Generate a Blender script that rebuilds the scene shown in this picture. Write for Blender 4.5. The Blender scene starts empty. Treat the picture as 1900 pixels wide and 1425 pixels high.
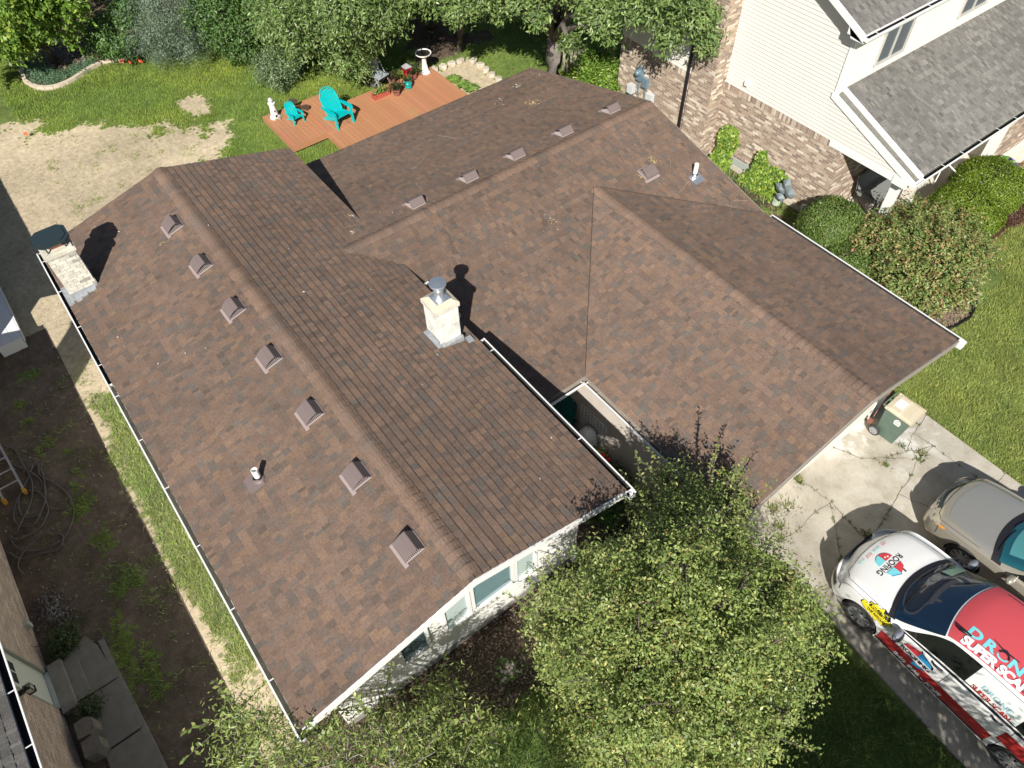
import bpy, bmesh, math, random
import numpy as np
from mathutils import Vector, Matrix
from mathutils.bvhtree import BVHTree
R = math.radians
sc = bpy.context.scene
rng = np.random.default_rng(7)
random.seed(7)
# ---------------------------------------------------------------- camera
cam = bpy.data.cameras.new("camera"); camo = bpy.data.objects.new("camera", cam)
sc.collection.objects.link(camo); sc.camera = camo
camo.location = (16.0853, 0.9660, 14.1936)
camo.rotation_euler = (0.655156, 0.0193, 0.918541)
cam.sensor_width = 36; cam.lens = 1374.02 / 1900 * 36; cam.clip_end = 900
# ---------------------------------------------------------------- world + sun
SUN_TO = Vector((0.92, -0.86, 1.0)).normalized()          # direction towards the sun
el = math.asin(SUN_TO.z)
w = bpy.data.worlds.new("World"); sc.world = w; w.use_nodes = True
nt = w.node_tree; bg = nt.nodes["Background"]
sky = nt.nodes.new("ShaderNodeTexSky"); sky.sky_type = 'NISHITA'; sky.sun_disc = False
sky.sun_elevation = el; sky.sun_rotation = math.atan2(SUN_TO.x, SUN_TO.y)
nt.links.new(sky.outputs[0], bg.inputs[0]); bg.inputs[1].default_value = 0.05
sl = bpy.data.lights.new("sun", 'SUN'); sl.energy = 5.0; sl.angle = R(0.5); sl.color = (1, .955, .89)
so = bpy.data.objects.new("sun", sl); sc.collection.objects.link(so)
so.rotation_euler = (-SUN_TO).to_track_quat('-Z', 'Y').to_euler(); so.location = (30, -20, 30)
sc.view_settings.view_transform = 'Standard'; sc.view_settings.look = 'None'
sc.view_settings.exposure = 0.42; sc.view_settings.gamma = 1
# ---------------------------------------------------------------- materials
MATS = {}
def mat(name, col=(.5, .5, .5), rough=.6, metal=0, var=.0, scale=8, bump=0, bscale=60, attr=False, spec=.5, coat=0, trans=0):
    if name in MATS: return MATS[name]
    m = bpy.data.materials.new(name); m.use_nodes = True; n = m.node_tree.nodes; l = m.node_tree.links
    b = n["Principled BSDF"]; MATS[name] = m
    b.inputs['Roughness'].default_value = rough; b.inputs['Metallic'].default_value = metal
    b.inputs['Specular IOR Level'].default_value = spec
    b.inputs['Coat Weight'].default_value = coat
    tc = n.new('ShaderNodeTexCoord')
    src = None
    if attr:
        a = n.new('ShaderNodeAttribute'); a.attribute_name = 'Col'; src = a.outputs['Color']
    else:
        c = n.new('ShaderNodeRGB'); c.outputs[0].default_value = (*col, 1); src = c.outputs[0]
    if var:
        no = n.new('ShaderNodeTexNoise'); no.inputs['Scale'].default_value = scale; no.inputs['Detail'].default_value = 8
        no.inputs['Roughness'].default_value = .65
        l.new(tc.outputs['Object'], no.inputs['Vector'])
        mr = n.new('ShaderNodeMapRange'); mr.inputs[1].default_value = .25; mr.inputs[2].default_value = .75
        mr.inputs[3].default_value = 1 - var; mr.inputs[4].default_value = 1 + var
        l.new(no.outputs[0], mr.inputs[0])
        mx = n.new('ShaderNodeVectorMath'); mx.operation = 'SCALE'
        l.new(src, mx.inputs[0]); l.new(mr.outputs[0], mx.inputs['Scale']); src = mx.outputs[0]
    l.new(src, b.inputs['Base Color'])
    if bump:
        nb = n.new('ShaderNodeTexNoise'); nb.inputs['Scale'].default_value = bscale; nb.inputs['Detail'].default_value = 4
        l.new(tc.outputs['Object'], nb.inputs['Vector'])
        bp = n.new('ShaderNodeBump'); bp.inputs['Strength'].default_value = bump; bp.inputs['Distance'].default_value = .02
        l.new(nb.outputs[0], bp.inputs['Height']); l.new(bp.outputs[0], b.inputs['Normal'])
    if trans:
        tr = n.new('ShaderNodeBsdfTranslucent'); l.new(src, tr.inputs[0])
        ms = n.new('ShaderNodeMixShader'); ms.inputs[0].default_value = trans
        out = n["Material Output"]
        l.new(b.outputs[0], ms.inputs[1]); l.new(tr.outputs[0], ms.inputs[2]); l.new(ms.outputs[0], out.inputs[0])
    return m
M_shingle = mat('shingle', attr=True, rough=.92, var=.34, scale=30, bump=.6, bscale=140, spec=.15)
def add_streaks(m, k=.12, sc_=.45):
    n = m.node_tree.nodes; l = m.node_tree.links; b = n['Principled BSDF']; src = b.inputs['Base Color'].links[0].from_socket
    no = n.new('ShaderNodeTexNoise'); no.inputs['Scale'].default_value = sc_; no.inputs['Detail'].default_value = 5; no.inputs['Roughness'].default_value = .6
    tc = n.new('ShaderNodeTexCoord'); l.new(tc.outputs['Object'], no.inputs['Vector'])
    mr = n.new('ShaderNodeMapRange'); mr.inputs[1].default_value = .3; mr.inputs[2].default_value = .7; mr.inputs[3].default_value = 1 - k; mr.inputs[4].default_value = 1 + k; l.new(no.outputs[0], mr.inputs[0])
    v = n.new('ShaderNodeVectorMath'); v.operation = 'SCALE'; l.new(src, v.inputs[0]); l.new(mr.outputs[0], v.inputs['Scale']); l.new(v.outputs[0], b.inputs['Base Color'])
add_streaks(M_shingle)
M_dark = mat('dark', (.012, .012, .014), .6)
M_black = mat('black_metal', (.015, .015, .017), .35)
M_white = mat('white_paint', (.80, .80, .77), .5, var=.05, scale=3)
M_cream = mat('cream_siding', (.74, .71, .62), .6, var=.05, scale=2)
M_trim = mat('trim_white', (.82, .82, .80), .45)
M_vent = mat('vent_brown', (.185, .145, .137), .45, var=.06, scale=5, spec=.35)
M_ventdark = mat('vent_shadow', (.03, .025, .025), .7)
M_galv = mat('galvanised', (.55, .60, .66), .32, metal=.75, var=.08, scale=9)
M_flash = mat('lead_flashing', (.42, .44, .46), .5, metal=.35, var=.3, scale=12)
M_pvc = mat('pvc', (.85, .85, .83), .35)
M_conc = mat('concrete', (.50, .465, .40), .9, var=.22, scale=2.2, bump=.3, bscale=90)
M_concd = mat('concrete_old', (.26, .245, .215), .95, var=.25, scale=3, bump=.3, bscale=50)
M_leaf = mat('leaf', attr=True, rough=.44, spec=.42, trans=.25)
M_grass = mat('grass_blade', attr=True, rough=.6, spec=.3, trans=.25)
M_attr = mat('painted_attr', attr=True, rough=.6, var=.06, scale=20)
M_bark = mat('bark', (.13, .105, .085), .95, var=.4, scale=14, bump=.8, bscale=30)
M_glass = mat('window_glass', (.10, .16, .18), .06, spec=.8)
M_aqua = mat('aqua_plastic', (.0, .46, .47), .38)
M_teal = mat('dark_teal_plastic', (.0, .12, .11), .4)
# ---------------------------------------------------------------- mesh helpers
class MB:
    def __init__(s): s.v = []; s.f = []; s.c = []; s.m = []
    def quad(s, pts, c=None, m=0):
        i = len(s.v); s.v += [tuple(p) for p in pts]; s.f.append(tuple(range(i, i + len(pts)))); s.c.append(c); s.m.append(m)
    def mesh(s, vs, fs, c=None, m=0):
        i = len(s.v); s.v += [tuple(p) for p in vs]
        for f in fs: s.f.append(tuple(i + k for k in f)); s.c.append(c); s.m.append(m)
    def box(s, x0, x1, y0, y1, z0, z1, c=None, m=0, mtx=None):
        vs = [(x, y, z) for x in (x0, x1) for y in (y0, y1) for z in (z0, z1)]
        if mtx is not None: vs = [tuple(mtx @ Vector(v)) for v in vs]
        s.mesh(vs, [(0, 1, 3, 2), (4, 6, 7, 5), (0, 4, 5, 1), (2, 3, 7, 6), (0, 2, 6, 4), (1, 5, 7, 3)], c, m)
    def prism(s, prof, a0, a1, axis='x', c=None, m=0):
        """prof: list of 2D points; extruded along axis"""
        n = len(prof)
        def P(a, p): return (a, p[0], p[1]) if axis == 'x' else ((p[0], a, p[1]) if axis == 'y' else (p[0], p[1], a))
        vs = [P(a0, p) for p in prof] + [P(a1, p) for p in prof]
        fs = [tuple(range(n)), tuple(range(2 * n - 1, n - 1, -1))] + [(i, i + n, (i + 1) % n + n, (i + 1) % n) for i in range(n)]
        s.mesh(vs, fs, c, m)
    def tube(s, pts, rad, seg=8, c=None, m=0, cap=True):
        pts = [Vector(p) for p in pts]; n = len(pts)
        if not hasattr(rad, '__len__'): rad = [rad] * n
        rings = []; up = Vector((0, 0, 1))
        for i, p in enumerate(pts):
            d = (pts[min(i + 1, n - 1)] - pts[max(i - 1, 0)]).normalized()
            a = d.cross(up)
            if a.length < .05: a = d.cross(Vector((1, 0, 0)))
            a.normalize(); b = d.cross(a).normalized()
            rings.append([p + (a * math.cos(2 * math.pi * k / seg) + b * math.sin(2 * math.pi * k / seg)) * rad[i] for k in range(seg)])
        vs = [v for r in rings for v in r]; fs = []
        for i in range(n - 1):
            for k in range(seg):
                fs.append((i * seg + k, i * seg + (k + 1) % seg, (i + 1) * seg + (k + 1) % seg, (i + 1) * seg + k))
        if cap: fs += [tuple(range(seg - 1, -1, -1)), tuple(range((n - 1) * seg, n * seg))]
        s.mesh(vs, fs, c, m)
    def lathe(s, prof, cen=(0, 0, 0), seg=20, c=None, m=0, mtx=None):
        vs = []; fs = []; n = len(prof)
        for k in range(seg):
            a = 2 * math.pi * k / seg
            for r, z in prof:
                v = Vector((r * math.cos(a), r * math.sin(a), z))
                if mtx is not None: v = mtx @ v
                vs.append((v.x + cen[0], v.y + cen[1], v.z + cen[2]))
        for k in range(seg):
            for i in range(n - 1):
                fs.append((k * n + i, ((k + 1) % seg) * n + i, ((k + 1) % seg) * n + i + 1, k * n + i + 1))
        s.mesh(vs, fs, c, m)
    def build(s, name, mats, parent=None, smooth=False, recalc=True):
        me = bpy.data.meshes.new(name); me.from_pydata(s.v, [], s.f)
        if not isinstance(mats, (list, tuple)): mats = [mats]
        for m in mats: me.materials.append(m)
        me.polygons.foreach_set('material_index', s.m)
        if any(c is not None for c in s.c):
            a = me.color_attributes.new('Col', 'FLOAT_COLOR', 'CORNER')
            arr = []
            for f, c in zip(s.f, s.c):
                c = c or (.5, .5, .5); arr += [c[0], c[1], c[2], 1.0] * len(f)
            a.data.foreach_set('color', arr)
        if recalc:
            bm = bmesh.new(); bm.from_mesh(me); bmesh.ops.recalc_face_normals(bm, faces=bm.faces); bm.to_mesh(me); bm.free()
        if smooth: me.polygons.foreach_set('use_smooth', [True] * len(me.polygons))
        me.update(); return link(name, me, parent)
def link(name, me, parent=None):
    o = bpy.data.objects.new(name, me); sc.collection.objects.link(o)
    if parent: o.parent = parent
    return o
def empty(name, loc=(0, 0, 0), rz=0):
    o = bpy.data.objects.new(name, None); sc.collection.objects.link(o); o.location = loc; o.rotation_euler = (0, 0, rz)
    o.empty_display_size = .2; return o
def tag(o, label=None, cat=None, group=None, kind=None):
    if label: o['label'] = label
    if cat: o['category'] = cat
    if group: o['group'] = group
    if kind: o['kind'] = kind
    return o
def fast_mesh(name, V, F, C, m, parent=None):
    """V (n,3), F (k,4 or 3) int, C (k,3) colours"""
    me = bpy.data.meshes.new(name); k, n = F.shape
    me.vertices.add(len(V)); me.vertices.foreach_set('co', V.astype(np.float32).ravel())
    me.loops.add(k * n); me.loops.foreach_set('vertex_index', F.astype(np.int32).ravel())
    me.polygons.add(k); me.polygons.foreach_set('loop_start', np.arange(0, k * n, n, dtype=np.int32))
    me.polygons.foreach_set('loop_total', np.full(k, n, dtype=np.int32))
    me.materials.append(m)
    a = me.color_attributes.new('Col', 'FLOAT_COLOR', 'CORNER')
    cc = np.ones((k, n, 4), np.float32); cc[:, :, :3] = C[:, None, :]
    a.data.foreach_set('color', cc.ravel())
    me.update(calc_edges=True); me.validate(); return link(name, me, parent)
def vnoise(x, y, s, seed=0):
    """smooth value noise in [0,1]"""
    r = np.random.default_rng(seed).random((64, 64)); x = np.asarray(x) / s + 17.3; y = np.asarray(y) / s + 9.1
    xi = np.floor(x).astype(int); yi = np.floor(y).astype(int); fx = x - xi; fy = y - yi
    fx = fx * fx * (3 - 2 * fx); fy = fy * fy * (3 - 2 * fy)
    g = lambda a, b: r[a % 64, b % 64]
    return (g(xi, yi) * (1 - fx) + g(xi + 1, yi) * fx) * (1 - fy) + (g(xi, yi + 1) * (1 - fx) + g(xi + 1, yi + 1) * fx) * fy
def fbm(x, y, s, seed=0): return (vnoise(x, y, s, seed) * .5 + vnoise(x, y, s / 2.1, seed + 1) * .28 + vnoise(x, y, s / 4.3, seed + 2) * .22)
def inpoly(x, y, P):
    x = np.asarray(x, float); y = np.asarray(y, float); r = np.zeros(x.shape, bool); n = len(P)
    for i in range(n):
        x1, y1 = P[i]; x2, y2 = P[(i + 1) % n]
        if y1 == y2: continue
        c = ((y1 > y) != (y2 > y)) & (x < (x2 - x1) * (y - y1) / (y2 - y1) + x1); r ^= c
    return r
# ---------------------------------------------------------------- house dimensions (metres; x towards the street, y to the right)
HL, A, B_, L, RL = 3.30, 2.97, 6.0, 12.27, 0.782
U1, U2, U3, E, ZR, V = -.503, 4.405, 9.424, 2.296, 3.529, 14.089
G, GL, ZG, UG, ER, US = 10.989, 7.639, 3.196, 13.60, 2.529, 5.76
GW = 0.9
# ---------------------------------------------------------------- ground
def dirt_mask(u, v):
    """1 = bare soil, 0 = lawn"""
    P = [(-16, -8), (-12.6, -1), (-12.0, .5), (-10.8, 1.9), (-9.9, 3.4), (-8.9, 4.4), (-8.2, 5.3), (-7.2, 6.5), (-6.3, 6.1), (-5.9, 5.2), (-4.8, 3.8), (-.2, 3.6), (-.2, .4), (1.3, -.1), (1.3, -8)]
    nx = (fbm(u, v, 1.4, 3) - .5) * 1.7 + (fbm(u, v, .42, 5) - .5) * 1.5; ny = (fbm(u, v, 1.4, 8) - .5) * 1.7 + (fbm(u, v, .42, 9) - .5) * 1.5
    d = inpoly(u + nx, v + ny, P).astype(float)
    d = np.maximum(d, (np.hypot(u + 9.15, (v - 6.15) * 1.5) + nx * .4 < .55).astype(float))
    # side yard: bare path with a few grassy clumps, a green strip by the wall
    side = (u > -.5) & (v < 1) & (u < 40)
    strip = (v > -1.0 + .30 * (fbm(u, v * 0, .9, 5) - .5) * 2) & (v < .45) & (u > 1.1 + ny) & (u < 9.75 + nx * .3)
    mid = (np.abs(v + 1.95 + .25 * np.sin(u * .9) + nx * .4) < .34) & (u > -.5) & (u < 9) & (fbm(u, v, .6, 12) > .60)
    d = np.where(side, 1.0, d); d = np.where(strip | mid, 0.0, d)
    # front planting bed and right hand bed
    bed = inpoly(u + nx * .25, v + ny * .25, [(11.4, -6), (11.4, 8.1), (12.5, 8.2), (12.75, 5.5), (13.0, 3.6), (12.9, 1.5), (13.0, -1), (12.5, -6)])
    bed |= inpoly(u, v, BED_R) | inpoly(u, v, BED_L)
    bed |= (u > -5.7) & (u < -3.1) & (v > 13.6) & (v < 15.3)
    bed |= (u < 11.6) & (u > -.4) & (v > 13.6) & (v < 17.9) & (fbm(u, v, .9, 21) > .42)
    bed |= (u > -3.5) & (u < 8.9) & (v > 5) & (v < 8.2)
    back = (fbm(u, v, 2.2, 31) > .38) & (v > 11.2 - .35 * (u + 6)) & (u < -6.2)
    return np.maximum(d, (bed | back).astype(float))
BED_R = [(8, 13.6), (12.7, 13.6), (12.7, 17.3), (12.8, 17.85), (12.58, 18.5), (12.3, 18.93), (11.7, 20), (11.39, 21.01), (11.47, 21.84), (11.63, 22.4), (11.9, 27), (8, 27)]
BED_L = [(-16.6, 2.1), (-15.6, 2.2), (-14.8, 1.95), (-14.06, 2.03), (-13.53, 2.35), (-13.37, 2.78), (-13.5, 3.39), (-13.99, 4.54), (-13.59, 5.21), (-13.82, 5.95), (-14.4, 6.5), (-12.6, 8.2), (-11.5, 9.5), (-20, 11), (-24, 2)]
def build_ground():
    xs = np.concatenate([[-300, -120, -60, -36], np.arange(-24, 22.01, .09), [30, 60, 150, 300]])
    ys = np.concatenate([[-300, -100, -30], np.arange(-8, 30.01, .09), [50, 120, 300]])
    X, Y = np.meshgrid(xs, ys, indexing='ij'); nx, ny = X.shape
    Z = (fbm(X, Y, 1.1, 40) - .5) * .035; Z[(np.abs(X) > 30) | (np.abs(Y) > 40)] = 0
    V_ = np.stack([X, Y, Z - .02], -1).reshape(-1, 3)
    i = np.arange(nx - 1)[:, None] * ny + np.arange(ny - 1)[None, :]
    F = np.stack([i, i + ny, i + ny + 1, i + 1], -1).reshape(-1, 4)
    cx = (X[:-1, :-1] + X[1:, 1:]) / 2; cy = (Y[:-1, :-1] + Y[1:, 1:]) / 2
    jx = rng.normal(0, .09, cx.shape); jy = rng.normal(0, .09, cx.shape); d = dirt_mask(cx + jx, cy + jy)
    n1 = fbm(cx, cy, 2.5, 50)[..., None]; n2 = fbm(cx, cy, .35, 55)[..., None]
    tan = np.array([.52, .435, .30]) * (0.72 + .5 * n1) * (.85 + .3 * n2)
    dark = np.array([.15, .118, .09]) * (.6 + .8 * n2)  # damp soil, darkened further to paint deeper shade into the side yard
    mulch = np.array([.125, .088, .068]) * (.5 + 1.0 * n2)
    green = np.array([.15, .20, .055]) * (.6 + .8 * n1) * (.7 + .6 * n2)
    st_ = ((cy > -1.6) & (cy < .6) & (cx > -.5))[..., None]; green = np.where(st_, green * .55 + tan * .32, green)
    col = green.copy(); dd = d > .5
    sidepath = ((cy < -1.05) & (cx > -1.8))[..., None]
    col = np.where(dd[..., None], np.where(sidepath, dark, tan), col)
    isb = (inpoly(cx, cy, BED_R) | inpoly(cx, cy, BED_L) | ((cx > 11.2) & (cx < 14) & (cy < 8.4)) | ((cx < -5.9) & (cy > 10)) | ((cx > -1) & (cx < 12) & (cy > 4) & (cy < 17.9)))
    bm_ = np.where(((cx > 8) & (cy > 13))[..., None], np.array([.27, .20, .15]) * (.6 + .8 * n2), mulch)
    col = np.where((dd & isb)[..., None], bm_, col)
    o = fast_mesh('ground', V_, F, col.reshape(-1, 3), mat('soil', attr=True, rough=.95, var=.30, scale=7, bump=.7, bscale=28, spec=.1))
    o['kind'] = 'structure'
build_ground()
def grass(name, n, box, cond, h, base=(.12, .19, .035), label=None):
    x = rng.uniform(box[0], box[1], n); y = rng.uniform(box[2], box[3], n)
    k = (dirt_mask(x, y) < .5) | ((rng.random(n) < .30) & (fbm(x, y, .38, 91) > .66) & (y > -3)) | (rng.random(n) < .012)
    k &= cond(x, y); x = x[k]; y = y[k]; n = len(x)
    x = x + rng.normal(0, .03, n); y = y + rng.normal(0, .03, n)
    a = rng.uniform(0, 2 * np.pi, n); hh = h * rng.uniform(.5, 1.3, n) * (.6 + .8 * fbm(x, y, .8, 61))
    wd = rng.uniform(.006, .013, n) * (h / .08); le = rng.uniform(.7, 2.0, n) * hh
    dx, dy = np.cos(a), np.sin(a)
    V_ = np.zeros((n, 3, 3)); V_[:, 0] = np.stack([x - dy * wd, y + dx * wd, np.full(n, -.005)], -1)
    V_[:, 1] = np.stack([x + dy * wd, y - dx * wd, np.full(n, -.005)], -1)
    V_[:, 2] = np.stack([x + dx * le, y + dy * le, hh], -1)
    F = np.arange(n * 3).reshape(n, 3)
    p = fbm(x, y, 1.7, 70)[:, None]; q = fbm(x, y, .4, 75)[:, None]; r = rng.random((n, 1))
    c = np.array(base) * np.array([1.72, 1.80, 1.6]) * (.65 + .7 * r) * (.70 + .6 * q)
    c = c * (1 + (p - .5) * np.array([.9, .5, .3])) + (r > .87) * np.array([.13, .08, .04])
    o = fast_mesh(name, V_.reshape(-1, 3), F, np.clip(c, .01, 1), M_grass)
    tag(o, label, 'grass', kind='stuff'); return o
# ---------------------------------------------------------------- roofs
BROWN = [((.196, .136, .103), 5), ((.184, .129, .100), 4), ((.213, .145, .106), 3), ((.161, .121, .098), 2.6), ((.150, .125, .106), 2.0), ((.224, .150, .104), 1.2)]
GREY = [((.235, .225, .205), 4), ((.210, .201, .184), 4), ((.268, .256, .232), 3), ((.185, .178, .164), 2)]
def shingles(mb, P0, along, down, LA, LD, pal=BROWN, exp=.143, wmin=.05, wmax=.17, pat=1.0, thick=.006, lam=.0055):
    P0 = Vector(P0); along = Vector(along).normalized(); down = Vector(down).normalized(); nrm = along.cross(down)
    if nrm.z < 0: nrm = -nrm
    cols = [np.array(c) for c, _ in pal]; wt = np.array([x for _, x in pal]); wt = wt / wt.sum()
    nc = int(math.ceil(LD / exp))
    for k in range(nc):
        t1 = LD - k * exp; t0 = max(t1 - exp, 0); s = -random.uniform(0, .2); hi = False
        rowtint = random.uniform(.94, 1.06)
        while s < LA:
            wd = random.uniform(wmin, wmax) if hi else random.uniform(wmin, wmax * .8)
            a, b = max(s, 0), min(s + wd, LA); s += wd; hi = not hi
            if b - a < .004: continue
            c = cols[rng.choice(len(cols), p=wt)] * random.uniform(.92, 1.08) * rowtint
            if hi and random.random() < .18: c = cols[3] * random.uniform(.8, 1.1)
            c = tuple(c * pat)
            h1 = thick + (lam if hi else 0) + random.uniform(0, .0015); h0 = .0015 + (.004 if hi else 0)
            q = lambda s_, t_, h_: P0 + along * s_ + down * t_ + nrm * h_
            lo = t1 + (random.uniform(-.002, .002))
            v = [q(a, t0, h0), q(b, t0, h0), q(b, lo, h1), q(a, lo, h1), q(a, lo, -.002), q(b, lo, -.002), q(a, t0, -.002), q(b, t0, -.002)]
            mb.mesh(v, [(0, 1, 2, 3), (3, 2, 5, 4), (0, 3, 4, 6), (1, 7, 5, 2)], c)
def ridge_cap(mb, p0, p1, side1, side2, wdt=.15, pal=BROWN, exp=.143):
    """overlapping bent cap pieces from p0 to p1; side1/side2 are unit down-slope directions"""
    p0, p1 = Vector(p0), Vector(p1); d = (p1 - p0); n = int(d.length / exp); d.normalize(); s1, s2 = Vector(side1).normalized(), Vector(side2).normalized()
    cols = [np.array(c) for c, _ in pal]; up = Vector((0, 0, 1)); cc = cols[0]
    for k in range(n):
        if random.random() < .5: cc = cols[random.choice([0, 0, 1, 1, 2, 2, 2, 3])] * 1.05
        c = tuple(cc * random.uniform(.88, 1.10))
        a = p0 + d * (k * exp); b = a + d * (exp + .03)
        ha, hb = .027 + random.uniform(0, .004), .012
        W = wdt * random.uniform(.96, 1.03)
        def prof(o, h): return [o + s1 * W + up * (h - .012), o + s1 * W * .5 + up * (h + .004), o + s1 * .03 + up * (h + .006), o + s2 * .03 + up * (h + .006), o + s2 * W * .5 + up * (h + .004), o + s2 * W + up * (h - .012)]
        pa, pb = prof(a, ha), prof(b, hb); pl = [p - up * .02 for p in pa]
        mb.mesh(pa + pb + pl, [(i, i + 1, i + 7, i + 6) for i in range(5)] + [(i, i + 12, i + 13, i + 1) for i in range(5)] + [(0, 6, 12)], c)
def slab(mb, quad, th=.05, off=-.004, c=None, m=0):
    q = [Vector(p) for p in quad]; n = (q[1] - q[0]).cross(q[3] - q[0]).normalized()
    if n.z < 0: n = -n
    t = [p + n * off for p in q]; b = [p - Vector((0, 0, th)) for p in t]
    mb.mesh(t + b, [(0, 1, 2, 3), (7, 6, 5, 4), (0, 4, 5, 1), (1, 5, 6, 2), (2, 6, 7, 3), (3, 7, 4, 0)], c, m)
def gutter_mb(p0, p1, out, w_=.12, h_=.11, strap=.9, mb=None, inner=1, strapm=2):
    """U channel with an open top. materials: 0 outside, 1 inside, 2 strap"""
    mb = mb or MB(); p0, p1, out = Vector(p0), Vector(p1), Vector(out).normalized(); up = Vector((0, 0, 1))
    t = .006
    prof_o = [(0.0, 0), (0.0, -h_), (w_ * .8, -h_), (w_, -h_ * .45), (w_, 0), (w_ + .012, .004)]
    prof_i = [(t, 0), (t, -h_ + t), (w_ * .78, -h_ + t), (w_ - t, -h_ * .42), (w_ - t, 0), (w_ - .014, .005)]
    for pr, m in ((prof_o, 0), (prof_i, inner)):
        a = [p0 + out * x + up * y for x, y in pr]; b = [p1 + out * x + up * y for x, y in pr]; n = len(pr)
        mb.mesh(a + b, [(i, i + 1, i + 1 + n, i + n) for i in range(n - 1)], m=m)
    # rolled front lip
    d = (p1 - p0).normalized(); lip = .012
    o = out * w_
    c_ = [p0 + o + up * z + out * x for x, z in ((-lip, 0), (lip, 0), (lip, .014), (-lip, .014))]; e_ = [p + (p1 - p0) for p in c_]
    mb.mesh(c_ + e_, [(0, 1, 2, 3), (4, 7, 6, 5), (0, 4, 5, 1), (1, 5, 6, 2), (2, 6, 7, 3), (3, 7, 4, 0)], m=0)
    for q, s_ in ((p0, -1), (p1, 1)):                     # end caps
        mb.mesh([q + out * x + up * y for x, y in prof_o[:5]], [(0, 1, 2, 3, 4)], m=0)
    Lg = (p1 - p0).length; k = .35
    while strap and k < Lg - .1:
        q = p0 + d * k
        a = [q + out * x + d * y + up * z for x in (-.015, w_ + .01) for y in (-.008, .008) for z in (.004, .012)]
        mb.mesh(a, [(0, 1, 3, 2), (4, 6, 7, 5), (0, 4, 5, 1), (2, 3, 7, 6), (0, 2, 6, 4), (1, 5, 7, 3)], m=strapm); k += strap * random.uniform(.92, 1.08)
    return mb
M_gutin = mat('gutter_inside', (.045, .043, .04), .7, var=.3, scale=3)
M_gutdirt = mat('gutter_silt', (.34, .285, .22), .9, var=.35, scale=5)
M_strap = mat('gutter_strap', (.75, .75, .73), .4)
house = empty('brown_roof_house', (6, 3, 0))
tag(house, 'low house with brown shingle roof, white walls and two white chimneys', 'house')
bpy.context.view_layer.update()
def hp(o):                                     # keep world coordinates while parenting to the house empty
    o.parent = house; o.matrix_parent_inverse = Matrix.Translation((-6, -3, 0)); return o
def sub(o, p): o.parent = p; return o
X, Y, Z = Vector((1, 0, 0)), Vector((0, 1, 0)), Vector((0, 0, 1))
def dn(axis, rise, run, sgn): return (Vector((sgn * run, 0, -rise)) if axis == 'x' else Vector((0, sgn * run, -rise))).normalized()
ov = .012
# left wing
mb = MB()
shingles(mb, (0, A, HL + RL), X, dn('y', RL, A, -1), L, math.hypot(RL, A) + .02, pat=1.02)
shingles(mb, (0, A, HL + RL), X, dn('y', RL, B_ - A, 1), L, math.hypot(RL, B_ - A) + .02, pat=1.0, thick=.017, lam=.002)
ridge_cap(mb, (0, A, HL + RL), (L, A, HL + RL), dn('y', RL, A, -1), dn('y', RL, B_ - A, 1), .17)
rf1 = hp(mb.build('roof', M_shingle, recalc=False)); tag(rf1, 'long brown shingle roof of the left wing')
mb = MB()
slab(mb, [(0, A, HL + RL), (L, A, HL + RL), (L, 0, HL), (0, 0, HL)], .09, m=0)
slab(mb, [(0, A, HL + RL - .001), (L, A, HL + RL - .001), (L, B_, HL), (0, B_, HL)], .09)
for x0, x1 in ((L - .004, L + .022),):      # rake boards
    mb.prism([(0 - .01, HL - .17), (0 - .01, HL + .006), (A, HL + RL + .008), (A, HL + RL - .17)], x0, x1)
    mb.prism([(A, HL + RL - .17), (A, HL + RL + .008), (B_ + .01, HL + .006), (B_ + .01, HL - .17)], x0 - .001, x1 + .001)
mb.box(0, L, -.024, -.002, HL - .17, HL - .012); mb.box(0, L, B_ + .002, B_ + .024, HL - .17, HL - .012)
hp(mb.build('fascia', M_trim))
# main + garage
mb = MB(); LAm = V - 5.1
shingles(mb, (U2, 5.1, ZR), Y, dn('x', ZR - E, U2 - U1, -1), LAm, math.hypot(ZR - E, U2 - U1) + .02, pat=1.1)  # rear slope tinted lighter to paint in the light it gets
LDf = math.hypot(ZR - E, U3 - U2)
shingles(mb, (U2, 5.1, ZR), Y, dn('x', ZR - E, U3 - U2, 1), GL + .02 - 5.1, LDf + .01, pat=.95)  # front slope, here and next, tinted darker to paint in its dimmer light
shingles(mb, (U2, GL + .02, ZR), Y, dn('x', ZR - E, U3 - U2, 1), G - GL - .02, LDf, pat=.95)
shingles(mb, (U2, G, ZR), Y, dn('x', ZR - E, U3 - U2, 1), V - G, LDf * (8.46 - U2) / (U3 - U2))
ridge_cap(mb, (U2, 5.15, ZR), (U2, V, ZR), dn('x', ZR - E, U2 - U1, -1), dn('x', ZR - E, U3 - U2, 1), .17)
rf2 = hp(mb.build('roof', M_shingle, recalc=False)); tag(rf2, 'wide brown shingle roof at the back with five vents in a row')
mb = MB()
shingles(mb, (US, G, ZG), X, dn('y', ZG - E, G - GL, -1), UG - US, math.hypot(ZG - E, G - GL) + .01, pat=1.10)  # both garage slopes tinted lighter to paint in the light on them
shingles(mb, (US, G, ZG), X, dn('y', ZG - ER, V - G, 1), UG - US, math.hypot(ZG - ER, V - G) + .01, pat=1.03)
ridge_cap(mb, (US + .1, G, ZG), (UG, G, ZG), dn('y', ZG - E, G - GL, -1), dn('y', ZG - ER, V - G, 1), .16)
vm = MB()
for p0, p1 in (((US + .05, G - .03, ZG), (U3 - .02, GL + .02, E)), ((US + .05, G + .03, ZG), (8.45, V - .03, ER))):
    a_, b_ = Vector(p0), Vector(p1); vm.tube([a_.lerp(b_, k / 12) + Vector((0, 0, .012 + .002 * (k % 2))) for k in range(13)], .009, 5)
hp(vm.build('valley_seam', mat('valley_dark', (.055, .042, .034), .9)))
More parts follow.
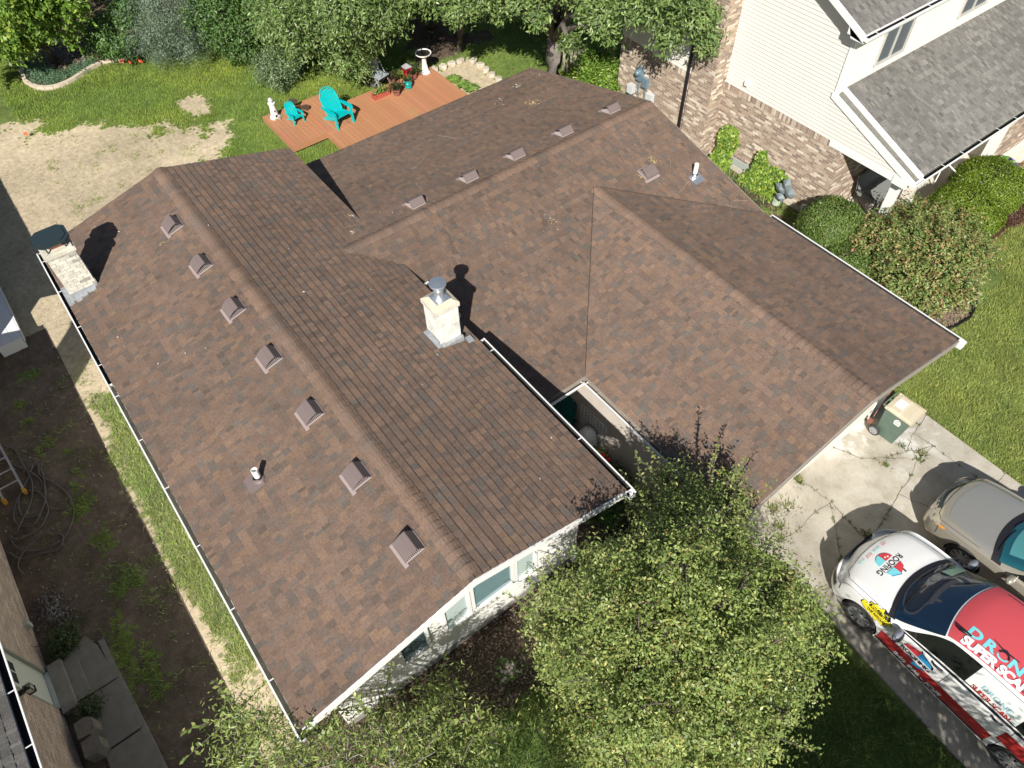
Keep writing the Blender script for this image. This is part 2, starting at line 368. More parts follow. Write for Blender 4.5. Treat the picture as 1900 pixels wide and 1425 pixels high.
rf3 = hp(mb.build('roof', M_shingle, recalc=False)); tag(rf3, 'brown shingle roof over the garage')
mb = MB()
slab(mb, [(U2, 5.62, ZR), (U2, V, ZR), (U1, V, E), (U1, 5.62, E)], .08)
slab(mb, [(U2, 5.62, ZR - .001), (U2, GL, ZR - .001), (U3, GL, E), (U3, 5.62, E)], .08)
x8 = 8.2; z8 = ZR - (ZR - E) * (x8 - U2) / (U3 - U2)
slab(mb, [(U2, GL, ZR - .001), (U2, V, ZR - .001), (x8, V, z8), (x8, GL, z8)], .08, off=-.006)
slab(mb, [(US + 1.2, G, ZG), (UG, G, ZG), (UG, GL, E), (US + 3.2, GL, E)], .08)
slab(mb, [(US + 1.2, G, ZG - .001), (UG, G, ZG - .001), (UG, V, ER), (US + 2.6, V, ER)], .08)
for x0, x1 in ((UG - .004, UG + .020),):
    mb.prism([(GL - .01, E - .15), (GL - .01, E + .006), (G, ZG + .008), (G, ZG - .15)], x0, x1)
    mb.prism([(G, ZG - .15), (G, ZG + .008), (V + .01, ER + .006), (V + .01, ER - .15)], x0 - .001, x1 + .001)
mb.box(U1 - .024, U1 - .002, 5.62, V, E - .15, E - .012)
mb.box(U3 + .002, U3 + .024, 5.7, GL, E - .15, E - .012)
mb.box(U3 + .03, UG, GL - .024, GL - .002, E - .15, E - .012)
mb.box(8.6, UG, V + .002, V + .024, ER - .15, ER - .012)
mb.prism([(U1, E - .15), (U1, E), (U2, ZR + .0), (U2, ZR - .15)], V - .002, V + .02, axis='y')
mb.prism([(U2, ZR - .15), (U2, ZR), (8.5, ER - .004), (8.5, ER - .15)], V - .003, V + .021, axis='y')
hp(mb.build('fascia', mat('dark_fascia', (.30, .27, .23), .6, var=.1)))
# walls
mb = MB()
mb.prism([(.4, 0), (.4, HL + .02), (A, HL + RL - .12), (B_ - .4, HL + .02), (B_ - .4, 0)], .4, 11.6)
mb.prism([(-.05, 0), (-.05, E + .02), (U2, ZR - .11), (8.5, E + .15), (8.5, 0)], B_ - .39, V - .42, axis='y')
wl = hp(mb.build('wall', mat('white_siding', (.80, .79, .74), .6, var=.04, scale=2))); mb = MB()
mb.prism([(7.70, 0), (7.70, E - .05), (G, ZG - .10), (V - .45, ER + .03), (V - .45, 0)], 6.4, 13.1)
wl = hp(mb.build('wall', mat('pinkish_cream_wall', (.62, .55, .48), .7, var=.06, scale=3)))
# horizontal siding laps on the street-facing walls
mb = MB()
z = .35
while z < 3.15:
    mb.prism([(11.602, z), (11.618, z), (11.604, z + .18)], .42, 5.58, axis='y'); z += .18
hp(mb.build('siding', mat('white_siding', (.8, .79, .74)))); mb = MB()
z = .3
while z < 2.15:
    mb.prism([(7.698, z), (7.688, z), (7.696, z + .16)], 9.0, 13.08); z += .16
hp(mb.build('siding', mat('pinkish_cream_wall', (.62, .55, .48))))
mb = MB(); mb.box(11.60, 11.62, .41, 5.59, 0, .20)
hp(mb.build('foundation', M_concd))
# garage front: trim, panelled door, side trim
mb = MB(); mb.box(13.101, 13.14, 8.95, 9.05, 0, 2.25); mb.box(13.101, 13.14, 13.15, 13.25, 0, 2.25); mb.box(13.101, 13.14, 9.05, 13.15, 2.15, 2.25)
mb.box(13.10, 13.13, 7.82, 8.95, 0.02, 2.2); mb.box(13.10, 13.13, 13.25, 13.62, 0.02, 2.3)
hp(mb.build('garage_trim', M_trim))
mb = MB()
for i in range(4):
    mb.box(13.102, 13.122, 9.06, 13.14, .03 + i * .53, .03 + i * .53 + .515)
    for j in range(4): mb.box(13.123, 13.132, 9.16 + j, 9.98 + j, .12 + i * .53, .46 + i * .53)
hp(mb.build('garage_door', M_cream))
# front windows of the left wing
def window(y0, y1, z0, z1, x=11.62, mull=(), glass=None):
    mb = MB(); f = .06
    mb.box(x, x + .05, y0 - f, y1 + f, z1, z1 + f); mb.box(x, x + .06, y0 - f, y1 + f, z0 - f, z0)
    mb.box(x, x + .05, y0 - f, y0, z0, z1); mb.box(x, x + .05, y1, y1 + f, z0, z1)
    for m_ in mull: mb.box(x, x + .045, m_ - .035, m_ + .035, z0, z1)
    o = hp(mb.build('window', M_trim))
    mb = MB(); mb.box(x - .005, x + .012, y0, y1, z0, z1); p = mb.build('pane', glass or M_glass); sub(p, o)
    return o
pale = mat('curtained_glass', (.50, .60, .58), .15)
window(1.72, 2.20, 1.15, 2.2); window(2.62, 3.08, 1.22, 2.45, glass=pale); window(3.22, 4.03, 1.22, 2.6, glass=mat('blue_green_glass', (.16, .27, .29), .05, spec=.9)); window(4.16, 4.56, 1.10, 2.5, glass=pale)
# gutters
def gut(*a, inner=M_gutin, **k):
    return hp(gutter_mb(*a, **k).build('gutter', [M_trim, inner, M_strap], recalc=False))
gut((0, -.03, HL - .03), (4.6, -.03, HL - .03), -Y, w_=.075, inner=M_gutin, strap=1.2)
gut((4.62, -.03, HL - .032), (L + .12, -.03, HL - .032), -Y, w_=.075, strap=1.25, inner=mat('gutter_sunlit', (.55, .53, .44), .8, var=.3, scale=4))  # inside painted lighter as if sun falls in; rear length painted dark
gut((6.05, B_ + .03, HL - .03), (7.25, B_ + .03, HL - .03), Y, w_=.11)
gut((8.05, B_ + .03, HL - .03), (L + .06, B_ + .03, HL - .03), Y, w_=.11, strap=2.6)
gut((U3 + .14, GL - .03, E - .03), (13.65, GL - .03, E - .03), -Y, w_=.10, inner=M_gutdirt, strap=1.1, strapm=1)
gut((U3 + .03, 6.2, E - .03), (U3 + .03, GL - .14, E - .03), X, w_=.10, inner=M_gutdirt, strap=0)
gut((8.6, V + .03, ER - .03), (UG + .06, V + .03, ER - .03), Y, w_=.10, strap=0)
mb = MB(); mb.box(L + .0, L + .10, B_ + .03, B_ + .15, HL - .20, HL - .03); mb.tube([(L - .25, B_ + .1, HL - .14), (L - .4, B_ - .25, HL - .5), (11.68, B_ - .45, HL - .8), (11.68, B_ - .45, .15)], .04)
hp(mb.build('downspout', M_trim))
mb = MB(); mb.box(UG - .02, UG + .12, V + .02, V + .15, ER - .19, ER - .03); hp(mb.build('gutter_end', M_trim))
# white drip edges catching light on the front rakes
# ---- roof vents
def make_vent():
    """faces +y locally is up-slope; origin on the roof surface"""
    mb = MB(); mb.box(-.24, .24, -.265, -.185, .000, .009)         # exposed lower edge of the flange
    r = mb.build('roof_vent', mat('vent_flange', (.36, .29, .275), .5))
    m2 = MB(); W = .19
    top = [(-.205, .075), (-.190, .100), (-.05, .165), (.06, .182), (.075, .178), (.170, .020)]
    bot = [(y, z - .012) for y, z in reversed(top)]
    m2.prism(top + bot, -W, W)
    m2.prism([(-.205, .035), (-.205, .060), (-.196, .060), (-.196, .035)], -W, W); m2.box(-.17, .17, .15, .162, 0, .03)
    hood = m2.build('hood', M_vent); hood.parent = r
    m3 = MB(); m3.prism([(-.185, .0), (-.185, .06), (-.04, .135), (.06, .15), (.15, .02), (.15, 0)], -.165, .165)  # dark core paints in the shade under the hood
    lou = m3.build('vent_shade_core', M_ventdark); lou.parent = r
    m4 = MB()
    for k in range(11):
        y = -.175 + k * .029; h = .06 + (.05 * (y + .18) / .2 if y < .02 else .06 * (1 - (y - .02) / .11))
        m4.box(-.178, .178, y, y + .012, .004, max(.03, h))
    m4.box(-.185, .185, -.185, .18, .0, .014)
    gr = m4.build('grille', mat('vent_grille', (.42, .36, .35), .45)); gr.parent = r
    return r
def place_on(o, p, along, downv):
    """put local x along 'along', local -y down the slope"""
    along = Vector(along).normalized(); yv = -Vector(downv).normalized(); zv = along.cross(yv)
    if zv.z < 0: along = -along; zv = -zv
    m = Matrix((along, yv, zv)).transposed().to_4x4(); m.translation = Vector(p) + zv * .013; o.matrix_world = m; return m
def copy_tree(o, parent=None):
    c = o.copy(); sc.collection.objects.link(c); c.parent = parent
    for ch in [k for k in bpy.data.objects if k.parent == o]:
        if ch != c: copy_tree(ch, c)
    return c
vproto = make_vent(); kids = [k for k in bpy.data.objects if k.parent == vproto]
def add_vent(first, p, along, downv, sc_=1):
    if first: v = vproto
    else:
        v = vproto.copy(); sc.collection.objects.link(v)
        for k in kids:
            c = k.copy(); sc.collection.objects.link(c); c.parent = v
    v.parent = None; m = place_on(v, p, along, downv); v.parent = house; v.matrix_parent_inverse = Matrix.Translation((-6, -3, 0)); v.matrix_world = m @ Matrix.Scale(sc_, 4)
zl = lambda y: HL + RL / A * y
for i, u in enumerate((1.98, 3.50, 5.04, 6.57, 8.12, 9.68, 11.22)):
    add_vent(i == 0, (u, 2.53, zl(2.53)), X, dn('y', RL, A, -1), .95)
zm = lambda x: ZR - (ZR - E) / (U2 - U1) * (U2 - x)
for v_ in (7.22, 8.70, 10.08, 11.58, 13.14): add_vent(False, (3.97, v_, zm(3.97)), Y, dn('x', ZR - E, U2 - U1, -1), .95)
zf = lambda x: ZR - (ZR - E) / (U3 - U2) * (x - U2)
add_vent(False, (6.11, 12.39, zf(6.11)), Y, dn('x', ZR - E, U3 - U2, 1), .95)
# ---- plumbing pipes
def pipe(x, y, z, h, along, downv, mflash):
    mb = MB(); mb.box(-.16, .16, -.23, .05, 0, .006); mb.lathe([(.10, .006), (.075, .03), (.062, .06), (.062, .09)], seg=18)
    o = mb.build('pipe_flashing', mflash); m = place_on(o, (x, y, z), along, downv); hp(o); o.matrix_world = m
    mb = MB(); mb.lathe([(.055, -.03), (.055, h), (.045, h), (.045, h - .1), (0, h - .1)], seg=20); mb.lathe([(.066, .02), (.066, .075), (.056, .08)], seg=18, m=1)
    p = mb.build('vent_pipe', [M_pvc, M_black], smooth=False); p.parent = o
    p.matrix_parent_inverse = m.inverted(); p.location = (x, y, z + .02)
pipe(8.50, 1.25, zl(1.25), .27, X, dn('y', RL, A, -1), M_vent)
pipe(6.78, 13.36, zf(6.78), .34, Y, dn('x', ZR - E, U3 - U2, 1), M_galv)
# ---- painted brick for the chimneys: real bricks standing proud
M_wbrick = mat('whitewashed_brick', attr=True, rough=.85, var=.16, scale=22, bump=.6, bscale=60); add_streaks(M_wbrick, .22, 4.5)
def brick_stack(mb, x0, x1, y0, y1, zb, zt, col=(.66, .64, .56), bl=.20, bh=.072, proud=.006, miss=.02, joint=(.42, .40, .35), var=.14):
    mb.box(x0 + proud, x1 - proud, y0 + proud, y1 - proud, zb, zt, c=joint)
    k = 0; z_ = zb
    while z_ < zt - .02:
        zt_ = min(z_ + bh - .010, zt); off = (k % 2) * bl / 2
        for face in range(4):
            Lf = (y1 - y0) if face < 2 else (x1 - x0); s = -off
            while s < Lf:
                a, b = max(s, 0), min(s + bl - .012, Lf); s += bl
                if b - a < .02 or random.random() < miss: continue
                t = random.uniform(1 - var, 1 + var * .6); c = tuple(v_ * t for v_ in col); pr = random.uniform(0, .004)
                if random.random() < .4 * var: c = (.38, .36, .32)
                if face == 0: mb.box(x1 - proud, x1 + pr, y0 + a, y0 + b, z_, zt_, c)
                if face == 1: mb.box(x0 - pr, x0 + proud, y0 + a, y0 + b, z_, zt_, c)
                if face == 2: mb.box(x0 + a, x0 + b, y0 - pr, y0 + proud, z_, zt_, c)
                if face == 3: mb.box(x0 + a, x0 + b, y1 - proud, y1 + pr, z_, zt_, c)
        z_ += bh; k += 1
def chimney_a():      # short, dark hood
    mb = MB(); brick_stack(mb, 1.50, 2.03, .10, .64, 3.0, 4.42, col=(.70, .67, .57))
    ch = hp(mb.build('chimney', M_wbrick)); ch['label'] = 'whitewashed brick chimney with a dark metal hood'
    mb = MB(); mb.box(1.47, 2.06, .07, .67, 4.42, 4.50, c=(.60, .57, .47)); mb.box(1.50, 2.03, .10, .64, 4.50, 4.53, c=(.62, .59, .50)); sub(mb.build('mortar_crown', M_wbrick), ch)
    mb = MB(); mb.lathe([(.17, 4.53), (.17, 4.62), (.14, 4.62), (.14, 4.5)], cen=(1.80, .37, 0), seg=4, mtx=Matrix.Rotation(R(45), 4, 'Z')); sub(mb.build('flue_tile', mat('clay', (.48, .25, .17), .8, var=.15)), ch)
    mb = MB(); x0, x1, y0, y1, z_ = 1.45, 2.05, .05, .70, 4.68; c = .12
    mb.prism([(x0 + c, y0), (x1 - c, y0), (x1, y0 + c), (x1, y1 - c), (x1 - c, y1), (x0 + c, y1), (x0, y1 - c), (x0, y0 + c)], z_, z_ + .03, axis='z')
    mb.prism([(x0 + .06 + c, y0 + .06), (x1 - c - .06, y0 + .06), (x1 - .06, y0 + c + .06), (x1 - .06, y1 - c - .06), (x1 - c - .06, y1 - .06), (x0 + c + .06, y1 - .06), (x0 + .06, y1 - c - .06), (x0 + .06, y0 + c + .06)], z_ + .031, z_ + .045, axis='z')
    for px in (1.62, 1.98):
        for py in (.2, .54): mb.box(px - .012, px + .012, py - .012, py + .012, 4.5, z_)
    sub(mb.build('chimney_hood', mat('hood_paint', (.035, .055, .062), .4, metal=.3)), ch)
    mb = MB()
    for (a, b, c_, d) in ((2.02, 2.16, .14, .26), (2.03, 2.13, .27, .40), (2.03, 2.15, .42, .60), (1.5, 2.12, -.02, .095)):
        mb.box(a, b, c_, d, zl((c_ + d) / 2) + .004, zl((c_ + d) / 2) + .03)
    for k in range(5): mb.box(1.5 + k * .11, 1.6 + k * .11, .642, .66, zl(.65), zl(.65) + .16)
    mb.box(2.035, 2.05, .1, .64, zl(.1), zl(.64) + .05)
    sub(mb.build('flashing', M_flash), ch)
def chimney_b():      # tall, galvanised cowl
    mb = MB(); x0, x1, y0, y1 = 7.40, 7.86, 5.29, 5.75
    brick_stack(mb, x0, x1, y0, y1, 3.0, 4.30, col=(.78, .765, .69), bh=.068, joint=(.66, .65, .58), var=.05)
    ch = hp(mb.build('chimney', M_wbrick)); ch['label'] = 'cream painted brick chimney with a shiny round cowl'
    mb = MB(); mb.box(x0 - .03, x1 + .03, y0 - .03, y1 + .03, 4.30, 4.40, c=(.68, .65, .55))
    v = [(x0 - .03, y0 - .03, 4.40), (x1 + .03, y0 - .03, 4.40), (x1 + .03, y1 + .03, 4.40), (x0 - .03, y1 + .03, 4.40), (x0 + .1, y0 + .1, 4.47), (x1 - .1, y0 + .1, 4.47), (x1 - .1, y1 - .1, 4.47), (x0 + .1, y1 - .1, 4.47)]
    mb.mesh(v, [(0, 1, 5, 4), (1, 2, 6, 5), (2, 3, 7, 6), (3, 0, 4, 7), (4, 5, 6, 7)], (.64, .56, .42)); sub(mb.build('mortar_crown', M_wbrick), ch)
    cx, cy = (x0 + x1) / 2, (y0 + y1) / 2
    mb = MB(); mb.box(cx - .15, cx + .15, cy - .15, cy + .15, 4.47, 4.485); mb.lathe([(.14, 4.486), (.09, 4.53), (.085, 4.66), (.10, 4.67), (.10, 4.69), (.085, 4.70)], cen=(cx, cy, 0), seg=24)
    mb.lathe([(.085, 4.70), (.10, 4.74), (.155, 4.80), (.162, 4.83), (.155, 4.845), (.0, 4.862)], cen=(cx, cy, 0), seg=28); sub(mb.build('cowl', M_galv), ch)
    zr = lambda y: HL + RL * (B_ - y) / (B_ - A)
    mb = MB()
    for k in range(5): mb.box(x0 + k * .092, x0 + .09 + k * .092, y0 - .012, y0 - .001, zr(y0) - .02, zr(y0) + .12 - .01 * (k % 2)); 
    mb.box(x1 + .001, x1 + .012, y0, y1, zr(y1) - .02, zr(y1) + .14); mb.box(x0 - .02, x1 + .05, y0 - .09, y0 - .012, zr(y0 - .05) - .02, zr(y0) + .04)
    mb.box(x1 + .012, x1 + .08, y0, y1 + .02, zr(y1) - .03, zr(y0) + .022); mb.box(x1 + .02, x1 + .18, y1 + .06, y1 + .19, zr(y1 + .12) + .005, zr(y1 + .06) + .02)
    sub(mb.build('flashing', M_flash), ch)
chimney_a(); chimney_b()
# debris: seed clumps, twigs, pale specks scattered on the roof
def debris():
    mb = MB()
    def leafy(x, y, zf_, n, r, col):
        for _ in range(n):
            a = random.uniform(0, 6.28); rr = random.uniform(0, r); px, py = x + rr * math.cos(a), y + rr * math.sin(a); s = random.uniform(.012, .035); b = random.uniform(0, 6.28); z_ = zf_(px, py) + .022
            mb.quad([(px + s * math.cos(b), py + s * math.sin(b), z_), (px - s * .4 * math.sin(b), py + s * .4 * math.cos(b), z_ + .012), (px - s * math.cos(b), py - s * math.sin(b), z_), (px + s * .4 * math.sin(b), py - s * .4 * math.cos(b), z_ + .006)], (lambda t_: tuple(c * t_ for c in col))(random.uniform(.7, 1.15)))
    fl = lambda x, y: zl(y); fr = lambda x, y: HL + RL * (B_ - y) / (B_ - A); fm = lambda x, y: zm(x); ff = lambda x, y: zf(x)
    leafy(2.2, 2.15, fl, 8, .08, (.5, .42, .2)); leafy(1.7, 12.4, fm, 45, .25, (.5, .38, .2)); leafy(5.9, 12.75, ff, 26, .14, (.52, .40, .18)); leafy(6.1, 12.15, ff, 10, .1, (.5, .4, .2))
    leafy(7.2, 10.6, ff, 14, .12, (.5, .38, .22)); leafy(6.0, 9.5, ff, 14, .16, (.5, .38, .22)); leafy(.8, 11.9, fm, 8, .3, (.55, .5, .4)); leafy(.3, 12.9, fm, 10, .3, (.6, .55, .45)); leafy(3.9, 5.65, fr, 16, .12, (.6, .5, .38)); leafy(3.3, 5.9, fr, 10, .08, (.6, .5, .38))
    for _ in range(36):
        x, y = random.uniform(U1, 8), random.uniform(6.2, 13.9); f = fm if x < U2 else ff; leafy(x, y, f, 1, .01, random.choice([(.45, .36, .24), (.6, .56, .48), (.12, .1, .08)]))
    for _ in range(18): leafy(random.uniform(.3, 12), random.uniform(.3, 5.7), lambda x, y: fl(x, y) if y < A else fr(x, y), 1, .01, (.7, .66, .58))
    o = mb.build('roof_debris', M_attr); tag(o, 'dry seeds, twigs and pale specks scattered over the brown roof', 'debris', kind='stuff')
    mb = MB()
    for (x, y, n, a0) in ((7.0, 12.6, 9, 2.1), (8.0, 13.3, 12, 2.0), (1.2, 9.6, 10, .6), (2.3, 8.1, 10, 1.4), (6.3, 13.0, 7, 2.4)):
        a = a0; P_ = []
        for k in range(n):
            P_.append((x, y, (zm(x) if x < U2 else zf(x)) + .028)); x += .07 * math.cos(a); y += .07 * math.sin(a); a += random.uniform(-.5, .5)
        mb.tube(P_, .0032, 5, c=(.42, .36, .30))
    tag(mb.build('fallen_twigs', M_attr), 'thin dry twigs lying on the brown shingles', 'twigs', kind='stuff')
debris()
# ---------------------------------------------------------------- driveway and walks
def cracked_sheet(name, poly, z, m, label=None):
    mb = MB(); n = len(poly); mb.mesh([(x, y, z) for x, y in poly] + [(x, y, z - .12) for x, y in poly], [tuple(range(n))] + [(i, (i + 1) % n, (i + 1) % n + n, i + n) for i in range(n)])
    o = mb.build(name, m); o['kind'] = 'structure'; return o
def conc_material():
    m = bpy.data.materials.new('driveway_concrete'); m.use_nodes = True; n = m.node_tree.nodes; l = m.node_tree.links; b = n['Principled BSDF']
    tc = n.new('ShaderNodeTexCoord'); b.inputs['Roughness'].default_value = .9; b.inputs['Specular IOR Level'].default_value = .2
    def noise(s, d=8, r=.6):
        q = n.new('ShaderNodeTexNoise'); q.inputs['Scale'].default_value = s; q.inputs['Detail'].default_value = d; q.inputs['Roughness'].default_value = r; l.new(tc.outputs['Object'], q.inputs['Vector']); return q.outputs[0]
    def ramp(f, stops):
        q = n.new('ShaderNodeValToRGB'); e = q.color_ramp.elements
        e[0].position, e[0].color = stops[0][0], (*stops[0][1], 1); e[1].position, e[1].color = stops[-1][0], (*stops[-1][1], 1)
        for p, c in stops[1:-1]: x = e.new(p); x.color = (*c, 1)
        l.new(f, q.inputs[0]); return q.outputs[0]
    base = ramp(noise(.9), [(.3, (.34, .31, .255)), (.5, (.45, .415, .345)), (.7, (.54, .50, .42))])
    # white worn patches near the garage
    pat = ramp(noise(1.3, 9, .62), [(.50, (0, 0, 0)), (.60, (1, 1, 1))])
    sep = n.new('ShaderNodeSeparateXYZ'); l.new(tc.outputs['Object'], sep.inputs[0])
    r1 = n.new('ShaderNodeMapRange'); r1.inputs[1].default_value = 15.2; r1.inputs[2].default_value = 13.4; l.new(sep.outputs[0], r1.inputs[0])
    r2 = n.new('ShaderNodeMapRange'); r2.inputs[1].default_value = 11.2; r2.inputs[2].default_value = 12.6; l.new(sep.outputs[1], r2.inputs[0])
    mu = n.new('ShaderNodeMath'); mu.operation = 'MULTIPLY'; l.new(r1.outputs[0], mu.inputs[0]); l.new(r2.outputs[0], mu.inputs[1])
    mu2 = n.new('ShaderNodeMath'); mu2.operation = 'MULTIPLY'; l.new(mu.outputs[0], mu2.inputs[0]); l.new(pat, mu2.inputs[1])
    mx = n.new('ShaderNodeMixRGB'); l.new(mu2.outputs[0], mx.inputs[0]); l.new(base, mx.inputs[1]); mx.inputs[2].default_value = (.78, .77, .74, 1)
    sp = ramp(noise(38, 3), [(.30, (.75, .75, .75)), (.45, (1, 1, 1))]); st = ramp(noise(3.1, 6), [(.33, (.80, .78, .74)), (.5, (1, 1, 1))])
    m1 = n.new('ShaderNodeMixRGB'); m1.blend_type = 'MULTIPLY'; m1.inputs[0].default_value = 1; l.new(mx.outputs[0], m1.inputs[1]); l.new(sp, m1.inputs[2])
    m2 = n.new('ShaderNodeMixRGB'); m2.blend_type = 'MULTIPLY'; m2.inputs[0].default_value = .8; l.new(m1.outputs[0], m2.inputs[1]); l.new(st, m2.inputs[2])
    l.new(m2.outputs[0], b.inputs['Base Color'])
    bp = n.new('ShaderNodeBump'); bp.inputs['Strength'].default_value = .35; bp.inputs['Distance'].default_value = .01; l.new(noise(70, 5), bp.inputs['Height']); l.new(bp.outputs[0], b.inputs['Normal'])
    return m
M_drive = conc_material()
cracked_sheet('driveway', [(13.125, 8.55), (13.1, 13.62), (13.3, 14.30), (24, 14.22), (40, 14.2), (40, 8.3), (24, 8.35), (18.6, 8.43), (16.3, 8.60), (14.3, 8.95)], .06, M_drive)
CR = [[(13.14, 10.70), (14.0, 10.73), (15.07, 10.60), (16.6, 10.68), (20, 10.7), (24, 10.7)], [(13.6, 13.55), (14.5, 13.68), (15.03, 13.66), (16, 13.70), (24, 13.72)],
      [(15.07, 10.60), (14.92, 11.3), (14.76, 12.02), (14.66, 12.6), (14.49, 13.1), (14.5, 13.68)], [(13.15, 11.9), (13.7, 12.15), (14.05, 12.6), (14.2, 13.1), (14.05, 13.55), (13.9, 14.28)],
      [(14.05, 12.6), (14.3, 12.9), (14.49, 13.1)], [(14.76, 12.02), (15.3, 12.25), (15.9, 12.2)], [(15.9, 13.7), (15.85, 14.26)], [(13.8, 8.9), (14.0, 9.6), (13.95, 10.3), (14.0, 10.73)], [(14.0, 10.73), (14.9, 9.9), (15.2, 9.2)], [(14.2, 13.1), (14.4, 13.4), (14.5, 13.68)]]
def crack_strips():
    mb = MB(); P = []
    for cr in CR:
        pts = []
        for (x0, y0), (x1, y1) in zip(cr[:-1], cr[1:]):
            n = max(2, int(math.hypot(x1 - x0, y1 - y0) / .12))
            for k in range(n): t = k / n; pts.append((x0 + (x1 - x0) * t + random.uniform(-.018, .018), y0 + (y1 - y0) * t + random.uniform(-.018, .018)))
        pts.append(cr[-1]); P.append(pts)
        for (x0, y0), (x1, y1) in zip(pts[:-1], pts[1:]):
            d = math.hypot(x1 - x0, y1 - y0) or 1; w1 = random.uniform(.003, .008); nx_, ny_ = -(y1 - y0) / d * w1, (x1 - x0) / d * w1
            mb.quad([(x0 + nx_, y0 + ny_, .064), (x0 - nx_, y0 - ny_, .064), (x1 - nx_, y1 - ny_, .064), (x1 + nx_, y1 + ny_, .064)])
    o = mb.build('driveway_cracks', mat('crack_dirt', (.16, .135, .095), .95)); o['kind'] = 'structure'
    return P
CP = crack_strips()
def tufts(name, spots, label, base=(.13, .17, .04), cat='weeds'):
    """spots: (x, y, z, n, r, h)"""
    X_, F_, C_ = [], [], []; i = 0
    for (x, y, z0, n, r, h) in spots:
        for _ in range(n):
            a = random.uniform(0, 6.28); d = r * abs(random.gauss(0, .6)); px, py = x + d * math.cos(a), y + d * math.sin(a); b = a + random.uniform(-.8, .8); hh = h * random.uniform(.4, 1.2); wd = random.uniform(.005, .011) * (1 + h * 4); le = hh * random.uniform(.4, 1.4)
            X_ += [(px - math.sin(b) * wd, py + math.cos(b) * wd, z0), (px + math.sin(b) * wd, py - math.cos(b) * wd, z0), (px + math.cos(b) * le, py + math.sin(b) * le, z0 + hh)]
            F_.append((i, i + 1, i + 2)); i += 3; t = random.uniform(.6, 1.5)
            c = (base[0] * t, base[1] * t, base[2] * t) if random.random() < .82 else (.3 * t, .24 * t, .12 * t)
            C_.append(c)
    o = fast_mesh(name, np.array(X_), np.array(F_), np.array(C_), M_grass); tag(o, label, cat, kind='stuff'); return o
sp = []
for k, pts in enumerate(CP):
    for (x, y) in pts:
        if random.random() < (.62 if k in (0, 2, 3, 4) else .30): sp.append((x, y, .06, random.randint(4, 14), .04, .045))
sp += [(14.45, 13.25, .06, 60, .12, .08), (14.55, 13.1, .06, 40, .1, .06), (14.05, 13.1, .06, 40, .10, .06), (13.5, 9.9, .06, 130, .25, .06), (13.35, 9.6, .06, 130, .2, .07), (13.7, 9.4, .06, 130, .2, .07), (13.9, 9.2, .06, 90, .2, .06), (13.25, 10.6, .06, 70, .12, .1), (15.2, 10.62, .06, 50, .12, .08), (14.9, 10.7, .06, 50, .1, .08), (14.15, 12.4, .06, 40, .1, .07)]
tufts('crack_weeds', sp, 'weeds growing along the cracks of the driveway')
# neighbour's walk on the left with a joint
def plain(name, poly, z, m, th=.1):
    o = cracked_sheet(name, poly, z, m); return o
plain('walkway', [(7.36, -3.55), (7.05, -2.86), (7.36, -2.74), (8.2, -2.62), (8.2, -3.52)], .05, mat('walk_concrete', (.24, .22, .19), .9, var=.2, scale=5, bump=.3))
plain('walkway', [(8.23, -3.52), (8.23, -2.62), (9.33, -2.56), (9.33, -3.25)], .05, MATS['walk_concrete'])
plain('walkway', [(9.37, -3.25), (9.37, -2.58), (14, -2.4), (14, -3.3)], .05, MATS['walk_concrete'])
plain('kerb', [(7.3, -2.70), (7.3, -2.60), (14, -2.3), (14, -2.40)], .03, M_concd)
plain('courtyard', [(8.51, 5.62), (8.51, 7.69), (11.55, 7.69), (11.55, 5.62)], .03, mat('courtyard_paving', (.20, .13, .10), .9, var=.25, scale=6, bump=.3))
# ---------------------------------------------------------------- right neighbour: brick and siding
M_brick = mat('brick_wall', attr=True, rough=.9, var=.12, scale=30, bump=.4, bscale=60)
BR = [((.37, .275, .205), 4), ((.30, .225, .17), 3), ((.54, .44, .34), 2.6), ((.26, .195, .155), 1.8), ((.43, .33, .25), 3), ((.66, .58, .47), 1.6)]
BRP = [((.56, .44, .36), 4), ((.62, .50, .41), 3), ((.50, .39, .33), 2), ((.68, .56, .46), 1)]
def brick_face(mb, org, along, up, La, Hu, nrm, pal=BR, bl=.205, bh=.070, mort=(.56, .51, .42), soldier=0, cut=None):
    """flat backing wall with individual bricks standing 4 mm proud"""
    org, along, up, nrm = Vector(org), Vector(along), Vector(up), Vector(nrm)
    cols = [np.array(c) for c, _ in pal]; wt = np.array([x for _, x in pal]); wt = wt / wt.sum(); k = 0; z_ = 0
    top = Hu - soldier
    mb.quad([org, org + along * La, org + along * La + up * Hu, org + up * Hu], mort)
    def bk(a, b, c, d):
        if cut and cut((a + b) / 2, (c + d) / 2): return
        col = tuple(cols[rng.choice(len(cols), p=wt)] * random.uniform(.88, 1.12)); o = nrm * random.uniform(.003, .006)
        q = [org + along * a + up * c + o, org + along * b + up * c + o, org + along * b + up * d + o, org + along * a + up * d + o]
        p = [v_ - o for v_ in q]; mb.mesh(q + p, [(0, 1, 2, 3), (0, 4, 5, 1), (1, 5, 6, 2), (2, 6, 7, 3), (3, 7, 4, 0)], col)
    while z_ < top - .02:
        s = -(k % 2) * bl / 2
        while s < La:
            a, b = max(s, 0), min(s + bl - .012, La); s += bl
            if b - a > .02: bk(a, b, z_, min(z_ + bh - .011, top))
        z_ += bh; k += 1
    if soldier:
        s = 0
        while s < La: bk(s, min(s + bh - .01, La), top + .01, Hu); s += bh
nb = empty('brick_and_siding_house', (5, 20, 0)); tag(nb, 'two storey house of tan brick and cream siding with grey shingle roofs', 'house')
def np_(o): o.parent = nb; o.matrix_parent_inverse = Matrix.Translation((-5, -20, 0)); return o
VB, VC = 17.78, 17.30
M_sid2 = mat('cream_lap_siding', (.74, .71, .635), .55, var=.03, scale=2)
mb = MB()
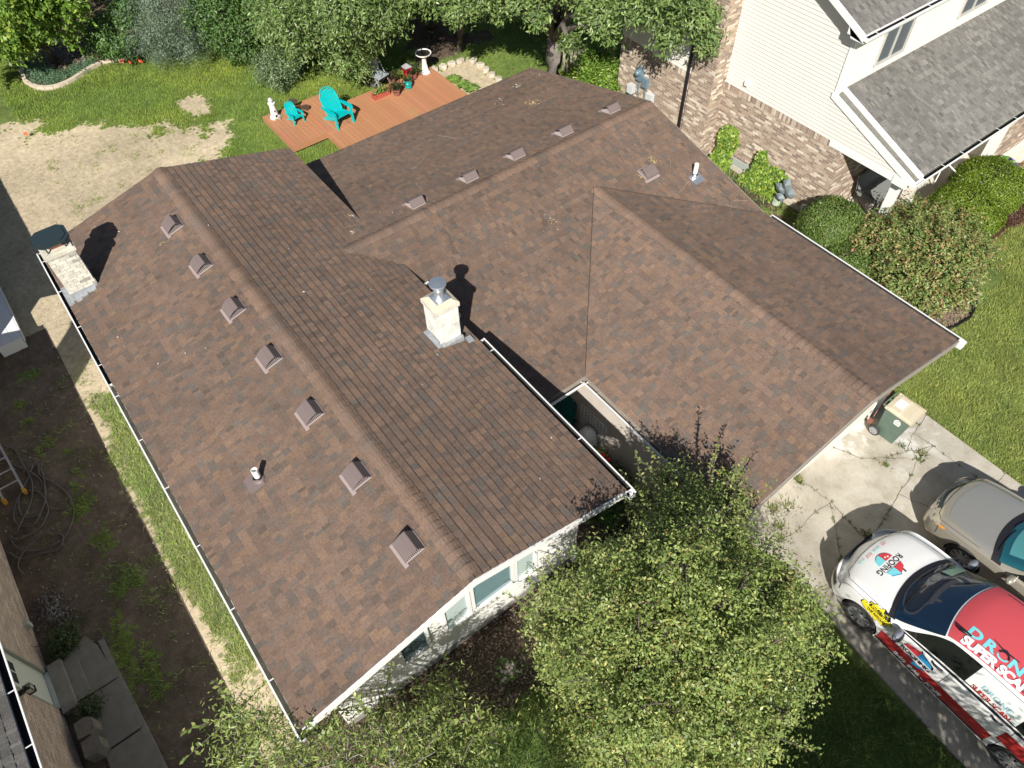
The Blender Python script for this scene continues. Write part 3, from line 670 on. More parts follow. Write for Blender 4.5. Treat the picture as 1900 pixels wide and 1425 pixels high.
brick_face(mb, (3.84, VB, 0), X, Z, 7.98 - 3.84, 2.47, -Y, soldier=.20)
brick_face(mb, (0.0, VC, 0), X, Z, 3.0, 2.47, -Y, soldier=.20)
brick_face(mb, (7.98, VB, 0), Y, Z, 6.3, 2.47, X)
np_(mb.build('brick_wall', M_brick, recalc=False))
mb = MB()
brick_face(mb, (3.0, VC - .06, 0), X, Z, .84, 9.0, -Y); brick_face(mb, (3.84, VC - .06, 0), Y, Z, VB - VC + .06, 9.0, X); brick_face(mb, (3.0, VC, 0), -Y, Z, .06, 9.0, -X)
np_(mb.build('chimney_breast', M_brick, recalc=False))
mb = MB(); mb.box(0.02, 7.96, VB + .02, 29, 0, 2.4); mb.box(.02, 3.8, VC + .02, VB + .1, 0, 6.4); mb.box(.05, 7.22, VB + .02, 29, 2.4, 5.5)
mb.prism([(0.05, 5.49), (7.22, 5.49), (3.6, 7.15)], VB + .02, 29, axis='y'); np_(mb.build('wall', M_sid2))
# lap siding on the gable side and upper front
mb = MB()
def laps(xa, xb, y, z0, z1, step=.105, xf=None):
    z_ = z0
    while z_ < z1:
        a, b = (xa, xb) if xf is None else xf(z_)
        if b > a: mb.prism([(y + .012, z_), (y - .012, z_), (y - .010, z_ + .012), (y + .010, min(z_ + step, z1))], a, b)
        z_ += step
def xg(z_):     # siding outline on the side wall: storey, porch gable, upper gable
    hi = 7.25
    if z_ < 3.66: hi = max(7.25, min(9.80, 7.10 + (3.50 - z_) / .407))
    if z_ > 5.45: hi = 7.25 - (z_ - 5.45) / .47
    return 3.85, hi
laps(0, 0, VB, 2.47, 6.9, xf=xg); laps(.0, 2.98, VC, 2.47, 6.4)
mb.prism([(7.2, 2.47), (9.9, 2.47), (7.2, 3.58)], VB, VB + .02, axis='y'); np_(mb.build('siding', M_sid2))
mb = MB(); z_ = 3.6
while z_ < 5.4:
    mb.prism([(7.25, z_), (7.272, z_), (7.252, z_ + .105)], VB, 29, axis='y'); z_ += .105
np_(mb.build('siding', M_sid2))
mb = MB(); mb.box(7.20, 7.30, VB - .035, VB + .06, 3.55, 5.35); mb.box(7.55, 9.85, VB - .03, VB - .005, 2.33, 2.48); mb.box(9.5, 9.9, VB - .05, VB + .25, 2.30, 2.52)
np_(mb.build('corner_trim', M_trim))
# roofs
mb = MB(); PX0, PX1, PZ0, PZ1 = 7.28, 9.98, 3.72, 2.62
dP = dn('x', PZ0 - PZ1, PX1 - PX0, 1)
shingles(mb, (PX0, VB + .30, PZ0), Y, dP, 9.3, math.hypot(PX1 - PX0, PZ0 - PZ1) + .02, pal=GREY, pat=.9)
o = np_(mb.build('roof', M_shingle, recalc=False)); o['label'] = 'grey shingle lean-to roof over the porch'
mb = MB(); slab(mb, [(PX0, VB + .04, PZ0), (PX0, 27.5, PZ0), (PX1, 27.5, PZ1), (PX1, VB + .04, PZ1)], .10, off=-.09)
mb.prism([(PX0 - .06, PZ0 + .05), (PX1 + .06, PZ1 + .02), (PX1 + .06, PZ1 - .14), (PX0 - .06, PZ0 - .12)], VB + .25, VB + .32, axis='y')       # inner rake board
mb.prism([(PX0 - .12, PZ0 - .03), (PX1 + .08, PZ1 - .06), (PX1 + .08, PZ1 - .22), (PX0 - .12, PZ0 - .19)], VB - .045, VB + .035, axis='y')     # outer rake board
mb.box(PX1 + .04, PX1 + .10, VB - .03, VB + .3, PZ1 - .2, PZ1 - .05)
np_(mb.build('rake_board', M_trim))
mb = MB(); slab(mb, [(PX0 - .06, VB + .03, PZ0 - .07), (PX0 - .06, VB + .26, PZ0 - .05), (PX1 + .04, VB + .26, PZ1 - .09), (PX1 + .04, VB + .03, PZ1 - .11)], .05); np_(mb.build('rake_shingles', mat('rake_grey', (.17, .165, .14), .9, var=.3, scale=14)))
np_(gutter_mb((PX1 + .03, VB - .05, PZ1 - .05), (PX1 + .03, 27.3, PZ1 - .05), X, w_=.11, strap=.85).build('gutter', [M_trim, M_dark, M_strap], recalc=False))
mb = MB(); EX, EZ = 7.62, 5.42; RXp, RZp = 3.6, 7.30
shingles(mb, (RXp, VB - .32, RZp), Y, dn('x', RZp - EZ, EX - RXp, 1), 10, math.hypot(RZp - EZ, EX - RXp), pal=GREY, pat=.9)
shingles(mb, (RXp, VB - .32, RZp), Y, dn('x', RZp - EZ, RXp + .3, -1), 10, math.hypot(RZp - EZ, RXp + .3), pal=GREY, pat=.9)
o = np_(mb.build('roof', M_shingle, recalc=False)); o['label'] = 'grey shingle upper roof'
mb = MB(); slab(mb, [(RXp, VB - .32, RZp), (RXp, 28, RZp), (EX, 28, EZ), (EX, VB - .32, EZ)], .07)
mb.prism([(RXp, RZp + .01), (EX + .01, EZ + .01), (EX + .01, EZ - .17), (RXp, RZp - .17)], VB - .345, VB - .32, axis='y')
mb.prism([(EX - .45, EZ - .13), (EX + .02, EZ - .13), (EX + .02, EZ - .2), (EX - .33, EZ - .2), (EX - .45, EZ + .06)], VB - .34, VB - .02, axis='y')
mb.box(EX - .4, EX, VB - .02, 28, EZ - .18, EZ - .15); mb.box(EX + .002, EX + .02, VB - .34, 28, EZ - .18, EZ - .01)
np_(mb.build('fascia', M_trim))
np_(gutter_mb((EX + .025, VB - .34, EZ - .03), (EX + .025, 28, EZ - .03), X, w_=.11, strap=1.0).build('gutter', [M_trim, M_dark, M_strap], recalc=False))
def win2(y0, y1, z0, z1, x=7.27):
    mb = MB(); f = .05
    mb.box(x, x + .05, y0 - f, y1 + f, z1, z1 + f); mb.box(x, x + .06, y0 - f, y1 + f, z0 - f, z0); mb.box(x, x + .05, y0 - f, y0, z0, z1); mb.box(x, x + .05, y1, y1 + f, z0, z1); mb.box(x, x + .04, (y0 + y1) / 2 - .03, (y0 + y1) / 2 + .03, z0, z1)
    o = np_(mb.build('window', mat('tan_frame', (.50, .49, .44), .5)))
    mb = MB(); mb.box(x - .004, x + .01, y0, y1, z0, z1); sub(mb.build('pane', mat('dark_glass', (.06, .075, .09), .1, spec=.7)), o)
    mb = MB(); z_ = z0 + .03
    while z_ < z1: mb.box(x + .0105, x + .0125, y0 + .02, y1 - .02, z_, z_ + .012); z_ += .05
    sub(mb.build('blind', mat('blind', (.16, .18, .20), .4)), o)
win2(19.12, 20.25, 4.0, 5.08); win2(22.75, 24.0, 4.1, 5.1)
# basement glass block windows and utility boxes on the wall
mb = MB()
for k in range(4): mb.box(4.75 + k * .2, 4.94 + k * .2, VB - .02, VB - .006, .18, .40)
mb.box(4.74, 5.55, VB - .012, VB - .004, .16, .42)
np_(mb.build('glass_block_window', mat('glass_block', (.42, .46, .42), .15)))
mb = MB(); mb.box(0, 3.0, VC - .03, VC - .007, 0, .16); np_(mb.build('foundation', mat('foundation_pale', (.55, .50, .42), .9, var=.1))); mb = MB(); mb.box(3.85, 7.95, VB - .035, VB - .007, 0, .16); np_(mb.build('foundation', mat('foundation_pale', (.55, .50, .42), .9, var=.1)))
mb = MB(); mb.tube([(2.9, VC - .08, 6.3), (2.9, VC - .08, .12)], .045, 8); mb.tube([(2.9, VC - .08, .12), (3.02, VC - .28, .06)], .05, 8)
o = np_(mb.build('downspout', M_black)); o['label'] = 'black downspout'
mb = MB(); mb.box(.92, 1.12, VC - .16, VC - .01, 1.45, 1.85); mb.lathe([(.09, 0), (.09, .09), (.06, .12), (0, .13)], cen=(1.02, VC - .16, 1.72), mtx=Matrix.Rotation(R(90), 4, 'X')); mb.box(1.16, 1.38, VC - .13, VC - .01, 1.30, 1.60); mb.tube([(1.0, VC - .06, 1.45), (1.0, VC - .06, .1)], .02, 6); mb.tube([(1.27, VC - .06, 1.3), (1.27, VC - .06, .4)], .015, 6)
o = np_(mb.build('electric_meter', mat('meter_blue_grey', (.20, .30, .36), .4, metal=.3))); o['label'] = 'blue grey electric meter boxes'
mb = MB(); mb.box(.72, .94, VC - .30, VC - .12, .98, 1.25); np_(mb.build('utility_box', mat('utility_grey', (.60, .62, .63), .4))); mb = MB(); mb.box(1.42, 1.68, VC - .16, VC - .01, .86, 1.22); np_(mb.build('utility_box', mat('utility_grey', (.60, .62, .63), .4)))
mb = MB(); mb.box(4.55, 4.67, VB - .10, VB - .012, 2.70, 2.84); np_(mb.build('dryer_vent', M_trim))
# porch slab, post, rail
mb = MB(); mb.box(8.0, 9.65, VB + .06, 27, 0, .15); mb.box(9.65, 10.1, 22.2, 27, 0, .10)
o = mb.build('porch_slab', mat('porch_concrete', (.68, .63, .54), .8, var=.06, scale=3)); o['kind'] = 'structure'
mb = MB(); mb.box(9.42, 9.64, 18.02, 18.20, .15, 2.45); mb.box(9.40, 9.66, 18.0, 18.22, .15, .28); np_(mb.build('porch_post', M_trim))
mb = MB(); mb.box(9.42, 9.64, 23.3, 23.55, .15, 2.45); np_(mb.build('porch_post', M_trim))
mb = MB(); brick_face(mb, (9.6, 23.8, 0), Y, Z, 4, 2.3, X); np_(mb.build('brick_wall', M_brick, recalc=False))
mb = MB(); mb.box(8.0, 9.6, 23.8, 27.8, 0, 2.4); np_(mb.build('wall', M_sid2))
# ---------------------------------------------------------------- left neighbour: pink tan brick
ln = empty('pink_brick_house', (6, -5, 0)); tag(ln, 'pinkish brick house with a white side door and white gutter at the left edge', 'house')
def lp(o): o.parent = ln; o.matrix_parent_inverse = Matrix.Translation((-6, 5, 0)); return o
VN = -3.65
mb = MB(); brick_face(mb, (.9, VN, 0), X, Z, 6.40, 2.35, Y, pal=BRP, mort=(.44, .37, .30)); brick_face(mb, (8.17, VN, 0), X, Z, 5.0, 2.35, Y, pal=BRP, mort=(.44, .37, .30)); brick_face(mb, (7.30, VN, 2.12), X, Z, .87, .23, Y, pal=BRP, mort=(.44, .37, .30))
lp(mb.build('brick_wall', M_brick, recalc=False))
mb = MB(); mb.box(.92, 13.2, -9, VN - .09, 0, 2.5); lp(mb.build('wall', M_cream))
mb = MB(); mb.box(7.34, 8.13, VN - .085, VN - .05, .12, 2.1); d_ = lp(mb.build('door', mat('door_white', (.66, .70, .62), .5)))
mb = MB(); mb.box(7.52, 7.95, VN - .049, VN - .040, 1.25, 1.95); p_ = mb.build('door_window', mat('dark_glass', (.06, .075, .09))); p_.parent = d_; p_.matrix_parent_inverse = Matrix.Translation((-6, 5, 0)) @ Matrix.Translation((0, 0, 0)) if False else Matrix()
mb = MB(); mb.box(7.725, 7.745, VN - .040, VN - .034, 1.25, 1.95); mb.box(7.52, 7.95, VN - .040, VN - .033, 1.47, 1.49); mb.box(7.52, 7.95, VN - .040, VN - .033, 1.71, 1.73); sub(mb.build('glazing_bars', M_trim), d_)
mb = MB(); mb.box(7.295, 7.34, VN - .09, VN + .01, 0.05, 2.14); mb.box(8.13, 8.175, VN - .09, VN + .01, 0.05, 2.14); mb.box(7.295, 8.175, VN - .09, VN + .012, 2.10, 2.16); lp(mb.build('door_frame', mat('frame_grey', (.34, .33, .29), .6)))
mb = MB(); mb.box(7.34, 8.13, VN - .05, VN + .05, .05, .11); lp(mb.build('threshold', M_trim))
mb = MB(); mb.box(7.25, 8.3, VN + .05, VN + .30, 0, .16); mb.box(7.33, 8.2, VN + .301, VN + .55, 0, .08); lp(mb.build('door_step', M_concd))
mb = MB(); mb.box(8.26, 8.34, VN + .0, VN + .10, 1.52, 1.56); mb.tube([(8.30, VN + .1, 1.56), (8.30, VN + .17, 1.62)], .012, 6)
mb.mesh([(8.24, VN + .10, 1.60), (8.36, VN + .10, 1.60), (8.36, VN + .22, 1.60), (8.24, VN + .22, 1.60), (8.30, VN + .16, 1.68)], [(0, 1, 4), (1, 2, 4), (2, 3, 4), (3, 0, 4)])
for a, b in ((8.245, .105), (8.345, .105), (8.245, .205), (8.345, .205)): mb.box(a, a + .01, VN + b, VN + b + .01, 1.42, 1.6)
mb.box(8.24, 8.36, VN + .10, VN + .22, 1.41, 1.425); ll = lp(mb.build('wall_lantern', M_black))
mb = MB(); mb.box(8.258, 8.342, VN + .118, VN + .202, 1.43, 1.59); sub(mb.build('lantern_glass', mat('frosted', (.55, .55, .5), .3)), ll)
mb = MB(); NE = VN + .20
slab(mb, [(.4, -8.0, 4.0), (13.6, -8.0, 4.0), (13.6, NE, 2.56), (.4, NE, 2.56)], .08); mb.box(.4, 13.6, NE + .0, NE + .02, 2.40, 2.53); lp(mb.build('fascia', M_trim))
mb = MB(); shingles(mb, (.4, -8.0, 4.0), X, dn('y', 1.44, NE + 8.0, 1), 13.2, math.hypot(1.44, NE + 8.0) + .02, pal=GREY, pat=.75); o = lp(mb.build('roof', M_shingle, recalc=False))
lp(gutter_mb((.4, NE + .025, 2.53), (13.6, NE + .025, 2.53), Y, w_=.12, strap=.9).build('gutter', [M_trim, M_dark, M_strap], recalc=False))
mb = MB(); mb.box(3.95, 4.85, -5.6, -5.0, 2.5, 5.9); mb.box(3.92, 4.88, -5.63, -4.97, 5.9, 6.0); lp(mb.build('chimney', mat('plain_brick', (.4, .28, .22), .9, var=.2)))
mb = MB(); mb.box(6.27, 6.38, VN + .008, VN + .10, .22, .42); lp(mb.build('hose_box', mat('pale_box', (.52, .54, .47), .6)))
# detached garage whose shadow falls over the yard
gr = empty('detached_garage', (-4, -5, 0)); tag(gr, 'detached garage standing left of the bare yard', 'garage')
def gp(o): o.parent = gr; o.matrix_parent_inverse = Matrix.Translation((4, 5, 0)); return o
mb = MB(); mb.prism([(-2.95, 0), (-2.95, 2.62), (-5.4, 3.3), (-8, 2.62), (-8, 0)], -13.5, -.75); gp(mb.build('wall', M_cream))
mb = MB(); slab(mb, [(-14, -5.4, 3.4), (-.45, -5.4, 3.4), (-.45, -2.62, 2.66), (-14, -2.62, 2.66)], .09); slab(mb, [(-14, -5.4, 3.399), (-.45, -5.4, 3.399), (-.45, -8.2, 2.66), (-14, -8.2, 2.66)], .09); gp(mb.build('roof', mat('grey_roof', (.22, .21, .2), .9, var=.2)))
# low white panelled cover at the left edge
mb = MB(); z1 = .36
for k in range(3): mb.box(-4.3, -1.34, -1.60 - .235 * (k + 1) + .006, -1.60 - .235 * k, z1 - .03 + (k % 2) * .003, z1 + (k % 2) * .003)
mb.box(-4.28, -1.36, -2.2, -1.62, 0.0, z1 - .04); mb.box(-4.3, -1.32, -1.59, -1.56, z1 - .12, z1 + .012)
o = mb.build('trailer_cover', mat('white_panel', (.80, .81, .82), .35)); tag(o, 'low white panelled trailer cover poking in at the left edge', 'trailer')
# ---------------------------------------------------------------- deck
M_deck = mat('deck_boards', attr=True, rough=.72, var=.10, scale=14, bump=.25, bscale=40)
def deck(name, x0, x1, y0, y1, z, label):
    r = empty(name, ((x0 + x1) / 2, (y0 + y1) / 2, 0)); tag(r, label, 'deck'); off = Matrix.Translation((-(x0 + x1) / 2, -(y0 + y1) / 2, 0))
    mb = MB(); y = y0
    while y < y1 - .03:
        w_ = min(.138, y1 - y - .005); t = random.uniform(.93, 1.06); c = (.46 * t, .215 * t * random.uniform(.97, 1.03), .108 * t)
        if random.random() < .6:
            xm = random.uniform(x0 + .5, x1 - .5); mb.box(x0, xm - .003, y, y + w_, z - .025, z + random.uniform(0, .003), c); mb.box(xm, x1, y, y + w_, z - .025, z + .001, tuple(k * random.uniform(.9, 1.08) for k in c))
        else: mb.box(x0, x1, y, y + w_, z - .025, z + random.uniform(0, .003), c)
        y += .146
    b = mb.build('boards', M_deck); b.parent = r; b.matrix_parent_inverse = off
    mb = MB(); c = (.42, .20, .10); h0 = max(z - .17, .04)
    mb.box(x0 - .03, x1 + .03, y0 - .032, y0 - .003, h0, z + .004, c); mb.box(x0 - .03, x1 + .03, y1 + .003, y1 + .032, h0, z + .004, c); mb.box(x0 - .032, x0 - .003, y0, y1, h0, z + .003, c); mb.box(x1 + .003, x1 + .032, y0, y1, h0, z + .003, c)
    f = mb.build('frame', M_deck); f.parent = r; f.matrix_parent_inverse = off
    mb = MB(); mb.box(x0 + .1, x1 - .1, y0 + .1, y1 - .1, 0, z - .05); q = mb.build('underframe', M_dark); q.parent = r; q.matrix_parent_inverse = off
deck('deck', -6.60, -4.46, 7.56, 9.60, .25, 'small square red-brown deck platform with the lighthouse on it')
deck('deck', -5.72, -.06, 8.80, 13.60, .215, 'long red-brown wooden deck along the back of the house')
# ---------------------------------------------------------------- lawns
grass('rear_lawn', 420000, (-22, -.3, 1, 13.5), lambda x, y: ~((x > -6.7) & (x < -4.4) & (y > 7.5) & (y < 9.65)) & ~((x > -5.8) & (y > 8.75) & (y < 13.65)), .055, (.135, .185, .035), 'bright green back lawn running into bare sandy soil')
grass('rear_lawn', 60000, (-20, -.3, 13, 24), lambda x, y: (y < 24) & ~((x > -5.8) & (y < 13.65)), .08, (.11, .17, .03), 'shaded grass under the trees behind the house')
grass('side_grass', 60000, (-.5, 11, -3.2, .5), lambda x, y: y > -3.3, .06, (.14, .18, .05), 'strip of grass along the left wall of the brown roofed house')
grass('right_lawn', 330000, (10.8, 22, 14.28, 27), lambda x, y: (x > 12.6) | (y > 20), .055, (.15, .18, .05), 'green and straw coloured lawn right of the driveway')
grass('front_lawn', 130000, (11.6, 21, 1, 8.9), lambda x, y: (y < 8.42) & (x > 12.2), .075, (.075, .115, .028), 'dark green lawn below the parked van')
grass('side_grass', 16000, (-.4, 8.9, 13.7, 17.7), lambda x, y: (y > 14.2) & (y < 17.7), .07, (.13, .16, .05), 'thin grass in the gap between the two houses')
# ---------------------------------------------------------------- foliage
def foliage(name, blobs, n, leaf, pal, parent=None, shell=.55, per=11, spread=.17, up=.55, asp=.42, jit=.25, seed=1, matl=None, flat=.8):
    r = np.random.default_rng(seed); B = np.array([(b[0], b[1], b[2], b[3]) for b in blobs], float); wgt = B[:, 3] ** 2; wgt /= wgt.sum()
    ns = n // per; bi = r.choice(len(B), ns, p=wgt); d = r.normal(size=(ns, 3)); d /= np.linalg.norm(d, axis=1)[:, None]
    ph = bi * 1.7
    lump = 1 + jit * (np.sin(d[:, 0] * 5 + ph) * np.cos(d[:, 1] * 4.3 + ph * 2) + .6 * np.sin(d[:, 2] * 7 + d[:, 0] * 9 + ph)) + r.normal(0, jit * .35, ns)
    rad = (shell + (1 - shell) * r.random(ns) ** .6) * lump
    cen = B[bi, :3] + d * (rad * B[bi, 3])[:, None] * np.array([1, 1, flat])
    cen[:, 2] = np.maximum(cen[:, 2], .06)
    c = np.repeat(cen, per, 0); dd = np.repeat(d, per, 0); N = len(c)
    sdir = np.repeat(d + r.normal(0, .5, (ns, 3)) + np.array([0, 0, -.15]), per, 0); sdir /= np.linalg.norm(sdir, axis=1)[:, None]
    t = np.tile(np.linspace(-1, 1, per), ns)[:, None]
    p = c + sdir * t * spread * 1.1 + r.normal(0, spread * .32, (N, 3))
    nor = dd * .6 + r.normal(0, .55, (N, 3)) + np.array([0, 0, up]); nor /= np.linalg.norm(nor, axis=1)[:, None]
    a = r.normal(size=(N, 3)) + sdir * .9 + np.array([0, 0, -.35]); a -= nor * (a * nor).sum(1)[:, None]; a /= np.linalg.norm(a, axis=1)[:, None]
    b = np.cross(nor, a); s = (leaf * r.uniform(.6, 1.25, N))[:, None]
    V_ = np.stack([p - a * s * .5, p + b * s * asp * .5 + a * s * .05 - nor * s * .06, p + a * s * .5 - nor * s * .10, p - b * s * asp * .5 + a * s * .05 - nor * s * .06], 1).reshape(-1, 3)
    V_[:, 2] = np.maximum(V_[:, 2], .01)
    F = np.arange(N * 4).reshape(N, 4)
    cols = np.array([q for q, _ in pal]); w_ = np.array([q for _, q in pal], float); w_ /= w_.sum()
    ci = np.where(r.random(N) < .6, np.repeat(r.choice(len(cols), ns, p=w_), per), r.choice(len(cols), N, p=w_))
    C = cols[ci] * r.uniform(.75, 1.25, (N, 1)) * np.repeat(r.uniform(.82, 1.15, (ns, 1)), per, 0)
    return fast_mesh(name, V_, F, C, matl or M_leaf, parent), cen
def tree(name, label, base, blobs, n, leaf, pal, trunk_r, cat='tree', bark=None, group=None, seed=1, limbs=True, nt=24, **kw):
    r = empty(name, (base[0], base[1], 0)); tag(r, label, cat, group); off = Matrix.Translation((-base[0], -base[1], 0))
    cr, cen = foliage('crown', blobs, n, leaf, pal, seed=seed, **kw); cr.parent = r; cr.matrix_parent_inverse = off
    mb = MB(); rnd = random.Random(seed); zt = min(b[2] for b in blobs); fork = Vector((base[0], base[1], max(.25, min(zt * .55, 2.2))))
    cx = sum(b[0] for b in blobs) / len(blobs); cy = sum(b[1] for b in blobs) / len(blobs); fork.x += (cx - base[0]) * .2; fork.y += (cy - base[1]) * .2
    mb.tube([(base[0], base[1], -.05), (base[0] + .02, base[1], fork.z * .4), tuple(fork)], [trunk_r * 1.35, trunk_r, trunk_r * .85], 12)
    if limbs:
        for b in blobs:
            e = Vector(b[:3]); m_ = fork.lerp(e, .5) + Vector((rnd.uniform(-.15, .15), rnd.uniform(-.15, .15), .12 * (e - fork).length)); mb.tube([tuple(fork), tuple(m_), tuple(e)], [trunk_r * .55, trunk_r * .33, trunk_r * .14], 7)
            for _ in range(5):
                d_ = Vector((rnd.gauss(0, 1), rnd.gauss(0, 1), rnd.gauss(.2, .7))).normalized(); t_ = e + d_ * b[3] * .9; mb.tube([tuple(e), tuple(e.lerp(t_, .5) + Vector((0, 0, .04))), tuple(t_)], [trunk_r * .13, trunk_r * .08, .006], 5)
    t = mb.build('trunk', bark or M_bark, smooth=True); t.parent = r; t.matrix_parent_inverse = off
    return r
P_MAPLE = [((.13, .20, .045), 4), ((.10, .165, .04), 4), ((.18, .25, .07), 3), ((.07, .12, .03), 3), ((.25, .31, .13), 1)]
P_BRIGHT = [((.16, .27, .035), 4), ((.12, .22, .03), 4), ((.22, .33, .05), 3), ((.08, .15, .025), 3), ((.30, .36, .06), .8)]
P_SPRUCE = [((.13, .18, .12), 4), ((.10, .14, .095), 4), ((.17, .22, .15), 3), ((.07, .10, .06), 3)]
P_DEEP = [((.055, .11, .03), 4), ((.08, .15, .035), 4), ((.04, .08, .02), 3), ((.11, .19, .05), 2)]
P_CRAB = [((.12, .165, .035), 4), ((.155, .195, .05), 4), ((.09, .13, .03), 3), ((.20, .22, .06), 2.4), ((.24, .22, .06), .5), ((.18, .11, .03), .12)]
P_GREY = [((.12, .17, .08), 4), ((.09, .13, .06), 4), ((.16, .21, .11), 2)]
P_VIB = [((.12, .17, .045), 4), ((.17, .19, .06), 3.4), ((.08, .13, .035), 3), ((.22, .15, .07), 1.3), ((.28, .22, .10), 1.3), ((.17, .08, .04), .6)]
P_BOX = [((.15, .22, .02), 4), ((.11, .17, .02), 4), ((.20, .27, .03), 3), ((.07, .11, .015), 2)]
P_HEDGE = [((.11, .17, .035), 4), ((.08, .13, .03), 4), ((.15, .21, .05), 2.4), ((.055, .09, .02), 2), ((.20, .17, .09), .5)]
P_BARB = [((.15, .055, .045), 4), ((.10, .04, .035), 4), ((.20, .09, .06), 2), ((.09, .10, .03), 1.5)]
def _lift(P_, k, d=0): return [(tuple(np.array(c) * k * (1 - d) + np.mean(c) * k * d), w_) for c, w_ in P_]
P_MAPLE, P_BRIGHT, P_SPRUCE, P_DEEP, P_CRAB, P_GREY, P_VIB, P_BOX, P_HEDGE = _lift(P_MAPLE, 1.5, .1), _lift(P_BRIGHT, 1.12), _lift(P_SPRUCE, 1.55), _lift(P_DEEP, 1.35), _lift(P_CRAB, 1.95, .08), _lift(P_GREY, 1.5), _lift(P_VIB, 1.7), _lift(P_BOX, 1.25), _lift(P_HEDGE, 1.35)
tree('leafy_tree', 'bright green bushy tree leaning over the edged bed, top left corner', (-15.3, 3.2), [(-14.2, 2.9, 2.3, 1.2), (-13.3, 3.8, 2.3, .95), (-14.5, 2.3, 1.5, .8), (-12.7, 4.1, 3, .95), (-14.3, 1.5, 2, 1.0), (-13.2, 3.4, 3.5, 1.4), (-14.3, .9, 1.3, .6), (-12.4, 2.6, 3.6, .9)], 21000, .16, P_BRIGHT, .12, seed=2, asp=.5)
tree('spruce', 'blue grey spruce with feathery boughs beside the edged bed', (-12.4, 7.2), [(-11.3, 6.9, 2.4, 1.1), (-12.0, 6.3, 1.6, 1.0), (-11.5, 7.1, 1.2, 1.0), (-11.5, 7.7, 1.6, 1.0), (-11.6, 7.2, 3.2, 1.1), (-12.3, 6.3, .7, .6)], 42000, .085, P_SPRUCE, .10, seed=3, asp=.22, spread=.22, per=16, up=.3)
tree('dark_shrub', 'dark green shrub in the shade between leafy tree and spruce', (-13.4, 5.4), [(-13.2, 5.3, 1.2, .9), (-12.8, 5.9, 1.8, .8), (-14.2, 4.9, .6, .6)], 12000, .12, P_DEEP, .05, cat='shrub', seed=4)
tree('broad_shrub', 'dense deep green shrub right of the blue grey spruce', (-10.8, 8.9), [(-10.67, 8.45, 1.4, 1.0), (-10.16, 8.81, 1.0, .8), (-10.63, 8.32, 2.2, 1.05), (-9.93, 9.27, 1.8, 1.0), (-10.6, 8.5, .6, .5), (-9.6, 9.6, 2.6, .9)], 34000, .11, P_DEEP + [((.15, .22, .07), 1.5)], .07, cat='shrub', seed=5)
tree('cherry_tree', 'large tree with drooping pale green leaf clusters behind the turquoise chairs', (-6.4, 11.6), [(-6.3, 9.3, 3.4, 1.05), (-5.8, 10.2, 3.1, 1.0), (-5.4, 10.8, 2.8, .85), (-4.8, 11.4, 3.2, .9), (-4.6, 10.3, 4.0, 1.1), (-5.6, 11.2, 2.0, .6), (-6.1, 10.5, 1.5, .6), (-6.0, 11.1, 1.0, .42), (-7.0, 9.6, 2.0, .7), (-8.2, 9.6, 2.2, .8), (-7.6, 10.6, 3.4, 1.1), (-5.6, 12.0, 3.6, .9)], 46000, .15, P_MAPLE, .16, seed=6, asp=.30, spread=.2)
tree('grey_green_shrub', 'round grey green shrub standing on the back lawn', (-8.5, 9.2), [(-8.26, 9.0, .75, .72), (-8.49, 9.5, .9, .6)], 11000, .085, P_GREY, .04, cat='shrub', seed=7)
tree('maple_tree', 'leafy maple above the birdbath', (-6.4, 15.4), [(-4.0, 12.9, 3.85, 0.9), (-3.3, 13.6, 3.85, 0.85), (-2.7, 14.3, 3.85, 0.8), (-3.0, 13.2, 3.35, 0.45), (-2.5, 14.5, 3.25, 0.45), (-5.0, 12.3, 3.55, 0.75), (-3.2, 13.9, 4.75, 1.1), (-4.7, 12.5, 4.45, 1.1)], 27000, .15, P_MAPLE, .17, seed=8, asp=.34)
tree('big_maple_tree', 'big maple with a thick grey trunk rising behind the back roof corner', (-2.7, 16.75), [(-1.15, 14.15, 4.2, 0.65), (-0.55, 14.35, 3.8, 0.4), (0.15, 15.55, 4.3, 0.7), (0.85, 15.55, 3.8, 0.5), (-0.15, 14.85, 5.2, 0.9), (0.55, 16.15, 4.8, 0.75), (-1.55, 14.15, 4.6, 0.8), (0.4, 14.75, 3.2, 0.28), (0.85, 15.85, 3.3, 0.3), (-2.15, 14.75, 6.0, 1.3)], 22000, .16, P_MAPLE, .27, seed=9, asp=.34, bark=mat('grey_bark', (.20, .175, .155), .95, var=.35, scale=9, bump=.9, bscale=22))
tree('hanging_maple', 'maple boughs hanging in front of the brick chimney breast', (.6, 22), [(2.2, 15.8, 4.7, .65), (2.8, 16.15, 4.6, .55), (3.45, 16.5, 4.6, .55), (3.75, 16.7, 4.0, .35), (3.0, 16.0, 3.95, .38), (1.9, 15.9, 4.3, .35), (3.0, 16.0, 5.5, .9), (1.2, 16.2, 5.3, .8)], 15000, .16, P_MAPLE, .18, seed=10, asp=.32, limbs=False)
tree('yellow_green_shrub', 'yellow green shrub by the corner of the brick house', (-.7, 17.3), [(-.5, 17.3, .85, .6), (-.95, 17.1, 1.3, .55), (-.1, 16.9, .6, .45), (-1.3, 16.9, .7, .5)], 11000, .11, P_BRIGHT, .05, cat='shrub', seed=11)
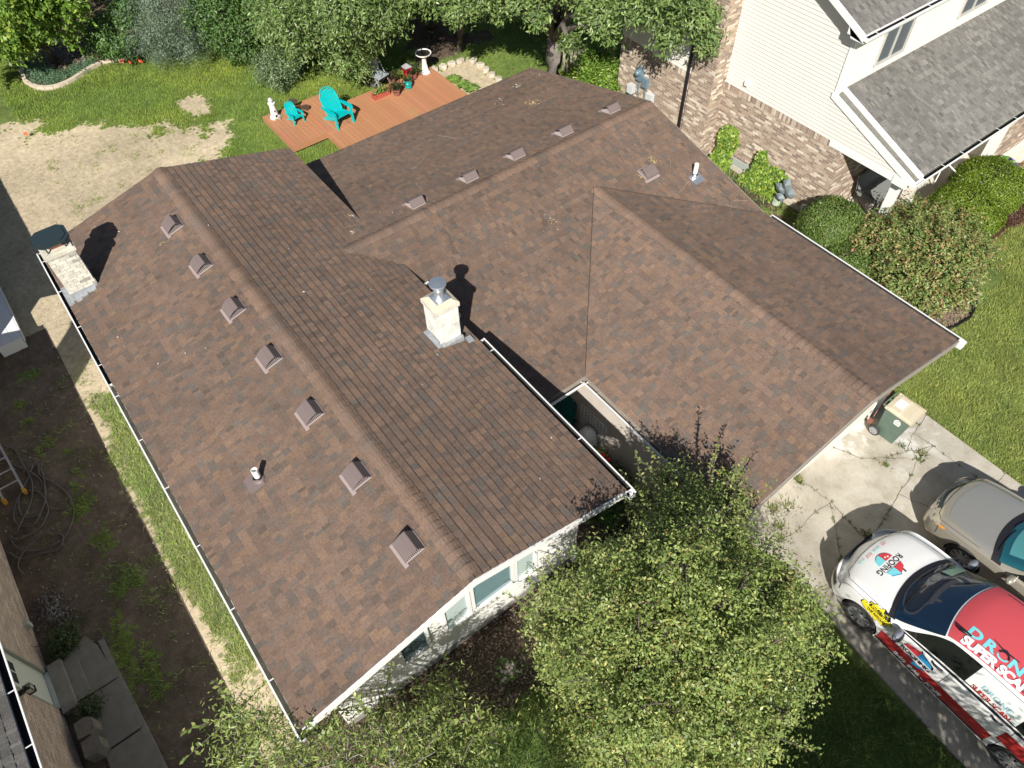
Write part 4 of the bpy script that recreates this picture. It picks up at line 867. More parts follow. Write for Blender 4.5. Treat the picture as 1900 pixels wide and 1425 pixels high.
for i, (x, y, h, rr) in enumerate(((-11.5, 13, 4, 2.2), (-8.5, 15.5, 4.5, 2.4), (-6.5, 19, 5, 2.6), (-2.5, 22, 5, 2.6), (-15, 10, 4, 2.4), (-19, 6, 4, 2.2), (-13, 15.5, 4, 2.4), (-17.5, 12.5, 4, 2.4), (-21.5, 9, 4, 2.2))):
    tree('background_tree', ['dark tree far behind the spruce', 'dark tree behind the maple and birdbath', 'dark tree behind the big trunk', 'dark tree at the back of the brick house', 'dark tree behind leafy tree and spruce', 'dark tree beyond the top left corner', 'dark tree deep in the back hedge', 'dark tree behind the back bed', 'dark tree at the far left back'][i], (x, y), [(x, y, h * .7, rr * .8), (x + .6, y - .5, h * .4, rr * .6), (x - .5, y + .6, h, rr * .7)], 9000, .2, P_DEEP, .16, group='dark trees along the back of the yard', seed=20 + i, asp=.5)
# crab apple in front of the house
CRAB = [(12.6, 6.95, 2.9, .42), (12.95, 6.3, 3.0, .5), (13.4, 6.75, 3.0, .72), (13.6, 5.7, 3.6, .8), (12.95, 5.2, 2.2, .5), (14.25, 6.6, 3.0, .8), (12.6, 4.5, 1.5, .42), (12.4, 4.1, 1.1, .34), (13.1, 3.95, 1.4, .5), (13.76, 4.42, 3.8, .95), (14.42, 5.08, 4.0, 1.0), (15.0, 6.2, 3.1, .8), (15.55, 6.6, 2.8, .6), (13.75, 4.0, 1.9, .65), (14.49, 4.07, 3.7, .95), (15.2, 4.81, 3.8, .95), (15.6, 5.9, 2.9, .65), (14.1, 3.65, 1.3, .6), (15.45, 4.3, 3.3, .8), (15.8, 4.87, 3.1, .7), (15.0, 3.4, 2.3, .6), (15.9, 4.25, 2.9, .75), (14.5, 3.05, 1.5, .5), (13.3, 7.35, 3.2, .3), (12.3, 6.4, 2.7, .22)]
_r = random.Random(5)
CR2 = list(CRAB)
for b in CRAB:
    for _ in range(4):
        a = _r.uniform(0, 6.28); e = _r.uniform(-.2, 1.2); CR2.append((b[0] + b[3] * 1.0 * math.cos(a) * math.cos(e), b[1] + b[3] * 1.0 * math.sin(a) * math.cos(e), b[2] + b[3] * .85 * math.sin(e), b[3] * _r.uniform(.28, .48)))
ct = tree('crab_apple_tree', 'wide olive green crab apple tree in front of the white house wall', (14.6, 5.0), CR2, 130000, .062, P_CRAB, .13, seed=31, asp=.48, spread=.13, per=12, jit=.33, nt=60)
# bright upright shoots above the crown
def shoots(parent, base, specs, pal, leaf=.07):
    P_, c = [], []
    mb = MB()
    for (x, y, z_, dx, dy, dz, n) in specs:
        mb.tube([(x, y, z_), (x + dx * .5, y + dy * .5, z_ + dz * .55), (x + dx, y + dy, z_ + dz)], [.012, .008, .003], 5)
        for k in range(n):
            t = .15 + .85 * k / n; p = Vector((x + dx * t, y + dy * t, z_ + dz * t)); a = random.uniform(0, 6.28); l_ = leaf * random.uniform(.7, 1.2); d_ = Vector((math.cos(a), math.sin(a), random.uniform(-.1, .6))).normalized(); s_ = d_.cross(Z).normalized() * l_ * .25
            P_ += [tuple(p), tuple(p + d_ * l_ * .55 + s_), tuple(p + d_ * l_), tuple(p + d_ * l_ * .55 - s_)]; c.append(np.array(pal[random.randrange(4)][0]) * random.uniform(.8, 1.3))
    off = Matrix.Translation((-base[0], -base[1], 0))
    o = fast_mesh('shoot_leaves', np.array(P_), np.arange(len(P_)).reshape(-1, 4), np.array(c), M_leaf); o.parent = parent; o.matrix_parent_inverse = off
    t_ = mb.build('twigs', M_bark); t_['kind'] = 'stuff'; t_.parent = parent; t_.matrix_parent_inverse = off
sp = []
for _ in range(70):
    b = random.choice(CRAB); a = random.uniform(0, 6.28); x, y = b[0] + b[3] * .7 * math.cos(a), b[1] + b[3] * .7 * math.sin(a); sp.append((x, y, b[2] + .2, .45 * math.cos(a), .45 * math.sin(a), random.uniform(.05, .5), 16))
sp += [(12.9, 7.3, 3.3, -.2, .3, .55, 20), (13.2, 7.4, 3.3, .0, .4, .5, 20), (13.6, 7.5, 3.0, .1, .5, .5, 20), (12.4, 6.3, 2.7, -.55, .0, .45, 20)]
shoots(ct, (14.6, 5.0), sp, P_CRAB)
WIL = [(11.35, -.7, 2.9, .36), (11.73, -.53, 2.8, .5), (11.75, -1.0, 2.5, .45), (12.43, -.29, 3.1, .5), (12.42, .33, 2.9, .42), (12.94, .26, 3.1, .5), (13.01, .86, 2.9, .5), (13.1, 1.47, 2.5, .5), (13.58, 1.88, 2.1, .5), (13.44, .92, 2.7, .5), (13.73, 1.48, 2.1, .5), (12.33, 1.0, 2.0, .35), (12.6, 1.9, 1.6, .4), (11.9, .1, 2.3, .4), (12.9, -.6, 2.8, .6), (13.5, -.2, 2.8, .7), (14.3, .3, 2.6, .8), (14.9, .9, 2.7, .8), (15.5, .1, 3.3, .9), (14.7, -.7, 3.1, .8), (15.7, 1.4, 3.0, .8), (15.0, 1.9, 2.2, .6), (16.3, .6, 3.5, .9), (16.1, -.6, 3.7, .9), (16.6, 1.6, 3.2, .8)]
wt_ = tree('open_branched_tree', 'sparse light green tree with bare twigs at the front roof corner', (13.9, .2), WIL, 34000, .088, P_CRAB[:4], .09, seed=33, asp=.24, spread=.22, per=12, jit=.5, shell=.2, bark=mat('pale_bark', (.30, .27, .24), .9, var=.2))
sp = []
for _ in range(90):
    b = random.choice(WIL); a = random.uniform(0, 6.28); x, y = b[0], b[1]; l_ = random.uniform(.4, .9); sp.append((x, y, b[2], l_ * math.cos(a), l_ * math.sin(a), random.uniform(-.1, .45), 20))
shoots(wt_, (13.9, .2), sp, P_CRAB, .09)
# street tree out of frame below: shades van and lawn
tree('street_tree', 'broad street tree shading the lawn below the van', (20.5, 4.2), [(20.2, 4.6, 4.0, 1.3), (21.2, 3.6, 4.6, 1.5), (19.8, 3.8, 3.6, 1.0), (21.6, 5.2, 4.2, 1.2), (20.6, 3.0, 5.0, 1.3), (22.4, 4.2, 4.6, 1.2), (19.5, 4.8, 3.3, .8)], 26000, .12, P_MAPLE, .2, seed=35)
# clipped bushes: tight leaf shells
def bush(name, label, x, y, rx, ry, h, pal, leaf, n, cat='bush', group=None, seed=40, z0=0, rough=.03, top=.8):
    r = np.random.default_rng(seed); rt = empty(name, (x, y, 0)); tag(rt, label, cat, group)
    d = r.normal(size=(n, 3)); d[:, 2] = np.abs(d[:, 2]) - .25; d /= np.linalg.norm(d, axis=1)[:, None]
    e = np.sign(d) * np.abs(d) ** top; e /= np.maximum(1e-6, (np.abs(e) ** 2.4).sum(1) ** (1 / 2.4))[:, None]
    rr = 1 + r.normal(0, rough, n) + .035 * np.sin(d[:, 0] * 6 + seed) * np.cos(d[:, 1] * 5) - .12 * (r.random(n) < .1)
    hz = h / 2; p = e * rr[:, None] * np.array([rx, ry, hz]) + np.array([0, 0, hz]); p[:, 2] = np.maximum(p[:, 2], .03)
    nor = d + r.normal(0, .5, (n, 3)); nor /= np.linalg.norm(nor, axis=1)[:, None]; a = r.normal(size=(n, 3)); a -= nor * (a * nor).sum(1)[:, None]; a /= np.linalg.norm(a, axis=1)[:, None]; b = np.cross(nor, a); s = (leaf * r.uniform(.6, 1.3, n))[:, None]
    V_ = np.stack([p - a * s * .5, p + b * s * .28, p + a * s * .5 + nor * s * .15, p - b * s * .28], 1).reshape(-1, 3)
    cols = np.array([q for q, _ in pal]); w_ = np.array([q for _, q in pal], float); w_ /= w_.sum(); C = cols[r.choice(len(cols), n, p=w_)] * r.uniform(.75, 1.25, (n, 1))
    fast_mesh('foliage', V_, np.arange(n * 4).reshape(n, 4), C, M_leaf, rt)
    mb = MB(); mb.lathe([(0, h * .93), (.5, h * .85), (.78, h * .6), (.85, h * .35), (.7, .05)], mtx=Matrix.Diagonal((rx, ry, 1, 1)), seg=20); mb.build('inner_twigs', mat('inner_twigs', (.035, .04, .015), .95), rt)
    return rt
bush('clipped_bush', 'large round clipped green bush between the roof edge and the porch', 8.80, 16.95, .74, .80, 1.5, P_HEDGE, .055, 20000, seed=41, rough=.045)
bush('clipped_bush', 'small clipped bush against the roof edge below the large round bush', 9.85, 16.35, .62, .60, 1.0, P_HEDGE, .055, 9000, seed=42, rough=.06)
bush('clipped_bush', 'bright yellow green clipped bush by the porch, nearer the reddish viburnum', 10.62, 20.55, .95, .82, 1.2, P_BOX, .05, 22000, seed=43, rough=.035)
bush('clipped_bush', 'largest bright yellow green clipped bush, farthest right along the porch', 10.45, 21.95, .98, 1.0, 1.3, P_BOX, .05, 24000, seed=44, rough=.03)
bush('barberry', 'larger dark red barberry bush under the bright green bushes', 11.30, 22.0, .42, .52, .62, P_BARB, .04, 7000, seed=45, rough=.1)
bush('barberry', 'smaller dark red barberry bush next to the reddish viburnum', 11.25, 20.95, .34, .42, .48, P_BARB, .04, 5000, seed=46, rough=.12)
tree('viburnum_shrub', 'sprawling green and russet viburnum shrub beside the garage roof', (11.2, 17.9), [(9.99, 17.3, .9, .75), (10.52, 18.2, 1.1, .95), (10.95, 17.0, .8, .8), (11.29, 17.9, .95, .95), (11.65, 18.8, .8, .75), (11.8, 17.3, .5, .65), (12.15, 18.0, .5, .55), (9.6, 17.7, .9, .5), (11.0, 19.3, .8, .7), (10.2, 18.9, .9, .6), (11.6, 19.5, .5, .5)], 52000, .085, P_VIB, .07, cat='shrub', seed=47, asp=.45, spread=.12)
# ivy on the brick wall, weeds and hostas
def ivy(label, shape, n, seed, pal=P_BRIGHT):
    r = np.random.default_rng(seed); xs = np.array([q[0] for q in shape]); zs = np.array([q[1] for q in shape]); x = r.uniform(xs.min(), xs.max(), n * 3); z_ = r.uniform(0, zs.max(), n * 3); k = inpoly(x + r.normal(0, .03, n * 3), z_ + r.normal(0, .03, n * 3), shape); x, z_ = x[k][:n], z_[k][:n]; N = len(x)
    p = np.stack([x, VB - r.uniform(.03, .22, N) - .20 * np.clip(1 - z_ / .6, 0, 1), z_], -1); nor = np.stack([r.normal(0, .5, N), -np.ones(N), r.normal(.5, .4, N)], -1); nor /= np.linalg.norm(nor, axis=1)[:, None]; a = r.normal(size=(N, 3)) + np.array([0, 0, -1]); a -= nor * (a * nor).sum(1)[:, None]; a /= np.linalg.norm(a, axis=1)[:, None]; b = np.cross(nor, a); s = (.085 * r.uniform(.6, 1.3, N))[:, None]
    V_ = np.stack([p - a * s * .5, p + b * s * .4, p + a * s * .5, p - b * s * .4], 1).reshape(-1, 3); cols = np.array([q for q, _ in pal]); C = cols[r.integers(0, len(cols), N)] * r.uniform(.8, 1.3, (N, 1))
    tag(fast_mesh('ivy', V_, np.arange(N * 4).reshape(N, 4), C, M_leaf), label, 'ivy')
ivy('column of bright ivy on the brick wall next to the chimney breast', [(4.05, 0), (4.95, 0), (4.7, .5), (4.85, .9), (4.75, 1.3), (4.35, 1.35), (4.15, 1.0), (4.2, .5)], 2600, 51)
ivy('wide patch of bright ivy on the brick wall beside the grey wall ornament', [(5.25, 0), (6.6, 0), (6.55, .5), (6.75, .8), (6.5, .95), (6.0, .8), (5.85, 1.25), (5.65, 1.1), (5.55, .5)], 3600, 52)
sp = [(4.9 + random.uniform(0, 1.6), 17.4 + random.uniform(-.35, .2), 0, 26, .12, .16) for _ in range(18)] + [(6.2 + random.uniform(-.6, .7), 17.0 + random.uniform(-.3, .3), 0, 16, .12, .08) for _ in range(12)]
tufts('wall_weeds', sp, 'low weeds along the foot of the brick wall', (.12, .17, .06))
def hosta(label, x, y, n, r, h, pal, cat='plant', w_=.09, name='hosta'):
    mb = MB()
    for k in range(n):
        a = random.uniform(0, 6.28); t = random.uniform(.35, 1); l_ = r * t; d_ = Vector((math.cos(a), math.sin(a), 0)); s_ = Vector((-d_.y, d_.x, 0)) * w_ * random.uniform(.6, 1); c = tuple(np.array(random.choice(pal)) * random.uniform(.8, 1.2)); z_ = h * (1.15 - t * .7)
        p = [Vector((x, y, .03)) + d_ * .03, Vector((x, y, z_)) + d_ * l_ * .5 + s_ * .9, Vector((x, y, z_ * .9)) + d_ * l_, Vector((x, y, z_)) + d_ * l_ * .5 - s_ * .9, Vector((x, y, z_ + .02)) + d_ * l_ * .55]
        mb.mesh(p, [(0, 1, 4), (1, 2, 4), (2, 3, 4), (3, 0, 4)], c)
    return tag(mb.build(name, M_leaf, recalc=False), label, cat)
HP = [(.20, .32, .06), (.14, .25, .04), (.30, .38, .12), (.10, .18, .04)]
for (x, y, l_) in ((-4.75, 13.95, 'hosta clump at the end of the long deck, nearest the birdbath'), (-4.3, 14.0, 'hosta clump in the middle of the stone edged bed'), (-3.9, 14.1, 'hosta clump touching the roof edge in the stone edged bed')): hosta(l_, x, y, 60, .36, .22, HP)
hosta('variegated cream and green hosta beside the white front wall', 11.95, 4.65, 50, .34, .22, [(.45, .50, .22), (.20, .30, .08), (.55, .56, .30)])
hosta('large leaved plant near the white front wall', 11.9, 5.15, 36, .30, .25, HP)
hosta('purple and green flower clump at the right end of the porch', 9.95, 23.9, 160, .62, .55, [(.14, .30, .05), (.20, .38, .07), (.10, .2, .05), (.12, .06, .30)], w_=.06, name='flowering_plant')
hosta('yellow and orange leaved coleus at the right edge of the picture', 11.45, 22.75, 110, .42, .35, [(.55, .50, .05), (.60, .25, .05), (.40, .48, .06)], w_=.06, name='coleus')
hosta('small red flowers and leaves near the right end of the porch', 10.4, 24.4, 70, .4, .3, [(.14, .22, .05), (.3, .05, .07), (.25, .22, .08)], w_=.05, name='flowering_plant')
GPp = [((.14, .25, .14), 3), ((.11, .20, .10), 3), ((.20, .30, .16), 1)]
for l_, bl, n in (('blue green low plants inside the pale edging of the left back bed', [(-14.5, 2.5, .08, .5), (-14.1, 2.75, .08, .55), (-15.0, 2.45, .08, .45), (-13.9, 3.0, .08, .4)], 9000), ('blue green tuft in the left back bed near the pale edging', [(-14.0, 3.7, .06, .42), (-14.2, 4.1, .06, .3)], 3500)):
    o, _ = foliage('ground_plant', bl, n, .09, GPp, seed=len(l_), asp=.2, spread=.1, shell=.1, flat=.3); tag(o, l_, 'plant')
sp = [(12.3 + random.gauss(0, .3), 16.3 + random.gauss(0, .5), 0, 14, .10, .09) for _ in range(26)]
tufts('bed_weeds', sp, 'yellowing weeds in the mulch bed beside the garage roof', (.32, .30, .09))
# mulch chips
def chips(name, poly_fn, n, box, label, cols, s0=.02):
    mb_v, mb_c = [], []
    x = rng.uniform(box[0], box[1], n); y = rng.uniform(box[2], box[3], n); k = poly_fn(x, y); x, y = x[k], y[k]; N = len(x); a = rng.uniform(0, 6.28, N); l_ = rng.uniform(.6, 1.8, N) * s0; w_ = l_ * .45; z_ = rng.uniform(.004, .03, N)
    ca, sa = np.cos(a), np.sin(a)
    V_ = np.stack([np.stack([x + ca * l_, y + sa * l_, z_], -1), np.stack([x - sa * w_, y + ca * w_, z_ + .006], -1), np.stack([x - ca * l_, y - sa * l_, z_ + .01], -1), np.stack([x + sa * w_, y - ca * w_, z_], -1)], 1).reshape(-1, 3)
    C = np.array(cols)[rng.integers(0, len(cols), N)] * rng.uniform(.6, 1.3, (N, 1)); tag(fast_mesh(name, V_, np.arange(N * 4).reshape(N, 4), C, mat('chips', attr=True, rough=.95)), label, 'mulch', kind='stuff')
chips('mulch', lambda x, y: inpoly(x, y, BED_R) & (x > 8.2), 26000, (8, 12.9, 13.7, 24), 'brown wood mulch of the bed beside the garage', [(.26, .19, .14), (.18, .13, .10), (.38, .30, .22)])
chips('mulch', lambda x, y: y > -3, 15000, (11.65, 13.2, -2, 8), 'dark mulch along the front wall', [(.12, .085, .06), (.20, .15, .11), (.28, .23, .17)])
chips('mulch', lambda x, y: inpoly(x, y, BED_L), 9000, (-17, -12, 2, 9), 'pinkish mulch in the left back bed', [(.30, .23, .19), (.22, .16, .13), (.4, .32, .26)], .03)
chips('soil_crumbs', lambda x, y: dirt_mask(x, y) > .5, 9000, (-13, 11, -3.5, 7), 'small clods and stones on the bare soil', [(.36, .30, .22), (.2, .16, .12), (.5, .44, .34)], .014)
# ---------------------------------------------------------------- vehicles
def interp(keys, x):
    k = np.array([q[0] for q in keys]); v = np.array([q[1] for q in keys]); x = float(min(max(x, k[0]), k[-1])); i = int(min(max(np.searchsorted(k, x) - 1, 0), len(k) - 2))
    h = k[i + 1] - k[i]; t = (x - k[i]) / h
    m = lambda j: 0 if j <= 0 or j >= len(k) - 1 else (v[j + 1] - v[j - 1]) / (k[j + 1] - k[j - 1])
    m0, m1 = m(i), m(i + 1)
    return (2 * t**3 - 3 * t**2 + 1) * v[i] + (t**3 - 2 * t**2 + t) * h * m0 + (-2 * t**3 + 3 * t**2) * v[i + 1] + (t**3 - t**2) * h * m1
class Body:
    YF = [0, .88, .97, 1.0, 1.0, .985, .945, .80, .71, .38, 0]
    def __init__(s, Lh, zc, zb, w, curve=.22, zlow=(.20, .20, .29, .46, .66)): s.L, s.zc, s.zb, s.w, s.cv, s.zl = Lh, zc, zb, w, curve, zlow
    def pt(s, x, r, side=-1):
        r = min(max(r, 0), 10); i = min(int(r), 9); t = r - i
        def cr(a):
            p0, p1, p2, p3 = a[max(i - 1, 0)], a[i], a[i + 1], a[min(i + 2, 10)]
            if i == 0: p0 = a[0]
            return .5 * (2 * p1 + (p2 - p0) * t + (2 * p0 - 5 * p1 + 4 * p2 - p3) * t * t + (3 * p1 - p0 - 3 * p2 + p3) * t**3)
        f = cr(s.YF); w_ = interp(s.w, x); xe = x - s.cv * f * f
        zt = interp(s.zc, xe); zb = min(interp(s.zb, x), zt - .03); H = zt - zb
        z = [s.zl[0], s.zl[1], s.zl[2], s.zl[3], s.zl[4], zb, zb + .10 * H, zb + .76 * H, zb + .93 * H, zb + .988 * H, zb + H]
        k = min(1, x / .35); z = [a if j > 4 else (a + (1 - k) * .06 * (4 - j) / 2) for j, a in enumerate(z)]
        zz = cr(z); 
        return Vector((x, side * f * w_, zz))
    def nrm(s, x, r, side=-1):
        a = s.pt(min(x + .01, s.L), r, side) - s.pt(max(x - .01, 0), r, side); b = s.pt(x, min(r + .05, 10), side) - s.pt(x, max(r - .05, 0), side)
        n = a.cross(b)
        if n.length < 1e-9: return Vector((0, 0, 1))
        n.normalize(); c = Vector((0, side * 1.0, .8))
        if n.dot(c) < 0: n = -n
        return n
    def build(s, m_paint):
        mb = MB(); xs = [0, .01, .03, .06, .1, .15, .21, .28, .36, .45, .55] + list(np.arange(.63, s.L - .3, .06)) + [s.L - .28, s.L - .2, s.L - .13, s.L - .07, s.L - .03, s.L]
        rs = [0, 1, 1.5, 2, 2.5, 3, 3.5, 4, 4.4, 4.7, 5, 5.25, 5.5, 5.75, 6, 6.15, 6.3, 6.5, 6.7, 6.85, 7, 7.15, 7.3, 7.45, 7.6, 7.8, 8, 8.25, 8.5, 8.75, 9, 9.25, 9.5, 9.75]
        ring = [(r, -1) for r in rs] + [(10, -1)] + [(r, 1) for r in reversed(rs[1:])]; n = len(ring); V_ = []
        for x in xs:
            for r, sd in ring: V_.append(s.pt(x, r, sd))
        F = []
        for i in range(len(xs) - 1):
            for k in range(n): F.append((i * n + k, i * n + (k + 1) % n, (i + 1) * n + (k + 1) % n, (i + 1) * n + k))
        F += [tuple(range(n - 1, -1, -1)), tuple(range((len(xs) - 1) * n, len(xs) * n))]; mb.mesh(V_, F)
        return mb
    def patch(s, name, x0, x1, r0, r1, m, parent, side=-1, off=.004, nx=14, nr=8, xf=None, smooth=True, both=False):
        mb = MB()
        for sd in ((-1, 1) if both else (side,)):
            V_ = []
            for i in range(nx + 1):
                for j in range(nr + 1):
                    r = r0 + (r1 - r0) * j / nr
                    a, b = (x0, x1) if xf is None else xf(r)
                    x = a + (b - a) * i / nx; V_.append(s.pt(x, r, sd) + s.nrm(x, r, sd) * off)
            F = [(i * (nr + 1) + j, (i + 1) * (nr + 1) + j, (i + 1) * (nr + 1) + j + 1, i * (nr + 1) + j + 1) for i in range(nx) for j in range(nr)]
            mb.mesh(V_, F)
        if both: bmw = mb
        o = mb.build(name, m, parent, smooth=smooth); 
        return o
def apply_bool(o, cutters):
    for c in cutters:
        md = o.modifiers.new('b', 'BOOLEAN'); md.operation = 'DIFFERENCE'; md.solver = 'EXACT'; md.object = c
    dg = bpy.context.evaluated_depsgraph_get(); me = bpy.data.meshes.new_from_object(o.evaluated_get(dg)); o.modifiers.clear(); o.data = me
    for c in cutters: bpy.data.objects.remove(c, do_unlink=True)
def wheel(parent, x, y, rad, wd, side, spokes, m_rim, steer=0):
    mx = Matrix.Translation((x, y, rad)) @ Matrix.Rotation(steer, 4, 'Z') @ Matrix.Rotation(R(-90) * side, 4, 'X')       # local z -> outward
    mb = MB(); rr = rad * .66
    mb.lathe([(rr, -wd / 2), (rad * .93, -wd / 2), (rad, -wd * .36), (rad, wd * .36), (rad * .93, wd / 2), (rr + .01, wd / 2 - .005), (rr, wd / 2 - .02)], seg=36, mtx=mx)
    w_ = mb.build('wheel', mat('tyre_rubber', (.035, .034, .033), .85, var=.15, scale=20), parent, smooth=False)
    mb = MB(); mb.lathe([(rr, wd / 2 - .015), (rr * .93, wd / 2 - .012), (rr * .90, wd / 2 - .05), (rr * .90, -.02), (0, -.02)], seg=36, mtx=mx)
    for k in range(spokes):
        a = 2 * math.pi * k / spokes
        q = mx @ Matrix.Rotation(a, 4, 'Z'); mb.mesh([q @ Vector(v) for v in ((.03, -.022, wd / 2 - .03), (rr * .93, -.030, wd / 2 - .018), (rr * .93, .030, wd / 2 - .018), (.03, .022, wd / 2 - .03), (.03, -.022, .0), (rr * .93, -.030, .0), (rr * .93, .030, .0), (.03, .022, .0))], [(0, 1, 2, 3), (0, 4, 5, 1), (3, 2, 6, 7)])
    mb.lathe([(.07, wd / 2 - .035), (.065, wd / 2 - .02), (0, wd / 2 - .015)], seg=16, mtx=mx)
    rim = mb.build('rim', m_rim, w_)
    return w_
def text_mesh(s, size, bold=0, spacing=1, shear=0):
    cu = bpy.data.curves.new('t', 'FONT'); cu.body = s; cu.size = size; cu.offset = bold; cu.space_character = spacing; cu.shear = shear; cu.align_x = 'CENTER'; cu.align_y = 'CENTER'; cu.resolution_u = 4
    o = bpy.data.objects.new('t', cu); sc.collection.objects.link(o); dg = bpy.context.evaluated_depsgraph_get(); dg.update(); me = bpy.data.meshes.new_from_object(o.evaluated_get(dg)); bpy.data.objects.remove(o, do_unlink=True)
    bm = bmesh.new(); bm.from_mesh(me)
    for _ in range(3):
        e = [e for e in bm.edges if e.calc_length() > .05]
        if not e: break
        bmesh.ops.subdivide_edges(bm, edges=e, cuts=1); bmesh.ops.triangulate(bm, faces=bm.faces)
    bmesh.ops.triangulate(bm, faces=bm.faces)
    vs = [v.co.copy() for v in bm.verts]; bm.verts.index_update(); fs = [tuple(v.index for v in f.verts) for f in bm.faces]; bm.free(); bpy.data.meshes.remove(me); return vs, fs
def poly_mesh(pts, cell=.05):
    bm = bmesh.new(); f = bm.faces.new([bm.verts.new((x, y, 0)) for x, y in pts]); bmesh.ops.triangulate(bm, faces=[f])
    for _ in range(3):
        e = [e for e in bm.edges if e.calc_length() > cell]
        if not e: break
        bmesh.ops.subdivide_edges(bm, edges=e, cuts=1); bmesh.ops.triangulate(bm, faces=bm.faces)
    vs = [v.co.copy() for v in bm.verts]; bm.verts.index_update(); fs = [tuple(v.index for v in f.verts) for f in bm.faces]; bm.free(); return vs, fs
def decal(name, items, frame, tree_, m_list, parent, off=.006):
    """items: (verts2d, faces, material index); frame: (origin, xdir, ydir, raydir)"""
    o, xd, yd, rd = [Vector(v) for v in frame]; mb = MB()
    for k, (vs, fs, mi) in enumerate(items):
        P_ = []
        for v in vs:
            p = o + xd * v.x + yd * v.y; h, n, _, _ = tree_.ray_cast(p - rd * 3, rd)
            P_.append((h - rd * (off + .0012 * k)) if h is not None else p)
        mb.mesh(P_, fs, m=mi)
    return mb.build(name, m_list, parent, recalc=False)
def shift(m, dx, dy, mi, rot=0): 
    vs, fs = m; c, s_ = math.cos(rot), math.sin(rot); return [Vector((v.x * c - v.y * s_ + dx, v.x * s_ + v.y * c + dy, 0)) for v in vs], fs, mi
def car(name, label, cat, body, loc, rz, paint, axles, track, wr, ww, spokes, rim, glass, ws, roofs, belt):
    root = empty(name, loc, rz); tag(root, label, cat)
    m_arch = mat('wheel_well', (.01, .01, .01), .9)
    b = body.build(paint).build('body', [paint, m_arch], None, smooth=True)
    cut = []
    for ax in axles:
        for sd in (-1, 1):
            c = MB(); c.lathe([(0, 0), (wr * 1.13, 0), (wr * 1.13, .34), (0, .34)], seg=40, mtx=Matrix.Translation((ax, sd * (track + .16), wr + .015)) @ Matrix.Rotation(R(90) * sd, 4, 'X'))
            c.m = [1] * len(c.m); cut.append(c.build('cut', [paint, m_arch]))
    apply_bool(b, cut); b.parent = root
    me = b.data; me.polygons.foreach_set('use_smooth', [True] * len(me.polygons))
    try: me.set_sharp_from_angle(angle=R(38))
    except Exception: pass
    bm = bmesh.new(); bm.from_mesh(me); bt = BVHTree.FromBMesh(bm); bm.free()
    for ax in axles:
        for sd in (-1, 1): wheel(root, ax, sd * (track - .02), wr, ww, sd * 1.0, spokes, rim, steer=0)
    return root, b, bt
M_vwhite = mat('van_white_paint', (.82, .82, .80), .28, coat=.6)
M_gold = mat('gold_metallic_paint', (.50, .46, .37), .30, metal=.5, coat=.8)
M_ws = mat('windscreen_glass', (.008, .022, .05), .04, spec=.9, coat=.5)
M_side = mat('side_glass', (.012, .014, .013), .05, spec=.7)
M_rim = mat('alloy_rim', (.55, .56, .58), .28, metal=.8)
M_red = mat('wrap_red', (.62, .055, .07), .42); M_redd = mat('wrap_dark_red', (.42, .03, .03), .4); M_cyan = mat('wrap_cyan', (.20, .66, .72), .4); M_wht = mat('wrap_white', (.85, .85, .85), .4); M_blk = mat('wrap_black', (.02, .02, .03), .4); M_blue = mat('wrap_blue', (.03, .28, .55), .4); M_yel = mat('wrap_yellow', (.85, .72, .03), .4); M_trimb = mat('black_trim', (.015, .015, .02), .5)
van_b = Body(5.10, [(0, .60), (.05, .74), (.14, .86), (.35, .96), (.75, 1.05), (1.08, 1.11), (1.45, 1.36), (1.85, 1.60), (2.15, 1.71), (2.8, 1.77), (3.8, 1.77), (4.5, 1.70), (4.85, 1.52), (5.02, 1.15), (5.1, .9)],
    [(0, .56), (.05, .68), (.14, .78), (.35, .86), (.75, .93), (1.1, .97), (1.6, .99), (4.5, 1.06), (5.0, .9), (5.1, .8)], [(0, .50), (.03, .60), (.10, .74), (.22, .86), (.40, .935), (.70, .975), (1.3, .985), (4.2, .98), (4.8, .93), (5.1, .80)], curve=.26)
van, vb, vt = car('minivan', 'white minivan with a red roof and roofing company lettering parked on the driveway', 'minivan', van_b, (15.02, 9.93, .06), R(-1.6), M_vwhite, (.90, 3.98), .87, .345, .23, 10, M_rim, M_ws, None, None, None)
def wsx(r):      # windscreen outline: straight in x_eff, so both edges bow forward in plan
    f = van_b.YF; return None
def ws_patch(body, name, m, parent, xe0, xe1, fmax, off=.006, nx=16, ny=20, y0=None):
    mb = MB(); V_ = []
    rs_f = [(r, None) for r in ()]
    def r_of_f(f):      # invert YF on 7..10
        lo, hi = 6.0, 10.0
        for _ in range(30):
            m_ = (lo + hi) / 2; p = -body.pt(2.5, m_, -1).y / interp(body.w, 2.5)
            if p > f: lo = m_
            else: hi = m_
        return (lo + hi) / 2
    for i in range(nx + 1):
        for j in range(ny + 1):
            g = -1 + 2 * j / ny
            if y0: g = y0[0] + (y0[1] - y0[0]) * j / ny
            t_ = i / nx; f = abs(g) * (fmax[0] + (fmax[1] - fmax[0]) * t_); r = r_of_f(f); xe = xe0 + (xe1 - xe0) * t_; x = xe + body.cv * f * f; sd = -1 if g < 0 else 1
            V_.append(body.pt(x, r, sd) + body.nrm(x, r, sd) * off)
    F = [(i * (ny + 1) + j, (i + 1) * (ny + 1) + j, (i + 1) * (ny + 1) + j + 1, i * (ny + 1) + j + 1) for i in range(nx) for j in range(ny)]
    mb.mesh(V_, F); return mb.build(name, m, parent, smooth=True)
ws_patch(van_b, 'cowl', M_trimb, van, 1.00, 1.13, (.90, .90), off=.008)
w0 = ws_patch(van_b, 'windscreen', M_ws, van, 1.10, 1.86, (.88, .76), off=.014, nx=36, ny=60)
